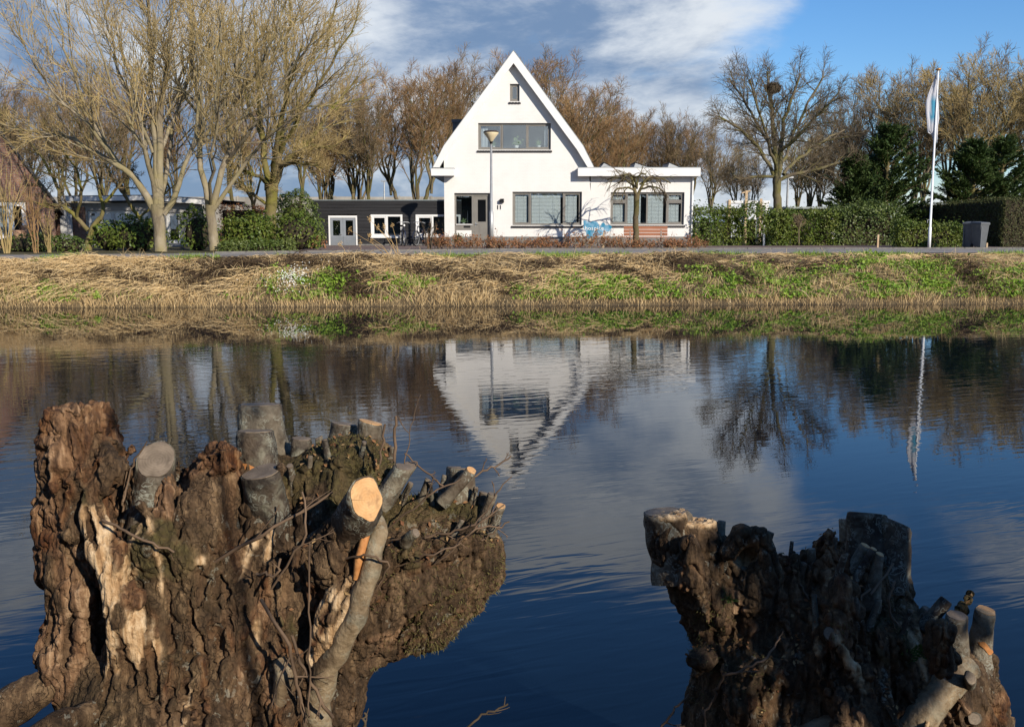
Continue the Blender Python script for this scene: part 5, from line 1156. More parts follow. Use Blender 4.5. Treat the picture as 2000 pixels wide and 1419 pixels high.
# right side
for k, (u0, u1, v, Y, lab) in enumerate(((1357,1408,408,45.8,'laurel hedge plant next to the wing downpipe'), (1406,1452,406,46.0,'laurel hedge plant below the white board, left'), (1450,1500,410,46.1,'laurel hedge plant below the white board, right'), (1498,1542,412,46.0,'laurel hedge plant at the nest tree trunk'), (1540,1590,416,46.2,'laurel hedge plant behind the young standard tree'), (1588,1640,410,46.4,'laurel hedge plant below the flat shelter end'))):
    hedge('laurel_hedge', lab, 'hedge', hbox(u0, u1, v, Y, 1.3), 2300, .13, M['laurel'], 220+k, .30, group='laurel hedge right of the house')
hedge('tall_hedge', 'dark leafy hedge block under the first conifer', 'hedge', hbox(1636, 1766, 404, 46.5, 2.0), 5200, .12, M['ivy'], 230, .32)
hedge('low_hedge', 'low sunlit leafy hedge behind the flagpole', 'hedge', hbox(1758, 1884, 434, 43.3, .9), 3600, .11, M['laurel'], 231, .20)
def clipped_hedge():
    # runs away from the road: long shaded side to the left, sunlit end towards the canal
    rng = np.random.default_rng(240); t = empty('clipped_hedge', (at(1960,440,44).x, 50, G), 'tall dark clipped hedge running back from the road at right', 'hedge')
    A = at(1962, 386, 43.6); B = at(1752, 402, 62.0); z1 = G + 2.05; n = 15000
    ax = np.array([A.x, 43.6]); bx = np.array([B.x, 62.0]); wd = 6.5
    kind = rng.random(n); s = rng.random(n); zz = rng.random(n); Q = np.zeros((n,3)); Nn = np.zeros((n,3)); dirv = (bx-ax)/np.linalg.norm(bx-ax); nl = np.array([-dirv[1], dirv[0]]); nl = nl if nl[0] < 0 else -nl
    a = kind < .62; Q[a,:2] = ax + (bx-ax)*(s[a,None]**1.3); Q[a,2] = zz[a]; Nn[a,:2] = nl
    b = (kind >= .62) & (kind < .86); Q[b,0] = ax[0] + s[b]*wd; Q[b,1] = ax[1]; Q[b,2] = zz[b]; Nn[b] = (0,-1,0)
    c = kind >= .86; Q[c,:2] = ax + (bx-ax)*(s[c,None]**1.3) - nl*(rng.random((c.sum(),1))*1.5); Q[c,2] = 1; Nn[c] = (0,0,1)
    hz = A.z-G; hfar = B.z-G; f = np.clip((Q[:,1]-43.6)/18.4, 0, 1); Q[:,2] = G + Q[:,2]*(hz+(hfar-hz)*f)
    Q += Nn*(.08*vnoise(Q*1.5, 3)[:,None]) + rng.normal(0,.04,Q.shape)
    # rounded front edge of the top
    V, F = leaf_quads(Q, Nn+np.array([0,0,.3]), .085*rng.uniform(.7,1.3,n), rng, .55, .7); tn = np.repeat(np.clip(.6*rng.random(n)+.2*vnoise(Q*2,8),0,1),4)
    o = mesh_obj('foliage', V, [F], M['hedge_dark'], t, attrs={'tint': tn}); o['kind'] = 'stuff'
    p0 = ax - nl*.10 + np.array([0,.1]); p1 = bx - nl*.10; e = np.array([ax[0]+wd, ax[1]+.1]); mb = MB(); h0 = G+hz-.10; h1 = G+hfar-.10
    mb.add([(p0[0],p0[1],G),(e[0],e[1],G),(e[0],62,G),(p1[0],p1[1],G),(p0[0],p0[1],h0),(e[0],e[1],h0),(e[0],62,h1),(p1[0],p1[1],h1)], [(0,3,2,1),(4,5,6,7),(0,1,5,4),(1,2,6,5),(2,3,7,6),(3,0,4,7)]); mb.build('twig_core', M['hedge_core'], t)
clipped_hedge()
def conifer(u, v0, Y, rad, label, seed):
    rng = np.random.default_rng(seed); b = at(u, 440, Y); H = at(u, v0, Y).z - G; t = empty('conifer', (b.x, Y, G), label, 'tree', 'dark conifers by the right hedge')
    mb = MB(); mb.tube([(b.x,Y,G-.1),(b.x,Y,G+H*.5),(b.x,Y,G+H*.95)], [.22,.13,.02], 8); mb.build('trunk', M['bark_dark'], t, smooth=True)
    BP = []; SP = []; SR = []; C = []; Nn = []; S = []; nb = 120
    for k in range(nb):
        h = ((k+rng.random())/nb)**1.15; a = rng.uniform(0, 6.28); lob = 1+.35*vnoise(np.array([[math.cos(a)*1.5, math.sin(a)*1.5, h*5+seed]]), seed)[0]
        L = (rad*((1-h)**.8)*(.62+.38*min(1,h*4))*lob*rng.uniform(.75,1.2))+.25; p0 = np.array([b.x, Y, G+.2+h*(H-.7)])
        el = rng.uniform(.1,.45)+.7*h; d = np.array([math.cos(a)*math.cos(el), math.sin(a)*math.cos(el), math.sin(el)]); q = p0+d*L; BP.append(np.stack([p0, (p0+q)/2+np.array([0,0,-.06*L]), q]))
        ns = int(9+9*L)                         # sprays: drooping-tipped fans along the branch
        for j in range(ns):
            s = (.25+.75*(j+rng.random())/ns); c = p0*(1-s)+q*s; az = rng.uniform(-1.1,1.1); dd = np.array([math.cos(a+az)*math.cos(el*.7), math.sin(a+az)*math.cos(el*.7), rng.uniform(.15,.75)]); dd /= np.linalg.norm(dd); l = rng.uniform(.35,.75)*(1.1-.4*s)
            m = 9; tt = rng.random((m,1)); C.append(c+dd*l*tt+rng.normal(0,.05,(m,3))*(1.2-tt)); Nn.append(np.tile(np.array([0,0,.7])-dd*.2,(m,1))); S.append(.26*(1.15-.6*tt[:,0])); SP.append(np.tile(dd,(m,1)))
    C = np.concatenate(C); Nn = np.concatenate(Nn); S = np.concatenate(S)*rng.uniform(.7,1.3,len(C)); D = np.concatenate(SP)+rng.normal(0,.35,(len(C),3)); D /= np.linalg.norm(D,axis=1,keepdims=True)
    W = np.cross(D, Nn+rng.normal(0,.5,Nn.shape)); W /= np.linalg.norm(W,axis=1,keepdims=True); ww = (S*.15)[:,None]
    V = np.stack([C-D*S[:,None]*.5, C+W*ww, C+D*S[:,None]*.5, C-W*ww],1).reshape(-1,3); i = np.arange(len(C))[:,None]*4; F = np.concatenate([i+np.array([[0,1,2]]), i+np.array([[0,2,3]])])
    tn = np.repeat(np.clip(.55*rng.random(len(C))+.3*vnoise(C*1.3,seed),0,1),4); o = mesh_obj('crown', V, [F], M['conifer'], t, attrs={'tint': tn})
    v, f = tubes(np.array(BP), np.tile(np.array([.04,.025,.008]),(len(BP),1)), 4); mesh_obj('branches', v, [f], M['bark_dark'], t); return t
conifer(1728, 238, 55, 3.4, 'broad dark conifer left of the flagpole', 301)
conifer(1668, 300, 54, 2.0, 'lower dark conifer at the left foot of the broad one', 302)
conifer(1895, 268, 57, 2.7, 'dark conifer behind the clipped hedge, right of the flagpole', 303)
conifer(1950, 262, 58, 2.8, 'dark conifer behind the clipped hedge near the right edge', 304)
# rusty beech hedge in front of the house
def beech_hedge():
    rng = np.random.default_rng(250); t = empty('beech_hedge', (at(1100,480,40.6).x, 40.6, G), 'low sparse beech hedge with rusty dead leaves before the house', 'hedge')
    x0 = at(834,480,40.6).x; x1 = at(1376,480,40.6).x; n = 330; bx = rng.uniform(x0, x1, n); by = 40.7 + rng.normal(0,.28,n); P = []; Rr = []; C = []
    for x, y in zip(bx, by):
        h = (.50 + .22*vnoise(np.array([[x*.6,0,0]]),4)[0]) * rng.uniform(.5,1.35) ; tall = rng.random() < .06
        if x < at(955,480,40.6).x: h *= .75
        if tall: h *= 1.5
        e = np.array([x+rng.normal(0,.16), y+rng.normal(0,.12), G+h]); b = np.array([x,y,G-.02]); mid = b*.5+e*.5+rng.normal(0,.03,3); P.append(np.stack([b,mid,e])); Rr.append([.010,.007,.004])
        for k in range(3):
            s = rng.uniform(.3,.9); q = b*(1-s)+e*s; e2 = q + np.array([rng.normal(0,.14), rng.normal(0,.12), rng.uniform(.05,.22)*h*2]); P.append(np.stack([q,(q+e2)/2+rng.normal(0,.015,3),e2])); Rr.append([.006,.004,.003])
            m = 3 if tall else 7; s2 = rng.random((m,1)); C.append(q*(1-s2)+e2*s2+rng.normal(0,.05,(m,3)))
    C = np.concatenate(C); C = C[C[:,2] > G+.02]
    v, f = tubes(np.array(P), np.array(Rr), 3); o = mesh_obj('stems', v, [f], M['twig_brown'], t); o['kind'] = 'stuff'
    V, F = leaf_quads(C, np.tile([0,-.5,.3],(len(C),1)), .075*rng.uniform(.7,1.3,len(C)), rng, .6, .9); o = mesh_obj('foliage', V, [F], M['beech_leaf'], t, attrs={'tint': np.repeat(rng.random(len(C))**2,4)}); o['kind'] = 'stuff'
beech_hedge()
blob('flower_clump', 'small yellow flowering clump by the front door step', 'plant', (at(895,465,44.6).x, 44.7, G+.3), (.28,.2,.35), 260, .07, None or M['laurel'], 251)

# ---------------------------------------------------------------- canal bank vegetation
M['straw'] = mat('dry_straw', (0.38,0.25,0.105), (0.62,0.445,0.215), 0.8, 0.8, tint=(0.78,0.61,0.35), trans=0.15)
M['dead_stem'] = mat('dark_dead_stems', (0.030,0.018,0.010), (0.075,0.048,0.026), 0.9, 0.9, tint=(0.11,0.072,0.04))
M['fresh_leaf'] = mat('fresh_green_leaf', (0.070,0.160,0.010), (0.19,0.33,0.03), 2.4, 0.5, tint=(0.30,0.41,0.06), trans=0.25)
M['white_petal'] = mat('white_petal', (0.75,0.78,0.74), None, rough=0.6, trans=0.2)
def strands(base, d, L, w, droop, rng, segs=3):
    """curved ribbon blades: base (n,3), direction (n,3), length (n,)"""
    n = len(base); side = np.cross(d, rng.normal(0,1,(n,3))); side /= np.linalg.norm(side,axis=1,keepdims=True)+1e-9
    V = np.empty((n, segs+1, 2, 3)); cur = base.copy(); dd = d.copy()
    for k in range(segs+1):
        ww = (w*(1-.75*k/segs))[:,None]; V[:,k,0] = cur - side*ww; V[:,k,1] = cur + side*ww
        dd = dd + np.array([0,0,-1])*droop[:,None] + rng.normal(0,.10,(n,3)); dd /= np.linalg.norm(dd,axis=1,keepdims=True); cur = cur + dd*(L/segs)[:,None]
    i = (np.arange(n)[:,None]*(segs+1)*2)
    F = np.concatenate([i + np.array([[2*k,2*k+1,2*k+3,2*k+2]]) for k in range(segs)])
    return V.reshape(-1,3), F
def above(V, lift=0.01):
    z = bankz(V[:,0], V[:,1]); z = np.where(V[:,1] > Yt(V[:,0]), G, z); V[:,2] = np.maximum(V[:,2], np.minimum(z + lift, V[:,2] + .25)); return V
def bank_point(n, rng, s0, s1, x0=-22, x1=24):
    x = rng.uniform(x0, x1, n); s = rng.uniform(s0, s1, n); y = Yw(x) + s*(Yt(x)-Yw(x)); return x, s, y, bankz(x, y)
GREEN = [(60,575,75,16,.7),(30,580,40,14,.8),(585,565,75,28,1.6),(560,590,80,10,.8),(765,558,40,16,.8),(820,552,30,10,.6),(1165,562,75,24,1.2),(1045,578,40,12,.8),(1290,575,60,14,.8),(1395,545,55,20,1.0),(1500,540,45,18,1.0),(1330,580,90,10,.8),
         (1640,545,90,26,1.2),(1720,555,130,34,1.5),(1790,545,90,36,1.6),(1850,560,70,26,1.2),(1600,585,120,10,1.0),(1760,525,60,16,1.2),(1940,560,70,26,1.3),(1985,550,50,26,1.3),(1420,578,80,10,.8),(700,590,90,7,.5),(210,580,70,10,.7)]
def bank_hit(u, v):
    Ys = np.linspace(26.5, 34, 400); p0 = at(u, v, 1.0) - Vector((0,0,CAMZ)); xs = p0.x*Ys; zs = CAMZ + p0.z*Ys; g = np.where(Ys > Yt(xs), G, bankz(xs, Ys)); k = np.flatnonzero(zs <= g); i = k[0] if len(k) else -1
    return Vector((xs[i], Ys[i], zs[i]))
def green_w(x, y, z):
    """how green the bank is at a point: the patches of the photograph, placed where they grow"""
    w = np.zeros_like(x)
    for u, v, ru, rv, a in GREEN:
        c = bank_hit(u, v); c1 = bank_hit(u, v-rv); c0 = bank_hit(u, v+rv); sx = ru*px(c.y); sy = max(abs(c1.y-c0.y)/2, .12)
        w = np.maximum(w, 1.3*a*np.exp(-(((x-c.x)/sx)**2)**1.5 - (((y-c.y)/sy)**2)**1.5))
    return w
DARK = [(470,520,70,8,1),(400,540,70,7,.9),(560,512,60,6,.5),(680,560,45,40,.9),(620,518,60,7,.6),(850,530,80,8,.8),(950,545,90,9,.8),(1040,520,50,7,.6),(1160,517,45,7,.7),(1180,530,60,7,.8),(1320,510,40,9,1),(1370,530,60,9,.9),(1440,545,30,14,.8),(1480,516,60,5,.5),(1620,518,60,5,.5),(1890,545,26,32,1.0),(1840,515,40,8,.7),(240,540,70,6,.7),(120,545,60,6,.6),(330,555,60,8,.6),(960,570,60,8,.5),(1240,545,30,8,.5),(1560,530,40,7,.6)]
def patch_w(L, x, y, k=1.0):
    w = np.zeros_like(x)
    for u, v, ru, rv, a in L:
        rv = rv*1.35; c = bank_hit(u, v); c1 = bank_hit(u, v-rv); c0 = bank_hit(u, v+rv); sx = ru*1.1*px(c.y); sy = max(abs(c1.y-c0.y)/2, .14)
        w = np.maximum(w, k*a*np.exp(-(((x-c.x)/sx)**2)**1.3 - (((y-c.y)/sy)**2)**1.3))
    return w
def dark_w(x, y): return patch_w(DARK, x, y) * (.65+.7*np.clip(vnoise(np.stack([x*2.5,y*3.5,0*x],-1),61)+.4,0,1))
def bank_plants():
    rng = np.random.default_rng(400)
    # short stubble standing at the waterline
    n = 24000; x, s, y, z = bank_point(n, rng, .02, .46); cl = vnoise(np.stack([x*1.3,y*2,0*x],-1),57)+.5*vnoise(np.stack([x*4,y*4,0*x],-1),58); k = rng.random(n) < (.55+.6*cl)*(1-.2*np.clip(green_w(x,y,z),0,1)); x,s,y,z,cl = x[k],s[k],y[k],z[k],cl[k]; n = len(x); d = np.stack([rng.normal(0,.32,n), rng.normal(-.1,.3,n), np.ones(n)],-1)
    V, F = strands(np.stack([x,y,z-.04],-1), d, rng.uniform(.05,.26,n)*(1.2-s)*(1+.6*cl), np.full(n,.008), np.full(n,.10), rng, 2); tn = np.repeat(rng.random(n),6)
    parts = [(V,F)]; T = [tn]
    n = 12000; x, s, y, z = bank_point(n, rng, -.01, .12); d = np.stack([rng.normal(0,.25,n), rng.normal(-.15,.25,n), np.ones(n)],-1); V, F = strands(np.stack([x,y,z-.05],-1), d, rng.uniform(.06,.22,n)*(1+.5*vnoise(np.stack([x*3,y,0*x],-1),59)), np.full(n,.008), np.full(n,.10), rng, 2); parts.append((V,F)); T.append(np.repeat(rng.random(n)*.6,6))
    # matted straw lying down the slope in sweeping swathes
    n = 56000; x, s, y, z = bank_point(n, rng, .12, 1.10); clump = vnoise(np.stack([x*.8,y*1.2,0*x],-1),51)
    k = rng.random(n) < (.66+.4*clump)*(1-1.0*np.clip(1.25*dark_w(x,y),0,1))*(1-.62*np.clip(green_w(x,y,z),0,1)); x,s,y,z,clump = x[k],s[k],y[k],z[k],clump[k]; n = len(x)
    fl = 1.1*vnoise(np.stack([x*.45,y*.6,0*x],-1),52); a = -1.2 + 1.6*fl + rng.normal(0,.55,n); z = np.where(y > Yt(x), G, z)
    d = np.stack([np.cos(a)*.9, np.sin(a)*.55-.25, .10+.42*rng.random(n)**2],-1); L = rng.uniform(.25,.85,n)
    V, F = strands(np.stack([x,y,z+(rng.uniform(0,.10,n)+.08*np.clip(clump,0,1))*np.clip(1.3-s,.25,1)],-1), d, L*np.clip(1.5-s,.5,1), rng.uniform(.006,.012,n), rng.uniform(.12,.4,n), rng, 3); V = above(V); parts.append((V,F)); T.append(np.repeat(rng.random(n)*.8,8))
    # upright tufts
    n = 8000; x, s, y, z = bank_point(n, rng, .25, .86); c = vnoise(np.stack([x*1.6,y*1.6,0*x],-1),60); k = c > .15; x,y,z = x[k],y[k],z[k]; n = len(x)
    d = np.stack([rng.normal(0,.5,n), rng.normal(-.2,.4,n), np.full(n,.8)],-1); V, F = strands(np.stack([x,y,z],-1), d, rng.uniform(.18,.5,n), np.full(n,.008), rng.uniform(.1,.35,n), rng, 3); V = above(V); parts.append((V,F)); T.append(np.repeat(rng.random(n),8))
    V, F = join(parts); o = mesh_obj('dry_grass', V, [F], M['straw'], attrs={'tint': np.concatenate(T)}); tag(o, 'matted pale dry grass on the far canal bank', 'grass', kind='stuff')
    # dark dead stems in drifts
    n = 70000; x, s, y, z = bank_point(n, rng, .10, 1.0); c = .25*vnoise(np.stack([x*1.5,y*2,0*x],-1),72)+dark_w(x,y); k = rng.random(n) < np.clip(c-.12,0,.8); x,y,z = x[k],y[k],z[k]; n = len(x)
    a = rng.normal(-.6,.8,n); d = np.stack([np.cos(a), np.sin(a)*.5-.2, .25+.3*rng.random(n)],-1); V, F = strands(np.stack([x,y,z+rng.uniform(.02,.14,n)],-1), d, rng.uniform(.2,.7,n), rng.uniform(.008,.016,n), rng.uniform(.2,.5,n), rng, 3); V = above(V, .03)
    o = mesh_obj('dead_stems', V, [F], M['dead_stem'], attrs={'tint': np.repeat(rng.random(n),8)}); tag(o, 'dark rotting plant stems lying in drifts on the bank', 'dead stems', kind='stuff')
    # green plants
    n = 150000; x, s, y, z = bank_point(n, rng, .05, 1.0); w = green_w(x, y, z); w *= .80+1.5*np.clip(vnoise(np.stack([x*1.3,y*1.9,0*x],-1),81)+.6*vnoise(np.stack([x*3.5,y*4,0*x],-1),84),-.6,.6); k = rng.random(n) < np.clip(w,0,1)*.75; x,y,z = x[k],y[k],z[k]; n = len(x)
    hh = .05+.16*np.clip(vnoise(np.stack([x*3,y*3,0*x],-1),82)+.3,0,1); C = np.stack([x,y,z+hh*rng.random(n)+.06],-1); V, F = leaf_quads(C, np.tile([0,-.35,.8],(n,1)), rng.uniform(.045,.12,n)*(1+.5*vnoise(C*2.2,85)), rng, .7, .6)
    o = mesh_obj('green_plants', V, [F], M['fresh_leaf'], attrs={'tint': np.repeat(np.clip(rng.random(n)*.8+.3*vnoise(C*2,83),0,1),4)}); tag(o, 'fresh green leafy plants growing in patches on the bank', 'plants', kind='stuff')
    # fresh grass tufts along the road edge, thicker to the right, and grass at the toe
    n = 16000; x = rng.uniform(-22,24,n); y = Yt(x)+rng.uniform(-.5,.55,n)*np.clip(Yn(x)-Yt(x),.3,1.2); c = vnoise(np.stack([x*1.1,y*1.5,0*x],-1),91)+.35*np.clip((x-2)/8,-1,1); k = c > .22; x,y = x[k],y[k]; n = len(x); z = np.where(y > Yt(x), G, bankz(x,y))
    d = np.stack([rng.normal(0,.5,n), rng.normal(0,.4,n), np.ones(n)],-1); V1, F1 = strands(np.stack([x,y,z],-1), d, rng.uniform(.07,.22,n), np.full(n,.010), rng.uniform(.1,.3,n), rng, 2); t1 = np.repeat(rng.random(n),6)
    n = 26000; x, s, y, z = bank_point(n, rng, .05, .75); w = green_w(x, y, z)+.15*np.clip((x-6)/6,0,1); k = rng.random(n) < np.clip(w,0,.8)*.6; x,y,z = x[k],y[k],z[k]; n = len(x)
    d = np.stack([rng.normal(0,.4,n), rng.normal(-.15,.3,n), np.ones(n)],-1); V2, F2 = strands(np.stack([x,y,z],-1), d, rng.uniform(.08,.26,n), np.full(n,.008), rng.uniform(.1,.3,n), rng, 2)
    V, F = join([(V1,F1),(V2,F2)]); o = mesh_obj('green_grass', V, [F], M['fresh_leaf'], attrs={'tint': np.concatenate([t1, np.repeat(rng.random(n),6)])}); tag(o, 'fresh green grass tufts along the road verge and bank', 'grass', kind='stuff')
    # snowdrops
    n = 520; u = rng.normal(0,1,n)*26; v = rng.normal(0,1,n)*13; P = np.array([tuple(bank_hit(562+a-b*.6, 554+b-a*.05)) for a, b in zip(u, v)]); x, y = P[:,0], P[:,1]; z = bankz(x, y)+rng.uniform(.10,.24,n); k = rng.random(n) < .42+.5*vnoise(np.stack([x*3,y*3,0*x],-1),95); C = np.stack([x,y,z],-1)[k]; n = len(C)
    V, F = leaf_quads(C, np.tile([0,-1,.1],(n,1)), .05, rng, .6, .4); o = mesh_obj('snowdrops', V, [F], M['white_petal']); tag(o, 'patch of white snowdrops among green plants on the bank', 'flowers', kind='stuff')
bank_plants()
def reed_clump():
    rng = np.random.default_rng(450); b = at(770, 505, 31.6); z0 = float(bankz(b.x, 31.6)); t = empty('dry_reeds', (b.x, 31.6, z0), 'few tall dry reed stems with seed heads leaning over the road edge', 'reeds')
    for (u, v, ub, vb) in ((684,450,770,512),(722,428,785,512),(722,462,768,508),(703,474,702,505),(726,470,770,512),(738,445,790,510),(766,440,778,508),(664,477,676,505),(750,442,776,508)):
        a = at(ub, vb, 31.6); e = at(u, v, 31.6); mid = a*.5+e*.5+Vector((.04,0,.07)); mb = MB(); mb.tube([a, mid, e], [.010,.008,.005], 4); st = mb.build('stem', M['straw'], t)
        n = 26; C = np.array(e)+rng.normal(0,1,(n,3))*np.array([.03,.03,.055]); V, F = leaf_quads(C, np.tile([0,-1,.2],(n,1)), .06, rng, .35, .7); mesh_obj('seed_head', V, [F], M['straw'], st)
reed_clump()
# ---------------------------------------------------------------- cut stumps on the near bank
def surface_nets(D, org, h):
    nx, ny, nz = D.shape; S = D < 0
    c = np.zeros((nx-1, ny-1, nz-1), np.uint8)
    for a in (0,1):
        for b in (0,1):
            for e in (0,1): c += S[a:nx-1+a, b:ny-1+b, e:nz-1+e]
    act = np.argwhere((c > 0) & (c < 8)); n = len(act)
    idx = np.full((nx-1, ny-1, nz-1), -1, np.int32); idx[act[:,0], act[:,1], act[:,2]] = np.arange(n)
    corners = np.array([(a,b,e) for a in (0,1) for b in (0,1) for e in (0,1)])
    val = np.stack([D[act[:,0]+k[0], act[:,1]+k[1], act[:,2]+k[2]] for k in corners], 1)
    acc = np.zeros((n,3)); cnt = np.zeros(n)
    for i in range(8):
        for j in range(i+1, 8):
            if np.abs(corners[i]-corners[j]).sum() != 1: continue
            va, vb = val[:,i], val[:,j]; m = (va < 0) != (vb < 0); t = np.where(m, va/(va-vb+1e-12), 0)[:,None]
            acc += np.where(m[:,None], corners[i]*(1-t)+corners[j]*t, 0); cnt += m
    V = (act + acc/cnt[:,None])*h + org; F = []
    for ax in range(3):
        s0 = [slice(0,nx), slice(0,ny), slice(0,nz)]; s1 = list(s0); s0[ax] = slice(0, D.shape[ax]-1); s1[ax] = slice(1, D.shape[ax])
        A = S[tuple(s0)]; B = S[tuple(s1)]; o1, o2 = [(1,2),(2,0),(0,1)][ax]
        for flip in (False, True):
            e = np.argwhere((A & ~B) if not flip else (~A & B)); ok = (e[:,o1] > 0) & (e[:,o2] > 0) & (e[:,o1] < D.shape[o1]-1) & (e[:,o2] < D.shape[o2]-1); e = e[ok]
            q = []
            for d1, d2 in ((0,0),(-1,0),(-1,-1),(0,-1)):
                p = e.copy(); p[:,o1] += d1; p[:,o2] += d2; q.append(idx[p[:,0], p[:,1], p[:,2]])
            q = np.stack(q, 1); F.append(q[:, ::-1] if not flip else q)
    F = np.concatenate(F); return V, F[(F >= 0).all(1)][:, ::-1]

class Lump:
    """a body built from tapered limbs that flow into each other"""
    BARK, ROT, WOOD, MOSS, DARK = 0, 1, 2, 3, 4
    def __init__(s, lo, hi, h):
        s.h = h; s.lo = np.array(lo, float); s.n = np.ceil((np.array(hi)-s.lo)/h).astype(int); s.D = np.full(s.n, 0.30, np.float32); s.C = np.zeros(s.n, np.int8)
    def limb(s, pts, rad, k=0.04, cls=0, sub=False, sq=1.0, wob=0.0, seed=0):
        pts = [np.array(p, float) for p in pts]
        for (a, ra), (b, rb) in zip(zip(pts, rad), zip(pts[1:], rad[1:])):
            m = max(ra, rb) + k + .06; lo = np.minimum(a, b)-m; hi = np.maximum(a, b)+m
            i0 = np.clip(np.floor((lo-s.lo)/s.h).astype(int), 0, s.n); i1 = np.clip(np.ceil((hi-s.lo)/s.h).astype(int), 0, s.n)
            if (i1 <= i0).any(): continue
            sl = tuple(slice(i0[j], i1[j]) for j in range(3)); g = [np.arange(i0[j], i1[j])*s.h+s.lo[j] for j in range(3)]
            X, Y, Z = np.meshgrid(*g, indexing='ij', sparse=True); ab = b-a; L2 = ab@ab + 1e-12
            t = np.clip(((X-a[0])*ab[0]+(Y-a[1])*ab[1]+(Z-a[2])*ab[2])/L2, 0, 1)
            d = np.sqrt((X-a[0]-t*ab[0])**2+((Y-a[1]-t*ab[1])*sq)**2+(Z-a[2]-t*ab[2])**2) - (ra+(rb-ra)*t)
            if wob:
                q = np.stack(np.broadcast_arrays(X, Y, Z), -1); d = d + wob*vnoise(q*9.0, seed) + wob*.5*vnoise(q*21.0, seed+1)
            d = d.astype(np.float32); D = s.D[sl]
            if sub:
                hh = np.clip(.5-.5*(D+d)/k, 0, 1); nd = D*(1-hh)+(-d)*hh + k*hh*(1-hh); s.C[sl] = np.where(-d > D, cls, s.C[sl]); s.D[sl] = nd
            else:
                s.C[sl] = np.where(d < D, cls, s.C[sl]); hh = np.clip(.5+.5*(D-d)/k, 0, 1); s.D[sl] = D*(1-hh)+d*hh - k*hh*(1-hh)
    def cut(s, p, n, r, cls=2):
        """saw plane through p with normal n, only within r of p"""
        p = np.array(p, float); n = np.array(n, float); n /= np.linalg.norm(n); i0 = np.clip(((p-r-s.lo)/s.h).astype(int), 0, s.n); i1 = np.clip(((p+r-s.lo)/s.h).astype(int)+1, 0, s.n); sl = tuple(slice(i0[j], i1[j]) for j in range(3))
        g = [np.arange(i0[j], i1[j])*s.h+s.lo[j] for j in range(3)]; X, Y, Z = np.meshgrid(*g, indexing='ij', sparse=True)
        d = ((X-p[0])*n[0]+(Y-p[1])*n[1]+(Z-p[2])*n[2]).astype(np.float32); rr = np.sqrt((X-p[0])**2+(Y-p[1])**2+(Z-p[2])**2)
        s.D[sl] = np.where(rr < r, np.maximum(s.D[sl], d), s.D[sl]); s.C[sl] = np.where((rr < r) & (np.abs(d) < s.h*2), cls, s.C[sl])
    def hit(s, u, v):
        """the point of the body's skin met along the photo ray through (u, v)"""
        d = np.array(at(u, v, 1.0)) - np.array([0,0,CAMZ]); Y = np.arange(s.lo[1], s.lo[1]+s.n[1]*s.h, s.h*.8); P = np.array([0,0,CAMZ])+d*Y[:,None]; i = np.round((P-s.lo)/s.h).astype(int); ok = ((i >= 0) & (i < s.n)).all(1); i = np.clip(i, 0, s.n-1)
        k = np.flatnonzero(ok & (s.D[i[:,0],i[:,1],i[:,2]] < 0)); return P[k[0]] if len(k) else None
    def stroke(s, pts, r, k, cls, sub, depth, rng, seed):
        """a split or a raised strip that follows the skin through photo pixels pts"""
        H = [s.hit(u, v) for u, v in pts]; H = [h for h in H if h is not None]
        if len(H) < 2: return
        keep = [H[0]]
        for h in H[1:]:
            if abs(h[1]-keep[-1][1]) < .07: keep.append(h)
        if len(keep) < 2: return
        q = [h + np.array([0, depth, 0]) for h in keep]; m = len(q); s.limb(q, [r*(.35+.65*math.sin(math.pi*(i+.6)/(m+.2))) for i in range(m)], k, cls, sub=sub)
    def carve(s, box, n_split, n_strip, seed, mean=0.0, rmin=.006, rmax=.016):
        rng = np.random.default_rng(seed); u0, u1, v0, v1 = box
        for q in range(n_split+n_strip):
            u, v = rng.uniform(u0, u1), rng.uniform(v0, v1); L = rng.uniform(40, 150); a = mean+rng.normal(0, .28); bend = rng.normal(0, .25); pts = []
            for t in np.linspace(0, 1, 6): pts.append((u, v)); u += math.sin(a+bend*t)*L/5; v += math.cos(a+bend*t)*L/5
            r = rng.uniform(rmin, rmax)
            if q < n_split: s.stroke(pts, r, .006, 4, True, rng.uniform(-.002,.006), rng, seed)
            else: s.stroke(pts, r*1.1, .008, int(rng.choice([0,0,1,0,1,1,2])), False, r*.45, rng, seed)
    def shards(s, u0, u1, v, n, Y, h, seed, cls=1):
        rng = np.random.default_rng(seed)
        for q in range(n):
            u = rng.uniform(u0, u1); y = Y+rng.uniform(-.05,.09); r = rng.uniform(.010,.024); s.limb([at(u, v+rng.uniform(8,26), y), at(u+rng.normal(0,8), v-rng.uniform(.2,1)*h, y)], [r, .003], .008, cls)
    def mesh(s, seed):
        D = s.D.copy(); D[0] = D[-1] = 1; D[:,0] = D[:,-1] = 1; D[:,:,0] = D[:,:,-1] = 1
        V, F = surface_nets(D, s.lo, s.h); ii = np.clip(np.round((V-s.lo)/s.h).astype(int), 0, s.n-1); cl = s.C[ii[:,0], ii[:,1], ii[:,2]]
        return V, F, cl
def vnormals(V, F):
    fn = np.cross(V[F[:,2]]-V[F[:,0]], V[F[:,3]]-V[F[:,1]]); n = np.zeros_like(V)
    for k in range(4): np.add.at(n, F[:,k], fn)
    return n/(np.linalg.norm(n, axis=1, keepdims=True)+1e-12)
def soften(a, F, it):
    a = a.astype(float)
    for _ in range(it):
        m = a[F].mean(1); s = np.zeros_like(a); c = np.zeros_like(a)
        for k in range(4): np.add.at(s, F[:,k], m); np.add.at(c, F[:,k], 1)
        a = s/np.maximum(c, 1)
    return a
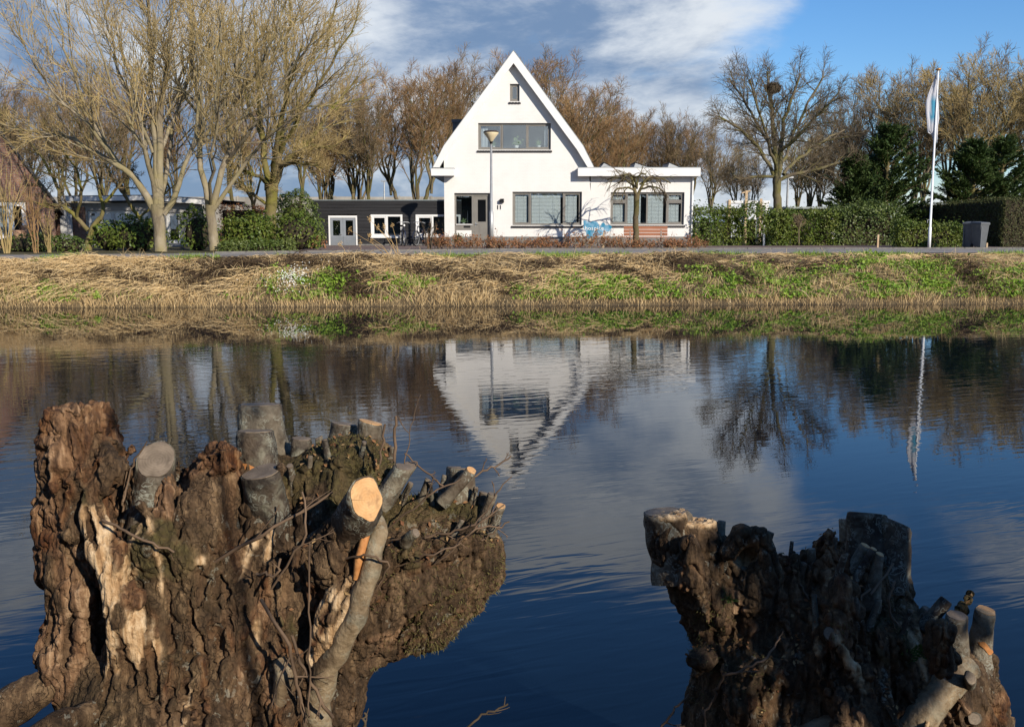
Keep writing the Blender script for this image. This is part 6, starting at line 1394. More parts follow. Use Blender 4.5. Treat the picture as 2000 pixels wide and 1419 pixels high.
def worley(p, seed):
    """nearest and second nearest cell distance, and a random value per cell"""
    ip = np.floor(p).astype(np.int64); f1 = np.full(len(p), 9.0); f2 = np.full(len(p), 9.0); cid = np.zeros(len(p))
    for a in (-1,0,1):
        for b in (-1,0,1):
            for c in (-1,0,1):
                q = ip + np.array([a,b,c]); o = np.stack([hash3(q, seed+k) for k in (1,2,3)],-1)*.5+.5; d = ((q+o-p)**2).sum(1); m = d < f1
                f2 = np.where(m, f1, np.minimum(f2, d)); f1 = np.where(m, d, f1); cid = np.where(m, o[:,0]*2-1, cid)
    return np.sqrt(f1), np.sqrt(f2), cid
def ridged(p, seed): return 1-np.abs(vnoise(p, seed))*2

def stump_material():
    m = bpy.data.materials.new('stump_bark'); m.use_nodes = True; nt = m.node_tree; N = nt.nodes; L = nt.links; b = N['Principled BSDF']; b.inputs['Roughness'].default_value = 0.85; b.inputs['Specular IOR Level'].default_value = 0.25
    tc = N.new('ShaderNodeTexCoord')
    def mp(sc_): n = N.new('ShaderNodeMapping'); n.inputs['Scale'].default_value = sc_; L.new(tc.outputs['Object'], n.inputs[0]); return n.outputs[0]
    def noise(v, s, d=8, r=.6, dist=0): n = N.new('ShaderNodeTexNoise'); n.inputs['Scale'].default_value = s; n.inputs['Detail'].default_value = d; n.inputs['Roughness'].default_value = r; n.inputs['Distortion'].default_value = dist; L.new(v, n.inputs['Vector']); return n.outputs['Fac']
    def ramp(x, *st):
        n = N.new('ShaderNodeValToRGB'); e = n.color_ramp.elements
        while len(e) < len(st): e.new(.5)
        for el, (p, c) in zip(e, st): el.position = p; el.color = (*c, 1)
        L.new(x, n.inputs[0]); return n.outputs[0]
    def mix(f, a, c, typ='MIX'):
        n = N.new('ShaderNodeMix'); n.data_type = 'RGBA'; n.blend_type = typ
        if isinstance(f, float): n.inputs[0].default_value = f
        else: L.new(f, n.inputs[0])
        for i, x in ((6,a),(7,c)):
            if isinstance(x, tuple): n.inputs[i].default_value = (*x, 1)
            else: L.new(x, n.inputs[i])
        return n.outputs[2]
    def attr(k): n = N.new('ShaderNodeAttribute'); n.attribute_name = k; return n.outputs['Fac']
    def mth(op, a, b_, clamp=False):
        n = N.new('ShaderNodeMath'); n.operation = op; n.use_clamp = clamp
        for i, x in enumerate((a, b_)):
            if isinstance(x, (int, float)): n.inputs[i].default_value = x
            else: L.new(x, n.inputs[i])
        return n.outputs[0]
    tall = mp((1,1,.35)); flat = mp((1,1,1))
    n1 = noise(tall, 14); n2 = noise(flat, 70); n3 = noise(mp((1,1,.13)), 38, 6, .65, .6); n4 = noise(flat, 5)
    # bark: broken fissures between small plates
    vo = N.new('ShaderNodeTexVoronoi'); vo.feature = 'DISTANCE_TO_EDGE'; vo.inputs['Scale'].default_value = 46
    wv = N.new('ShaderNodeMix'); wv.data_type = 'VECTOR'; wv.inputs[0].default_value = 0.06; L.new(mp((1,1,.22)), wv.inputs[4]); nv = N.new('ShaderNodeTexNoise'); nv.inputs['Scale'].default_value = 30; nv.inputs['Detail'].default_value = 5; L.new(tc.outputs['Object'], nv.inputs['Vector']); L.new(nv.outputs['Color'], wv.inputs[5]); L.new(wv.outputs[1], vo.inputs['Vector'])
    crack = N.new('ShaderNodeMapRange'); crack.inputs[1].default_value = 0.0; crack.inputs[2].default_value = 0.075; L.new(vo.outputs['Distance'], crack.inputs[0])
    part = N.new('ShaderNodeMapRange'); part.inputs[1].default_value = .40; part.inputs[2].default_value = .54; L.new(noise(tall, 17, 5), part.inputs[0])
    gap = mth('MULTIPLY', mth('SUBTRACT', 1.0, crack.outputs[0]), part.outputs[0])
    fib = noise(mp((1,1,.20)), 30, 7, .65, .8); bark = ramp(mth('ADD', mth('MULTIPLY', n1, .5), mth('MULTIPLY', fib, .5)), (.40,(.011,.005,.002)), (.52,(.068,.040,.020)), (.66,(.27,.178,.095)))
    bark = mix(mth('MULTIPLY', n4, .45), bark, (.115,.075,.041)); bark = mix(mth('MULTIPLY', gap, .35), bark, (.012,.006,.003))
    spk = N.new('ShaderNodeMapRange'); spk.inputs[1].default_value = .35; spk.inputs[2].default_value = .70; spk.inputs[3].default_value = .65; spk.inputs[4].default_value = 1.25; L.new(noise(flat, 120, 4), spk.inputs[0])
    hsv = N.new('ShaderNodeHueSaturation'); L.new(spk.outputs[0], hsv.inputs['Value']); L.new(bark, hsv.inputs['Color']); bark = hsv.outputs[0]
    lich = mth('MULTIPLY', mth('GREATER_THAN', noise(flat, 30, 6, .65), .60), mth('GREATER_THAN', noise(flat, 6, 3), .52)); bark = mix(mth('MULTIPLY', lich, .45), bark, (.25,.25,.20))
    rot = ramp(n3, (.36,(.010,.004,.002)), (.47,(.060,.022,.007)), (.58,(.165,.075,.026)), (.70,(.36,.22,.105)))
    low = N.new('ShaderNodeMapRange'); low.inputs[1].default_value = .40; low.inputs[2].default_value = .62; L.new(noise(flat, 4.5, 4), low.inputs[0])
    rot = mix(mth('MULTIPLY', low.outputs[0], .55), rot, ramp(n3, (.30,(.06,.03,.015)), (.5,(.24,.15,.085)), (.7,(.44,.32,.21))))
    rot = mix(mth('MULTIPLY', mth('SUBTRACT', 1.0, low.outputs[0]), .45), rot, ramp(n2, (.3,(.010,.004,.002)), (.7,(.11,.036,.010))))
    wood = ramp(n3, (.30,(.15,.075,.03)), (.46,(.40,.255,.13)), (.64,(.60,.45,.28)))
    moss = ramp(n2, (.3,(.028,.022,.008)), (.6,(.068,.056,.018)), (.8,(.125,.108,.038)))
    c = mix(mth('MULTIPLY', attr('rot'), 1.0, True), bark, rot); c = mix(attr('wood'), c, wood)
    mm = mth('MULTIPLY', mth('MULTIPLY', attr('moss'), 1.25), mth('ADD', noise(flat, 12, 6), .05), True); c = mix(mm, c, moss)
    L.new(c, b.inputs['Base Color'])
    hb = mth('SUBTRACT', mth('ADD', mth('MULTIPLY', fib, 1.0), mth('ADD', mth('MULTIPLY', n2, .35), mth('MULTIPLY', n1, .4))), mth('MULTIPLY', gap, .4))
    hr = mth('ADD', mth('MULTIPLY', n3, 1.2), mth('MULTIPLY', n2, .9))
    fac = mth('MAXIMUM', attr('rot'), attr('wood')); n = N.new('ShaderNodeMix'); L.new(fac, n.inputs[0]); L.new(hb, n.inputs[2]); L.new(hr, n.inputs[3])
    bp = N.new('ShaderNodeBump'); bp.inputs['Distance'].default_value = 0.013; bp.inputs['Strength'].default_value = .9; L.new(n.outputs[0], bp.inputs['Height']); L.new(bp.outputs[0], b.inputs['Normal'])
    return m
def stub_material(name, base, light, ring=0.5):
    """smooth alder bark with pale lichen rings"""
    m = mat(name, base, light, 26, 0.75, 0.006, 70, objvar=.2, detail=9); nt = m.node_tree; N = nt.nodes; L = nt.links; b = N['Principled BSDF']; src = b.inputs['Base Color'].links[0].from_socket
    tc = N.new('ShaderNodeTexCoord'); nz = N.new('ShaderNodeTexNoise'); nz.inputs['Scale'].default_value = 18; L.new(tc.outputs['Object'], nz.inputs['Vector'])
    mv = N.new('ShaderNodeMix'); mv.data_type = 'VECTOR'; mv.inputs[0].default_value = .09; L.new(tc.outputs['Object'], mv.inputs[4]); L.new(nz.outputs['Color'], mv.inputs[5])
    vo = N.new('ShaderNodeTexVoronoi'); vo.inputs['Scale'].default_value = 52; L.new(mv.outputs[1], vo.inputs['Vector'])
    r = N.new('ShaderNodeValToRGB'); e = r.color_ramp.elements; e[0].position = .30; e[0].color = (0,0,0,1); e[1].position = .52; e[1].color = (0,0,0,1); x = e.new(.41); x.color = (1,1,1,1); L.new(vo.outputs['Distance'], r.inputs[0])
    n2 = N.new('ShaderNodeTexNoise'); n2.inputs['Scale'].default_value = 11; L.new(tc.outputs['Object'], n2.inputs['Vector']); mr = N.new('ShaderNodeMapRange'); mr.inputs[1].default_value = .45; mr.inputs[2].default_value = .58; L.new(n2.outputs['Fac'], mr.inputs[0])
    mu = N.new('ShaderNodeMath'); mu.operation = 'MULTIPLY'; L.new(r.outputs[0], mu.inputs[0]); L.new(mr.outputs[0], mu.inputs[1]); m2 = N.new('ShaderNodeMath'); m2.operation = 'MULTIPLY'; m2.inputs[1].default_value = ring; L.new(mu.outputs[0], m2.inputs[0])
    n4 = N.new('ShaderNodeTexNoise'); n4.inputs['Scale'].default_value = 13; n4.inputs['Detail'].default_value = 8; n4.inputs['Roughness'].default_value = .65; n4.inputs['Distortion'].default_value = .6; L.new(tc.outputs['Object'], n4.inputs['Vector']); p4 = N.new('ShaderNodeMapRange'); p4.inputs[1].default_value = .50; p4.inputs[2].default_value = .64; p4.inputs[4].default_value = .62; L.new(n4.outputs['Fac'], p4.inputs[0])
    m4 = N.new('ShaderNodeMix'); m4.data_type = 'RGBA'; L.new(p4.outputs[0], m4.inputs[0]); L.new(src, m4.inputs[6]); m4.inputs[7].default_value = (.21,.20,.145,1)
    n5 = N.new('ShaderNodeTexNoise'); n5.inputs['Scale'].default_value = 8; n5.inputs['Detail'].default_value = 6; mp5 = N.new('ShaderNodeMapping'); mp5.inputs['Location'].default_value = (3,7,1); L.new(tc.outputs['Object'], mp5.inputs[0]); L.new(mp5.outputs[0], n5.inputs['Vector']); p5 = N.new('ShaderNodeMapRange'); p5.inputs[1].default_value = .50; p5.inputs[2].default_value = .66; p5.inputs[4].default_value = .75; L.new(n5.outputs['Fac'], p5.inputs[0])
    m5 = N.new('ShaderNodeMix'); m5.data_type = 'RGBA'; L.new(p5.outputs[0], m5.inputs[0]); L.new(m4.outputs[2], m5.inputs[6]); m5.inputs[7].default_value = (.040,.022,.011,1); src = m5.outputs[2]
    mx = N.new('ShaderNodeMix'); mx.data_type = 'RGBA'; L.new(m2.outputs[0], mx.inputs[0]); L.new(src, mx.inputs[6]); mx.inputs[7].default_value = (.33,.35,.29,1); L.new(mx.outputs[2], b.inputs['Base Color']); return m
def cut_material(name, c1, c2):
    m = bpy.data.materials.new(name); m.use_nodes = True; nt = m.node_tree; N = nt.nodes; L = nt.links; b = N['Principled BSDF']; b.inputs['Roughness'].default_value = .75
    tc = N.new('ShaderNodeTexCoord'); w = N.new('ShaderNodeTexWave'); w.wave_type = 'RINGS'; w.rings_direction = 'Z'; w.inputs['Scale'].default_value = 38; w.inputs['Distortion'].default_value = 3; w.inputs['Detail'].default_value = 3; w.inputs['Detail Scale'].default_value = 1.5; L.new(tc.outputs['Object'], w.inputs['Vector'])
    n = N.new('ShaderNodeTexNoise'); n.inputs['Scale'].default_value = 22; n.inputs['Detail'].default_value = 6; L.new(tc.outputs['Object'], n.inputs['Vector'])
    a = N.new('ShaderNodeMath'); a.operation = 'MULTIPLY_ADD'; a.inputs[1].default_value = .07; L.new(w.outputs['Fac'], a.inputs[0]); L.new(n.outputs['Fac'], a.inputs[2])
    r = N.new('ShaderNodeValToRGB'); e = r.color_ramp.elements; e[0].position = .35; e[1].position = .85; e[0].color = (*c1,1); e[1].color = (*c2,1); L.new(a.outputs[0], r.inputs[0]); 
    sp = N.new('ShaderNodeSeparateXYZ'); L.new(tc.outputs['Object'], sp.inputs[0]); at2 = N.new('ShaderNodeMath'); at2.operation = 'ARCTAN2'; L.new(sp.outputs[1], at2.inputs[0]); L.new(sp.outputs[0], at2.inputs[1])
    n1d = N.new('ShaderNodeTexNoise'); n1d.noise_dimensions = '1D'; n1d.inputs['Scale'].default_value = 2.6; n1d.inputs['Detail'].default_value = 4; L.new(at2.outputs[0], n1d.inputs['W'])
    cr = N.new('ShaderNodeMapRange'); cr.inputs[1].default_value = .64; cr.inputs[2].default_value = .70; L.new(n1d.outputs['Fac'], cr.inputs[0])
    n3 = N.new('ShaderNodeTexNoise'); n3.inputs['Scale'].default_value = 45; n3.inputs['Detail'].default_value = 5; L.new(tc.outputs['Object'], n3.inputs['Vector']); st = N.new('ShaderNodeMapRange'); st.inputs[1].default_value = .5; st.inputs[2].default_value = .75; L.new(n3.outputs['Fac'], st.inputs[0])
    mxs = N.new('ShaderNodeMath'); mxs.operation = 'MAXIMUM'; L.new(cr.outputs[0], mxs.inputs[0]); L.new(st.outputs[0], mxs.inputs[1]); sc8 = N.new('ShaderNodeMath'); sc8.operation = 'MULTIPLY'; sc8.inputs[1].default_value = .65; L.new(mxs.outputs[0], sc8.inputs[0])
    mk = N.new('ShaderNodeMix'); mk.data_type = 'RGBA'; L.new(sc8.outputs[0], mk.inputs[0]); L.new(r.outputs[0], mk.inputs[6]); mk.inputs[7].default_value = (c1[0]*.3, c1[1]*.25, c1[2]*.2, 1); L.new(mk.outputs[2], b.inputs['Base Color'])
    bp = N.new('ShaderNodeBump'); bp.inputs['Distance'].default_value = .003; L.new(a.outputs[0], bp.inputs['Height']); L.new(bp.outputs[0], b.inputs['Normal']); return m
M['stump'] = stump_material()
M['stub_dark'] = stub_material('dark_stub_bark', (.018,.013,.009), (.085,.068,.048))
M['stub_pale'] = stub_material('pale_stub_bark', (.060,.046,.030), (.165,.138,.098))
M['cut_fresh'] = cut_material('fresh_saw_cut', (.44,.23,.085), (.66,.42,.20))
M['cut_old'] = cut_material('weathered_saw_cut', (.10,.075,.05), (.27,.21,.15))
M['wound'] = mat('orange_wood_wound', (.34,.125,.035), (.50,.24,.085), 16, .7, .004, 50)
M['root_bark'] = stub_material('smooth_root_bark', (.15,.105,.058), (.30,.225,.135), .25)
M['peeled'] = mat('peeled_pale_wood', (.40,.22,.105), (.56,.36,.20), 5, .7, .006, 22, stretch=(1,1,.25))
M['stump_twig'] = mat('brown_stump_twig', (.07,.045,.028), (.16,.105,.065), 6, .8)
M['litter'] = mat('brown_leaf_litter', (.10,.04,.018), (.24,.11,.045), 5, .8, tint=(.30,.20,.09))
M['moss_tuft'] = mat('olive_moss', (.040,.036,.010), (.085,.076,.022), 9, .9, tint=(.15,.13,.045))
M['fern'] = mat('green_fern', (.045,.10,.02), (.09,.16,.035), 8, .5, trans=.2)

def stub(root, base, tip, r0, r1, bark, cut, n=None, seed=0, flare=.12, wound=False, fmoss=0):
    """a sawn branch: bark tube ended by the saw plane, with the cut face as its own piece"""
    base = np.array(base, float); tip = np.array(tip, float); ax = tip-base; Ln = np.linalg.norm(ax); ax /= Ln
    n = ax if n is None else np.array(n, float)/np.linalg.norm(n)
    if n @ ax < .2: n = n + ax*(.25 - n@ax); n /= np.linalg.norm(n)
    S = 24; K = 16; N1, B1 = frames(ax[None]); N1 = N1[0]; B1 = B1[0]; a = np.arange(S)*2*math.pi/S; dirs = np.cos(a)[:,None]*N1 + np.sin(a)[:,None]*B1
    lob = 1 + .15*vnoise(dirs*1.4+seed*3.7, seed) + .07*vnoise(dirs*3.1+seed, seed+1); V = []; bend = np.cross(ax, [.3,.2,.9])*Ln*.14*vnoise(np.array([[seed*1.3, .5, .5]]), 5)[0]
    for k in range(K):
        t = k/(K-1); r = (r0+(r1-r0)*t)*(1+flare*(1-t)**4)
        o = dirs*(r*lob)[:,None]; sh = -(o@n)/(ax@n); L = Ln+sh; p = base+ax*(L*t)[:,None]+o+bend*math.sin(t*math.pi)
        q = p + dirs*(r*(.15*vnoise(p*np.array([20,20,12]), seed+7)+.08*vnoise(p*np.array([60,60,30]), seed+9)+.10*math.exp(-((t-.12)/.1)**2)) * (1 if k < K-1 else .5))[:,None]; V.append(q)
    ring = V[-1]; V = np.concatenate(V+[tip[None]]); idx = np.arange(K*S).reshape(K,S); F4 = np.stack([idx[:-1], np.roll(idx,-1,1)[:-1], np.roll(idx,-1,1)[1:], idx[1:]],-1).reshape(-1,4); F3 = np.stack([idx[-1], np.roll(idx[-1],-1), np.full(S, K*S)],-1)
    o = mesh_obj('branch_stub', V, [F4, F3], bark, root, smooth=True)
    sf = np.ones(len(o.data.polygons), bool); sf[len(F4):] = False; o.data.polygons.foreach_set('use_smooth', sf)
    q = Vector(n).to_track_quat('Z', 'Y'); inv = q.inverted(); rng = np.random.default_rng(seed+3)
    P = [inv @ Vector((ring[i]-tip)*.93) for i in range(S)]; Vc = [(p.x, p.y, .0025) for p in P] + [(p.x, p.y, -.004) for p in P] + [(0,0,.003)]
    Fq = [(i, (i+1) % S, (i+1) % S + S, i+S) for i in range(S)]; Ft = [(i, (i+1) % S, 2*S) for i in range(S)]
    me = raw_mesh('cut_face', Vc, [np.array(Fq)[:, ::-1], np.array(Ft)], cut); c = link('cut_face', me, o); c.rotation_mode = 'QUATERNION'; c.rotation_quaternion = q; c.location = Vector(tip)-wloc(root)
    if wound:
        p = base*.55+tip*.45; side = np.cross(ax, [0,1,0]); side /= np.linalg.norm(side); fr = np.array([0,-1.,0]); rr = (r0+r1)/2*1.02; Vw = []; 
        for t in np.linspace(-1,1,9):
            for s in (-1,1):
                an = t*.9; Vw.append(p + (side*math.sin(an)+fr*math.cos(an))*rr*1.03 + ax*(s*.012*(1-t*t)+.004*math.sin(t*5)+t*.02))
        mesh_obj('wound', Vw, [np.array([(2*i,2*i+2,2*i+3,2*i+1) for i in range(8)])], M['wound'], o)
    return o
def body_from(lump, root, seed, name='stump_body', fine=1.0, mossf=None):
    V, F, cl = lump.mesh(seed); Nn = vnormals(V, F)
    rot = soften(cl == 1, F, 4); wood = soften(cl == 2, F, 2); moss = soften(cl == 3, F, 8); dark = soften(cl == 4, F, 4)
    q = V*np.array([1,1,.28]); bk = 1-np.maximum(rot, wood)
    bil = lambda P, sd: .45-np.abs(vnoise(P, sd))                      # rounded lumps with sharp creases between them
    qv = V*np.array([1,1,.55]); warp = .03*np.stack([vnoise(V*8, seed+31), vnoise(V*8, seed+32), vnoise(V*8, seed+33)],-1); W = qv+warp; Wv = q+warp*np.array([1,1,.4])
    qf = V*np.array([1,1,.13])+warp*np.array([1,1,.1]); up = np.clip(1-np.abs(Nn[:,2])*1.1, .15, 1)
    f1, f2, ci = worley(V*np.array([21,21,8.5])+warp*np.array([16,16,5])+.10*np.stack([vnoise(V*40, seed+51), vnoise(V*40, seed+52), vnoise(V*40, seed+53)],-1), seed+40); g = f2-f1
    h1, h2, ch = worley(V*np.array([46,46,9])+warp*np.array([30,30,5]), seed+60)
    d = .012*vnoise(V*5.5, seed)
    d += bk*(.0055*ci-.013*np.exp(-(g/.085)**2)*np.clip(.55+vnoise(V*9, seed+2), 0, 1)+.004*bil(qf*64, seed+3)+.0035*vnoise(V*50, seed+4)+.0025*vnoise(V*110, seed+12))
    d += rot*(.012*ci+.0085*ch-.012*np.exp(-(g/.10)**2)-.005*np.exp(-((h2-h1)/.12)**2)+up*.008*bil(qf*30, seed+5)+.005*vnoise(V*50, seed+8)+.003*vnoise(V*110, seed+9))
    d += wood*(.005*ch+.004*bil(qf*60, seed+7)-.004*np.exp(-((h2-h1)/.12)**2))
    d += moss*(.006*vnoise(V*60, seed+10))
    V2 = V + Nn*(d*fine)[:,None]
    cl_m = np.clip(moss + .55*np.clip(vnoise(V*4.2, seed+11)+.05,0,1)*np.clip(Nn[:,2]+.25,0,1)*bk, 0, 1)
    cl_r = np.clip(rot + dark*.3, 0, 1)
    o = mesh_obj(name, V2, [F], M['stump'], root, smooth=True, attrs={'rot': cl_r, 'wood': wood, 'moss': cl_m}); return o, V2, Nn
def chain(pts, Y): P, R = pxl(pts, Y); return P, R
def twig(root, pts, Y, name='twig', m=None, forks=0, seed=0, parts=1):
    P, R_ = pxl(pts, Y); rng = np.random.default_rng(seed); p, r = resample(P, R_, max(8, len(P)*4)); p[1:-1] += rng.normal(0, .003, p[1:-1].shape); mb = [tubes(p[None], r[None], 6)]
    if forks:
        a, b = grow(p[None], r[None], forks, .3, .95, .6, .2, .35, 6, .12, .02, rng, rfac=.6, rtip=.0012); mb.append(tubes(a, b, 5)); a, b = grow(a, b, 2, .3, .9, .6, .2, .5, 4, .12, .02, rng, rfac=.6, rtip=.0008); mb.append(tubes(a, b, 4))
    v, f = join(mb); return mesh_obj(name, v, [f], m or M['stump_twig'], root, smooth=True)

def sprouts(S, root, spots, seed, Y):
    rng = np.random.default_rng(seed)
    for q, (u, v, du, dv, w) in enumerate(spots):
        h = S.hit(u, v)
        if h is None: continue
        e = np.array(at(u+du, v+dv*1.15, h[1]+rng.uniform(.0,.05))); r = w*px(Y)/2; b = h+np.array([0,.03,0])-(e-h)*.15
        stub(root, b, e, r*1.2, r*.9, M['stub_dark' if rng.random() < .5 else 'stub_pale'], M['cut_old'], (e-b)/np.linalg.norm(e-b)+rng.normal(0,.25,3)+np.array([0,.15,.2]), seed+q, .2)
def left_stump():
    Y = 2.9; root = empty('tree_stump', (at(420,1419,Y).x, Y, .55), 'big gnarled alder stump at left with a fresh round saw cut', 'stump')
    lo = np.array([-1.95,1.95,.35]); hi = np.array([.12,3.75,2.02]); S = Lump(lo, hi, .0047)
    def L(pts, k=.04, cls=0, y=Y, **kw): P, R_ = pxl(pts, y); S.limb(P, R_, k, cls, **kw)
    # base and main masses (u, v, width px, depth offset)
    L([(380,1620,640),(360,1450,500),(350,1300,330)], .10); L([(470,1600,460,.1),(560,1380,260,.1),(610,1240,200,.1)], .10)
    L([(350,1400,260,.0),(365,1220,220,.02),(385,1090,150,.04)], .05); L([(414,955,104,-.02),(398,1060,124,-.06),(392,1180,140,-.08),(380,1300,160,-.09),(370,1440,190,-.08)], .014); L([(300,1000,70,-.07),(318,1110,100,-.10),(322,1220,120,-.11),(312,1330,130,-.10),(300,1440,150,-.08)], .014); L([(452,1060,60,-.06),(456,1180,84,-.10),(450,1300,110,-.11),(452,1440,140,-.08)], .014); L([(412,965,110,0),(425,905,86,.02)], .02, 1)
    L([(395,930,60,-.03),(432,878,34,-.02)], .02, 1)                                              # ragged dark top
    L([(172,1260,150,-.02),(166,1120,150,-.02),(164,1000,150,0),(158,900,160,0),(152,842,140,0)], .02, 1)   # rotten column
    L([(100,860,50,-.02),(92,980,40,-.02),(100,1120,48,-.02),(122,1250,46,-.03)], .012, 1); L([(118,850,44,-.08),(122,960,40,-.09),(130,1080,44,-.09),(150,1230,44,-.10)], .010, 1)
    L([(200,860,60,.05),(218,930,44,.05),(216,1040,46,.05)], .015, 1); L([(142,806,104,0),(170,815,96,0)], .02, 1)
    S.cut(np.array(at(146,790,Y)), (-.12,.10,1), .17, 1)
    L([(205,925,92,-.09),(165,930,56,-.10)], .015, 0); L([(180,1000,60,-.07),(208,1010,44,-.06)], .015, 1)
    L([(150,1280,150,-.05),(170,1340,110,-.05),(180,1420,120,-.04)], .05, 1)
    L([(112,1230,60,-.02),(108,1285,46,-.02)], .02, 1)
    # strip of peeling pale wood
    L([(182,1005,46,-.15),(200,1075,56,-.18),(222,1120,54,-.20)], .008, 2); L([(218,1120,44,-.20),(236,1190,58,-.215),(240,1270,54,-.205),(222,1330,44,-.175),(222,1375,28,-.15)], .008, 2)
    L([(240,1175,60,-.19),(258,1230,84,-.205),(285,1290,74,-.205),(304,1330,26,-.19)], .012, 2, sq=1.5); L([(250,1165,46,-.235)], .01, 0) if False else None
    S.limb([at(250,1162,Y-.215), at(252,1172,Y-.22)], [.030,.030], .012, 1)
    S.limb([at(196,1160,Y-.12), at(204,1300,Y-.10)], [.016,.018], .015, 4, sub=True); S.limb([at(250,1300,Y-.235), at(262,1330,Y-.235)], [.010,.014], .01, 4, sub=True)
    S.limb([at(322,1372,Y-.235), at(324,1388,Y-.235)], [.008,.010], .008, 4, sub=True)
    # second column and its neighbours
    L([(296,1110,110,-.08),(292,1040,92,-.06),(298,985,72,-.05)], .015); L([(258,1080,56,-.07),(262,940,46,-.05)], .02, 4); L([(330,1000,60,-.09),(322,940,50,-.06)], .02, 1)
    L([(310,1070,120,-.13),(350,1085,90,-.13)], .03, 3); S.limb([at(318,1095,Y-.22), at(330,1118,Y-.20)], [.045,.03], .02, 3, sub=True); L([(385,1090,40,-.14),(392,1070,30,-.13)], .015, 2)
    S.limb([at(236,930,Y-.08), at(238,1130,Y-.10)], [.026,.030], .015, 4, sub=True)
    L([(372,985,60,-.09),(376,1060,70,-.12)], .012, 0); S.limb([at(464,925,Y-.05), at(476,1085,Y-.11)], [.046,.044], .012, 4, sub=True); S.limb([at(366,905,Y-.03), at(352,985,Y-.09)], [.030,.026], .012, 4, sub=True); S.limb([at(250,880,Y+.0), at(243,960,Y-.02)], [.030,.028], .012, 4, sub=True); S.limb([at(560,990,Y+.05), at(600,1050,Y-.03)], [.04,.03], .012, 4, sub=True); S.limb([at(600,1010,Y+.02), at(570,1100,Y-.06)], [.030,.034], .02, 4, sub=True); S.limb([at(585,1180,Y-.13), at(575,1240,Y-.15)], [.045,.04], .02, 4, sub=True)
    # right of the cleft: base of the dark sawn branch, mossy shoulder, core
    L([(548,1290,130,-.03),(540,1190,130,-.02),(530,1090,116,.0),(515,1000,96,.02)], .014); L([(510,960,110,.12),(500,900,90,.16)], .05)
    L([(640,1180,170,.08),(640,1060,160,.10),(660,980,130,.12)], .04, 0); L([(610,1000,60,.02),(600,1090,70,.0),(590,1180,80,-.02)], .012, 0); L([(600,950,120,.16),(690,925,130,.16),(735,950,100,.14)], .04, 3); L([(560,930,90,.22),(720,900,110,.24)], .05)
    L([(664,1085,136,-.09),(680,1040,100,-.11)], .03); L([(636,1125,70,-.08),(640,1175,56,-.07)], .015, 1)
    # arm reaching right over the water
    L([(700,1160,260,.12),(800,1120,240,.16),(890,1085,180,.18),(925,1090,110,.18)], .05, 0); L([(760,1025,120,.16),(850,1015,100,.20),(910,1015,100,.20)], .03, 3); L([(770,1080,70,.02),(850,1075,60,.05),(930,1060,50,.08)], .015, 0); L([(720,1200,80,.02),(800,1180,70,.04),(870,1150,60,.06)], .015, 0)
    L([(940,1075,80,.16),(950,1120,70,.16),(920,1160,70,.15)], .03, 4); L([(740,1235,130,.10),(830,1200,130,.13),(890,1150,110,.14)], .05); L([(690,1270,90,.05),(650,1360,120,.04),(630,1440,130,.03)], .05)
    L([(560,1290,120,-.06),(550,1360,130,-.05),(520,1440,180,-.04)], .05, 1); L([(470,1330,110,-.12),(440,1420,190,-.06)], .06, 0)
    L([(560,1310,70,-.13),(565,1360,60,-.14),(545,1440,80,-.12)], .03, 0)
    rng = np.random.default_rng(9)                                                                  # knots
    for _ in range(16):
        u, v = rng.uniform(120,900), rng.uniform(960,1400)
        if u > 640 and v > 1240: continue
        p = np.array(at(u, v, Y+rng.uniform(-.20,.08))); e = p+rng.normal(0,.035,3)*np.array([1,1,2.2]); r = rng.uniform(.010,.026); S.limb([p, e], [r, r*.6], .045, int(rng.choice([0,0,0,3,1])))
    # peeled slab of wood beside the smooth root
    L([(702,1110,50,-.155),(672,1170,66,-.165),(645,1230,60,-.16),(618,1285,34,-.14)], .010, 2, sq=1.6)
    S.shards(100, 200, 806, 16, Y, 20, 51); S.shards(395, 450, 895, 10, Y-.02, 24, 52); S.shards(345, 400, 915, 6, Y-.02, 20, 53, 0); S.shards(225, 250, 880, 4, Y+.05, 18, 54)
    S.carve((90,235,850,1290), 22, 16, 61, 0.05, .007, .020); S.carve((250,500,960,1400), 34, 20, 62, 0.0, .005, .014); S.carve((480,720,1000,1400), 24, 18, 63, -.35, .005, .013); S.carve((700,950,1040,1230), 16, 12, 64, -.9, .005, .014)
    body, V, Nn = body_from(S, root, 500)
    # sawn branches
    A = lambda u, v, d=0: np.array(at(u, v, Y+d)); s_ = px(Y)
    stub(root, A(292,1080,-.06), A(306,899,-.05), 46*s_, 36*s_, M['stub_dark'], M['cut_old'], (.2,-.62,.75), 1)
    stub(root, A(268,1040,-.04), A(263,905,-.02), 22*s_, 16*s_, M['stub_dark'], M['cut_old'], (-.5,-.1,.8), 2)
    stub(root, A(538,1130,.07), A(508,922,-.02), 60*s_, 41*s_, M['stub_dark'], M['cut_old'], (-.22,-.16,1), 3)
    stub(root, A(510,960,.14), A(498,842,.16), 48*s_, 40*s_, M['stub_dark'], M['cut_old'], (0,.12,1), 4, wound=True)
    stub(root, A(515,900,.30), A(508,790,.32), 58*s_, 46*s_, M['stub_pale'], M['cut_old'], (0,.1,1), 5)
    stub(root, A(586,935,.22), A(588,857,.24), 24*s_, 19*s_, M['stub_dark'], M['cut_old'], (.1,0,1), 6)
    stub(root, A(628,915,.24), A(622,855,.26), 12*s_, 8*s_, M['stub_pale'], M['cut_old'], (-.5,0,1), 7)
    stub(root, A(662,920,.28), A(672,828,.30), 36*s_, 30*s_, M['stub_dark'], M['cut_old'], (.15,.1,1), 8, wound=False)
    stub(root, A(722,925,.22), A(724,825,.24), 30*s_, 26*s_, M['stub_pale'], M['cut_fresh'], (.25,.1,1), 9, wound=True)
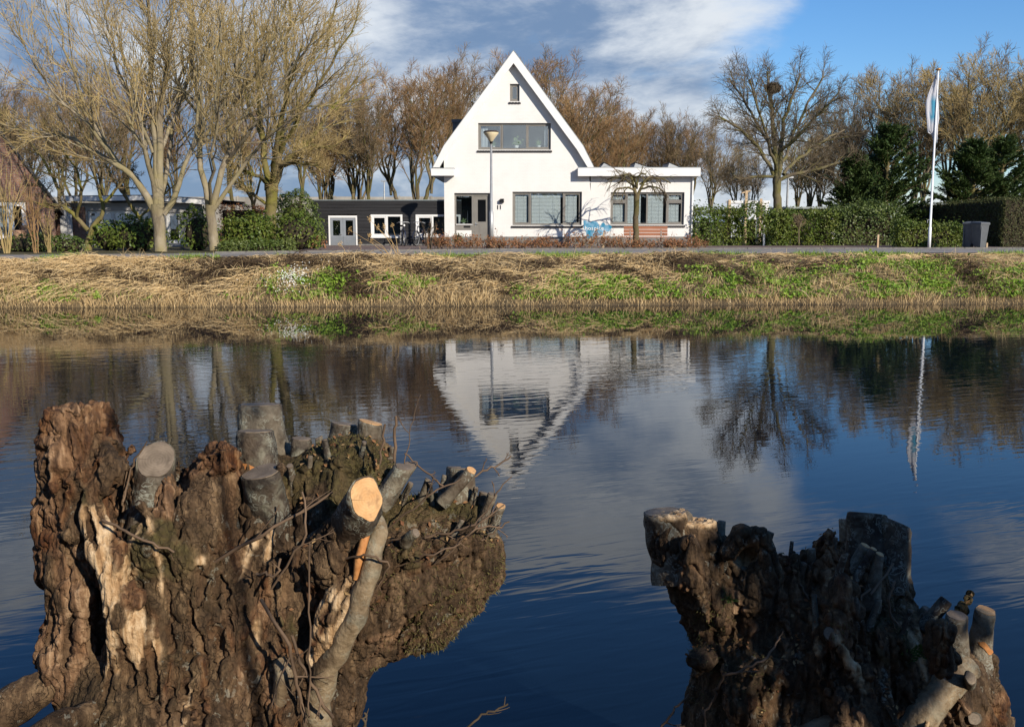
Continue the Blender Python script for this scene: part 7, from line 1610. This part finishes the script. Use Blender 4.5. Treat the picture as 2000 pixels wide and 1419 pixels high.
    stub(root, A(628,1110,.02), A(716,976,-.23), 60*s_, 36*s_, M['stub_dark'], M['cut_fresh'], (.62,-.74,.22), 10, .1)
    stub(root, A(752,985,.10), A(802,908,.10), 15*s_, 13*s_, M['stub_pale'], M['cut_old'], (.2,-.3,1), 11); stub(root, A(740,985,.06), A(790,912,.06), 20*s_, 18*s_, M['stub_pale'], M['cut_old'], (.2,-.1,1), 12)
    stub(root, A(760,960,.2), A(768,874,.22), 9*s_, 8*s_, M['stub_pale'], M['cut_old'], None, 13); stub(root, A(750,960,.18), A(755,895,.2), 14*s_, 12*s_, M['stub_dark'], M['cut_old'], None, 14)
    stub(root, A(895,1040,.20), A(900,915,.22), 40*s_, 29*s_, M['stub_pale'], M['cut_old'], (.1,.2,1), 15); stub(root, A(885,1000,.24), A(886,912,.27), 18*s_, 16*s_, M['stub_dark'], M['cut_old'], (0,.2,1), 16)
    stub(root, A(862,985,.12), A(920,918,.14), 13*s_, 11*s_, M['stub_pale'], M['cut_fresh'], (.5,-.3,.8), 17)
    stub(root, A(930,1030,.18), A(944,962,.19), 14*s_, 10*s_, M['stub_dark'], M['cut_old'], None, 18); stub(root, A(938,1030,.12), A(962,965,.13), 12*s_, 11*s_, M['stub_pale'], M['cut_old'], (.3,0,1), 19); stub(root, A(958,1045,.10), A(978,988,.10), 10*s_, 10*s_, M['stub_pale'], M['cut_fresh'], (.2,-.3,1), 20)
    stub(root, A(790,1060,-.02), A(812,1040,-.06), 12*s_, 8*s_, M['stub_pale'], M['cut_old'], None, 21)
    sprouts(S, root, [(640,905,-6,-40,14),(600,935,6,-38,12),(700,905,12,-36,12),(570,960,-4,-44,16),(820,985,16,-42,14),(860,975,8,-40,12),(780,990,22,-40,14),(915,1000,14,-40,13),(880,1060,22,-38,12),(845,1000,-4,-50,9),(750,1000,-6,-52,9)], 1300, Y)
    # smooth root running down the front, with a peeled stripe
    P, R_ = pxl([(735,1008,22,-.10),(742,1040,34,-.15),(728,1090,40,-.18),(712,1150,42,-.19),(692,1210,44,-.19),(668,1255,46,-.17),(640,1300,52,-.15),(622,1360,56,-.12),(615,1440,64,-.10)], Y); p, r = resample(P, R_, 40); rng = np.random.default_rng(3); p[:,0] += .004*np.sin(np.arange(40)*.9); v, f = tubes(p[None], r[None]*(1+.04*np.sin(np.arange(40)*1.7))[None], 18); mesh_obj('root', v, [f], M['root_bark'], root, smooth=True)
    P, R_ = pxl([(722,1010,12,-.13),(714,1045,18,-.185),(700,1095,18,-.20),(694,1130,10,-.19)], Y); p, r = resample(P, R_, 16); v, f = tubes(p[None], r[None], 8); mesh_obj('peeled_strip', v, [f], M['wound'], root, smooth=True)
    P, R_ = pxl([(560,1440,60,-.14),(552,1370,44,-.17),(556,1310,40,-.19),(545,1290,30,-.17)], Y); p, r = resample(P, R_, 22); v, f = tubes(p[None], r[None], 14); mesh_obj('root', v, [f], M['root_bark'], root, smooth=True)
    # twigs and dead stems
    for k, (pts, fk) in enumerate(([[(770,900,7),(773,812,6)],0], [[(742,905,5,.0),(752,828,5)],0], [[(245,890,4,-.06),(243,960,5,-.06),(240,1000,5,-.05)],0], [[(287,862,3,-.08),(262,900,4,-.06),(240,980,4,-.1)],0], [[(200,1015,6,-.2),(260,1045,6,-.24),(340,1078,5,-.22)],1], [[(380,1120,8,-.1),(520,1040,7,-.2),(650,960,5,-.12)],2], [[(530,1150,5,-.2),(600,1040,5,-.25),(590,960,4,-.2)],1],
        [[(510,1170,8,-.24),(560,1250,8,-.28),(575,1320,8,-.26),(600,1430,9,-.2)],4], [[(500,1120,7,-.2),(540,1125,6,-.25),(548,1090,5,-.25)],1], [[(570,1240,7,-.25),(600,1320,7,-.24),(650,1400,8,-.2)],3], [[(605,1060,4,-.28),(606,1200,4,-.28),(604,1400,4,-.24)],1],
        [[(655,1095,5,-.16),(720,1085,5,-.24),(760,1100,5,-.2),(740,1140,4,-.16)],1], [[(760,1110,4,-.02),(840,1085,4,-.08),(900,1060,3,-.05)],1], [[(750,1060,5,.0),(800,1045,4,-.05)],0], [[(790,885,3,.1),(830,920,4,.1),(868,950,4,.12)],4], [[(905,940,5,.2),(960,912,4,.25),(998,890,3,.3)],3], [[(760,1030,4,.04),(850,960,4,0),(900,935,3,.05)],1],
        [[(880,1060,4,.05),(940,1020,4,-.02),(985,985,3,0)],2], [[(830,1050,5,.02),(900,1035,5,-.02),(965,1005,4,0)],3], [[(930,1040,3,.06),(970,960,3,.06),(1000,930,2,.06)],1], [[(790,910,3,.15),(800,850,2,.15),(822,770,1.5,.15)],1], [[(940,1055,4,.05),(995,1018,3,.05)],1], [[(700,1010,5,-.1),(690,960,4,.0)],0], [[(850,1100,4,-.02),(930,1030,4,-.06),(980,1030,3,0)],2])):
        twig(root, pts, Y, seed=700+k, forks=fk)
    # moss, leaf litter and bark crumbs lodged on the crown
    rng = np.random.default_rng(77); k = rng.choice(len(V), 5000, replace=False); C = V[k]; n_ = Nn[k]; u = 1000+C[:,0]*FPX/2.9; top = (n_[:,2] > .45) & (u > 560) & (C[:,2] > at(800,1180,Y).z); C1 = C[top]; n1 = n_[top]
    Vl, Fl = leaf_quads(C1+n1*.006, n1, rng.uniform(.008,.026,len(C1)), rng, .6, .7); o = mesh_obj('leaf_litter', Vl, [Fl], M['litter'], root, attrs={'tint': np.repeat(rng.random(len(C1))**2,4)}); o['kind'] = 'stuff'
    mo = vnoise(V*5, 31)+.5*np.clip(Nn[:,2],-.2,1); k = np.flatnonzero((mo > .45) & (V[:,0] > at(560,1000,Y).x)); k = rng.choice(k, min(4500, len(k)), replace=False); C = V[k]; d = Nn[k]+rng.normal(0,.5,(len(k),3))
    Vl, Fl = strands(C, d/np.linalg.norm(d,axis=1,keepdims=True), rng.uniform(.006,.016,len(k)), np.full(len(k),.0012), np.full(len(k),.15), rng, 2); o = mesh_obj('moss', Vl, [Fl], M['moss_tuft'], root, attrs={'tint': np.repeat(rng.random(len(k)),6)}); o['kind'] = 'stuff'
left_stump()

def fallen_log():
    Y = 2.75; P, R_ = pxl([(-160,1470,90,-.1),(-60,1425,90,-.05),(30,1375,84,0),(110,1330,70,.05),(165,1320,50,.1)], Y); p, r = resample(P, R_, 60); rng = np.random.default_rng(6)
    v, f = tubes(p[None], r[None], 28); v = v + (.020*vnoise(v*9,3)+.010*(.45-np.abs(vnoise(v*np.array([8,24,24]),4)))+.005*vnoise(v*48,7))[:,None]*np.array([0,-.5,1]); tag(mesh_obj('root_log', v, [f], M['stump'], smooth=True), 'grey brown root like log lying at the foot of the left stump', 'log')
    P, R_ = pxl([(-120,1520,70,-.3),(20,1470,64,-.25),(110,1420,60,-.2),(180,1390,50,-.1)], Y); p, r = resample(P, R_, 50); v, f = tubes(p[None], r[None], 24); v = v + (.022*vnoise(v*9,5)+.010*(.45-np.abs(vnoise(v*np.array([8,24,24]),6)))+.005*vnoise(v*48,8))[:,None]*np.array([0,-.5,1]); tag(mesh_obj('root_log', v, [f], M['stump'], smooth=True), 'dark root log in the lower left corner', 'log')
M['stump_root_dark'] = mat('dark_root_bark', (.035,.026,.018), (.09,.068,.046), 8, .9, .008, 30)
M['log_bark'] = mat('lichen_log_bark', (.030,.023,.014), (.105,.082,.052), 7, .9, .010, 24, detail=9)
fallen_log()

def right_stump():
    Y = 3.0; root = empty('tree_stump', (at(1620,1419,Y).x, Y, .5), 'shadowed alder stump at right with two lichen ringed stubs on its right end', 'stump')
    S = Lump((.28,2.1,.35), (1.62,3.75,1.80), .0047)
    def L(pts, k=.04, cls=0, y=Y, **kw): P, R_ = pxl(pts, y); S.limb(P, R_, k, cls, **kw)
    L([(1600,1640,620),(1600,1480,500),(1580,1360,330)], .10); L([(1430,1560,240,.05),(1440,1400,190,.04),(1450,1300,180,.03)], .08); L([(1800,1560,330,.1),(1800,1400,230,.08),(1770,1300,170,.06)], .10)
    L([(1440,1400,130,0),(1415,1260,120,0),(1366,1150,116,0),(1322,1060,108,0),(1302,1006,88,0)], .02); S.cut(np.array(at(1299,1001,Y)), (-.06,.12,1), .14)
    L([(1400,1160,100,-.03),(1375,1060,62,-.02),(1366,1024,56,-.02)], .03); S.cut(np.array(at(1366,1018,Y-.02)), (.05,.1,1), .06)
    L([(1345,1060,30,-.12),(1362,1140,44,-.12),(1395,1200,50,-.10)], .02, 0); L([(1420,1100,70,.0),(1408,1060,36,.02)], .03)
    # hollow knot
    L([(1440,1330,100,-.03),(1448,1190,110,.0),(1462,1115,104,0),(1462,1075,80,0)], .018); S.limb([at(1462,1082,Y-.14), at(1460,1090,Y-.05)], [.055,.045], .02, 2, sub=True); L([(1425,1075,34,-.09),(1448,1047,34,-.10),(1482,1050,34,-.10),(1500,1085,30,-.11),(1505,1120,34,-.11),(1490,1150,30,-.10)], .015, 0)
    S.limb([at(1445,1120,Y-.16), at(1470,1128,Y-.14)], [.028,.03], .02, 4, sub=True); L([(1480,1130,60,-.08),(1470,1170,70,-.08)], .03)
    # ragged crest
    L([(1535,1330,80,-.06),(1540,1210,80,-.01),(1535,1130,50,.03),(1530,1098,24,.04)], .014, 1); L([(1600,1330,110,-.06),(1600,1220,110,-.01),(1605,1120,80,.04),(1612,1060,38,.05)], .014, 1); L([(1565,1200,44,.0),(1558,1130,30,.02),(1552,1085,14,.03)], .010, 0); L([(1635,1220,50,-.02),(1640,1150,34,.0),(1648,1100,16,.02)], .010, 1); L([(1570,1150,70,.08),(1580,1090,36,.08)], .02, 4); L([(1640,1120,60,.02),(1630,1075,30,.02)], .02, 1)
    L([(1690,1320,130,.02),(1690,1190,110,.08),(1690,1120,96,.14)], .016); L([(1750,1330,110,.02),(1742,1220,90,.08),(1745,1150,80,.14)], .016)
    L([(1755,1240,100,.06),(1785,1215,60,.06)], .04); L([(1790,1300,110,.04),(1815,1270,70,.04)], .04, 3)
    # ridged root column in the middle
    L([(1655,1170,36,-.12),(1646,1240,46,-.15),(1652,1320,50,-.18),(1668,1440,70,-.17)], .008, 1); L([(1672,1190,30,-.12),(1672,1260,38,-.15),(1684,1340,44,-.17),(1712,1440,60,-.15)], .008, 0); L([(1630,1230,60,-.12),(1640,1200,44,-.12)], .02); L([(1720,1260,110,-.06),(1735,1285,80,-.07)], .03, 3); L([(1640,1150,40,-.12),(1665,1150,30,-.12)], .02)
    # lit boss, hollows, low limbs
    L([(1465,1335,110,-.14),(1500,1325,100,-.15)], .03, 0, sq=1.2); L([(1445,1380,80,-.18),(1500,1420,100,-.16)], .03, 1); L([(1420,1280,60,-.07),(1450,1275,50,-.08)], .03)
    S.limb([at(1560,1300,Y-.22), at(1570,1400,Y-.22)], [.07,.09], .04, 4, sub=True); S.limb([at(1500,1230,Y-.16), at(1540,1260,Y-.16)], [.05,.06], .03, 4, sub=True); S.limb([at(1770,1330,Y-.16), at(1760,1420,Y-.18)], [.05,.06], .03, 4, sub=True)
    L([(1865,1340,120,.02),(1850,1300,80,.02)], .04, 0); L([(1822,1300,80,.02),(1800,1380,90,.0),(1780,1450,110,.0)], .014, 0); L([(1870,1320,110,.0),(1820,1380,120,-.06),(1770,1450,130,-.08)], .04, 0); L([(1915,1330,60,.03),(1925,1290,44,.03)], .03); L([(1900,1340,90,.02),(1920,1420,120,.02)], .04); L([(1930,1370,60,-.02),(1915,1430,70,-.04)], .03, 1)
    rng = np.random.default_rng(19)
    for _ in range(16):
        u, v = rng.uniform(1330,1900), rng.uniform(1160,1410)
        if u < 1400 and v > 1300: continue
        p = np.array(at(u, v, Y+rng.uniform(-.18,.05))); e = p+rng.normal(0,.035,3)*np.array([1,1,2.2]); r = rng.uniform(.010,.028); S.limb([p, e], [r, r*.6], .045, int(rng.choice([0,0,1,3,4])))
    S.shards(1515, 1560, 1110, 7, Y+.02, 26, 55); S.shards(1585, 1640, 1070, 10, Y+.04, 26, 56); S.shards(1330, 1395, 1022, 6, Y, 12, 57, 0); S.shards(1560, 1600, 1120, 5, Y+.05, 26, 58)
    S.carve((1275,1440,1030,1300), 24, 14, 71, 0.25, .005, .014); S.carve((1420,1640,1120,1400), 28, 20, 72, 0.0, .006, .016); S.carve((1620,1900,1200,1400), 28, 20, 73, .1, .006, .016)
    body, V, Nn = body_from(S, root, 600)
    A = lambda u, v, d=0: np.array(at(u, v, Y+d)); s_ = px(Y)
    stub(root, A(1340,1110,0), A(1299,1001,0), 60*s_, 41*s_, M['stub_pale'], M['cut_old'], (-.05,.05,1), 41, .2)
    stub(root, A(1402,1075,.02), A(1410,1018,.03), 11*s_, 8*s_, M['stub_pale'], M['cut_old'], None, 42); stub(root, A(1470,1060,.14), A(1474,1033,.16), 9*s_, 9*s_, M['stub_dark'], M['cut_old'], None, 43); stub(root, A(1485,1080,.12), A(1502,1038,.13), 13*s_, 11*s_, M['stub_dark'], M['cut_old'], None, 44)
    stub(root, A(1690,1140,.18), A(1692,1003,.20), 46*s_, 39*s_, M['stub_dark'], M['cut_old'], (.10,.3,1), 45); stub(root, A(1660,1110,.26), A(1655,1015,.28), 22*s_, 20*s_, M['stub_dark'], M['cut_old'], (0,.2,1), 46); stub(root, A(1738,1150,.14), A(1749,1020,.16), 40*s_, 30*s_, M['stub_dark'], M['cut_old'], (.45,.2,1), 47)
    stub(root, A(1655,1130,.02), A(1690,1065,.02), 11*s_, 9*s_, M['stub_pale'], M['cut_fresh'], (.4,-.2,1), 48); stub(root, A(1660,1150,-.02), A(1706,1072,-.02), 8*s_, 7*s_, M['stub_dark'], M['cut_fresh'], (.4,-.2,1), 49); stub(root, A(1700,1190,-.02), A(1718,1082,-.02), 18*s_, 9*s_, M['stub_pale'], M['cut_fresh'], (.3,-.2,1), 50)
    stub(root, A(1800,1230,.02), A(1848,1172,.03), 14*s_, 13*s_, M['stub_dark'], M['cut_old'], None, 51); stub(root, A(1815,1250,.0), A(1848,1212,.0), 9*s_, 8*s_, M['stub_pale'], M['cut_old'], None, 52); stub(root, A(1790,1220,.06), A(1812,1190,.04), 14*s_, 12*s_, M['stub_pale'], M['cut_old'], None, 53)
    stub(root, A(1862,1300,-.02), A(1869,1202,-.02), 28*s_, 21*s_, M['stub_pale'], M['cut_old'], (.05,-.18,1), 54, wound=False); stub(root, A(1912,1310,.02), A(1926,1192,.02), 24*s_, 19*s_, M['stub_pale'], M['cut_fresh'], (.1,-.18,1), 55, wound=True)
    stub(root, A(1890,1340,-.05), A(1894,1322,-.16), 12*s_, 11*s_, M['stub_dark'], M['cut_old'], (.3,-.9,.2), 56); stub(root, A(1918,1370,.0), A(1941,1362,-.04), 16*s_, 14*s_, M['stub_pale'], M['cut_fresh'], (.8,-.5,.25), 57); stub(root, A(1925,1300,.0), A(1920,1390,-.06), 12*s_, 10*s_, M['stub_pale'], M['cut_old'], None, 58); stub(root, A(1900,1400,-.06), A(1902,1402,-.13), 15*s_, 12*s_, M['stub_dark'], M['cut_old'], (.1,-1,.2), 59); stub(root, A(1672,1230,-.12), A(1664,1160,-.14), 12*s_, 9*s_, M['stub_dark'], M['cut_old'], None, 60)
    stub(root, A(1640,1260,-.12), A(1622,1238,-.19), 16*s_, 13*s_, M['stub_dark'], M['cut_old'], (-.2,-.9,.3), 61)
    sprouts(S, root, [(1540,1150,-10,-48,14),(1565,1150,6,-44,12),(1590,1130,-4,-50,16),(1640,1140,10,-50,14),(1420,1130,-6,-40,14),(1500,1170,14,-40,16),(1700,1240,16,-60,14),(1760,1260,18,-60,12),(1600,1230,-10,-60,12),(1800,1300,16,-52,14),(1545,1120,2,-54,8),(1625,1110,8,-52,8)], 1400, Y)
    P, R_ = pxl([(1880,1300,80,-.03),(1838,1350,66,-.10),(1800,1400,70,-.13),(1760,1460,90,-.12)], Y); p, r = resample(P, R_, 30); v, f = tubes(p[None], r[None], 18); v = v+(.006*vnoise(v*18,2))[:,None]*np.array([.5,-.5,.5]); mesh_obj('root', v, [f], M['root_bark'], root, smooth=True)
    P, R_ = pxl([(1700,1370,44,-.15),(1640,1410,52,-.18),(1560,1450,60,-.18)], Y); p, r = resample(P, R_, 24); v, f = tubes(p[None], r[None], 14); mesh_obj('root', v, [f], M['root_bark'], root, smooth=True)
    for k, (pts, fk) in enumerate(([[(1392,1370,6,-.16),(1410,1320,6,-.2),(1470,1300,5,-.22),(1500,1280,5,-.22),(1524,1245,3,-.2)],2], [[(1505,1052,8,.1),(1520,1110,8,.05)],0], [[(1748,1135,5,-.1),(1735,1165,5,-.12),(1736,1200,5,-.12),(1760,1225,4,-.1)],2], [[(1560,1130,3,0),(1580,1170,3,-.05)],1], [[(1275,1440,6,-.1),(1310,1390,5,-.1),(1345,1355,4,-.05)],2], [[(1700,1160,5,-.1),(1745,1100,5,-.02)],0], [[(1650,1200,5,-.15),(1700,1150,5,-.1)],0], [[(1380,1440,5,-.2),(1376,1390,5,-.2),(1390,1370,4,-.2)],1], [[(1760,1270,4,-.05),(1730,1300,4,-.12)],1])):
        twig(root, pts, Y, seed=800+k, forks=fk)
    rng = np.random.default_rng(88); k = rng.choice(len(V), 7000, replace=False); C = V[k]; n_ = Nn[k]; top = (n_[:,2] > .5) & (vnoise(C*6,5) > -.1); C1 = C[top]; n1 = n_[top]
    Vl, Fl = leaf_quads(C1+n1*.006, n1, rng.uniform(.008,.022,len(C1)), rng, .6, .7); o = mesh_obj('leaf_litter', Vl, [Fl], M['litter'], root, attrs={'tint': np.repeat(rng.random(len(C1))**2,4)}); o['kind'] = 'stuff'
    mo = vnoise(V*5, 41)+.4*np.clip(Nn[:,2],-.2,1); k = np.flatnonzero(mo > .5); k = rng.choice(k, min(3500, len(k)), replace=False); C = V[k]; d = Nn[k]+rng.normal(0,.5,(len(k),3))
    Vl, Fl = strands(C, d/np.linalg.norm(d,axis=1,keepdims=True), rng.uniform(.006,.016,len(k)), np.full(len(k),.0012), np.full(len(k),.15), rng, 2); o = mesh_obj('moss', Vl, [Fl], M['moss_tuft'], root, attrs={'tint': np.repeat(rng.random(len(k)),6)}); o['kind'] = 'stuff'
    # fern and grass growing in the cracks
    def fern(u, v, d, size, tilt):
        b = A(u, v, d); t = None; mb = MB()
        for s in range(3):
            a = tilt+(s-1)*.5; dirv = np.array([math.sin(a)*.8, -.35, math.cos(a)*.8]); prev = b
            for i in range(9):
                t_ = i/9; q = b+dirv*size*t_*(1-.15*t_)+np.array([0,0,-size*.25*t_*t_]); w = size*.26*(1-t_)*min(1,.35+t_*3)
                sd = np.cross(dirv, [0,-1,.3]); sd /= np.linalg.norm(sd)
                for sg in (-1,1):
                    e = q+sd*sg*w+dirv*size*.06; mb.add([q, (q+e)/2+dirv*size*.035, e, (q+e)/2-dirv*size*.03], [(0,1,2,3)])
        return mb
    tag(fern(1795,1290,-.06,.17,-.25).build('fern', M['fern']), 'small green fern sprouting between the stubs of the right stump', 'fern')
    b = A(1420,1172,-.11); n = 26; d = rng.normal(0,.6,(n,3))+np.array([0,-.2,.7]); Vg, Fg = strands(np.tile(b,(n,1))+rng.normal(0,.006,(n,3)), d/np.linalg.norm(d,axis=1,keepdims=True), rng.uniform(.02,.055,n), np.full(n,.0015), np.full(n,.15), rng, 3); tag(mesh_obj('grass_tuft', Vg, [Fg], M['fern']), 'tiny grass tuft below the hollow knot of the right stump', 'grass tuft')
right_stump()

def near_details():
    rng = np.random.default_rng(900)
    # dead grass hanging off the bank left of the right stump
    n = 500; x = rng.normal(.50,.10,n); y = rng.normal(2.95,.18,n); z = nearz(x,y); d = np.stack([rng.normal(-.5,.5,n), rng.normal(0,.4,n), rng.uniform(.0,.7,n)],-1); d /= np.linalg.norm(d,axis=1,keepdims=True)
    V, F = strands(np.stack([x,y,z],-1), d, rng.uniform(.08,.26,n), np.full(n,.0018), rng.uniform(.1,.4,n), rng, 4); o = mesh_obj('dead_grass', V, [F], M['straw'], attrs={'tint': np.repeat(rng.random(n)*.3,10)}); tag(o, 'withered grass hanging from the near bank beside the right stump', 'grass', kind='stuff')
    Y = 3.3
    for pts, lab in (([(895,1440,5),(940,1395,5),(992,1374,4)], 'bare dark twig sticking out over the water between the stumps'), ([(712,1440,7),(710,1400,6),(712,1392,5)], 'short dark twig tip by the foot of the left stump')):
        P, R_ = pxl(pts, Y); p, r = resample(P, R_, 14); p[1:-1] += rng.normal(0,.004,(12,3)); a, b = grow(p[None], r[None], 3, .5, .95, .6, .2, .4, 6, .1, .05, rng, rfac=.7, rtip=.001); v, f = join([tubes(p[None], r[None], 6), tubes(a, b, 5)]); tag(mesh_obj('bare_twig', v, [f], M['twig_dark'], smooth=True), lab, 'twig')
near_details()

# ---------------------------------------------------------------- unseen plants added behind the camera to shade the stumps
def shade_plants():
    t = blob('shade_bush', 'leafy evergreen tree on the near bank towpath', 'tree', (3.80,-.57,3.50), (.48,.50,.95), 1000, .13, M['laurel'], 950, .35)  # unseen crown, placed and sized so its leaf shadow covers the right stump
    t2 = blob('shade_sapling', 'young leafy evergreen on the near bank towpath', 'tree', (1.56,-.26,3.80), (.27,.2,.14), 170, .085, M['laurel'], 952, .3)  # unseen leaf cluster added to shade the upper middle of the left stump
    mb = MB(); mb.tube([(1.66,-.30,1.2),(1.60,-.27,2.6),(1.56,-.26,3.75)], [.022,.016,.008], 8); mb.build('trunk', M['bark_dark'], t2, smooth=True)
    mb = MB(); mb.tube([(3.82,-.57,1.2),(3.78,-.6,2.4),(3.80,-.57,3.4)], [.12,.10,.05], 10); mb.build('trunk', M['bark_dark'], t, smooth=True)
shade_plants()
hedge('skylight_block_hedge', 'tall dark hedge along the near bank towpath', 'hedge', (-26, 26, -7.6, -6.2, 1.25, 5.4), 10000, .30, M['ivy'], 960, .35)  # unseen, added to cut the sky fill reaching the stumps from behind
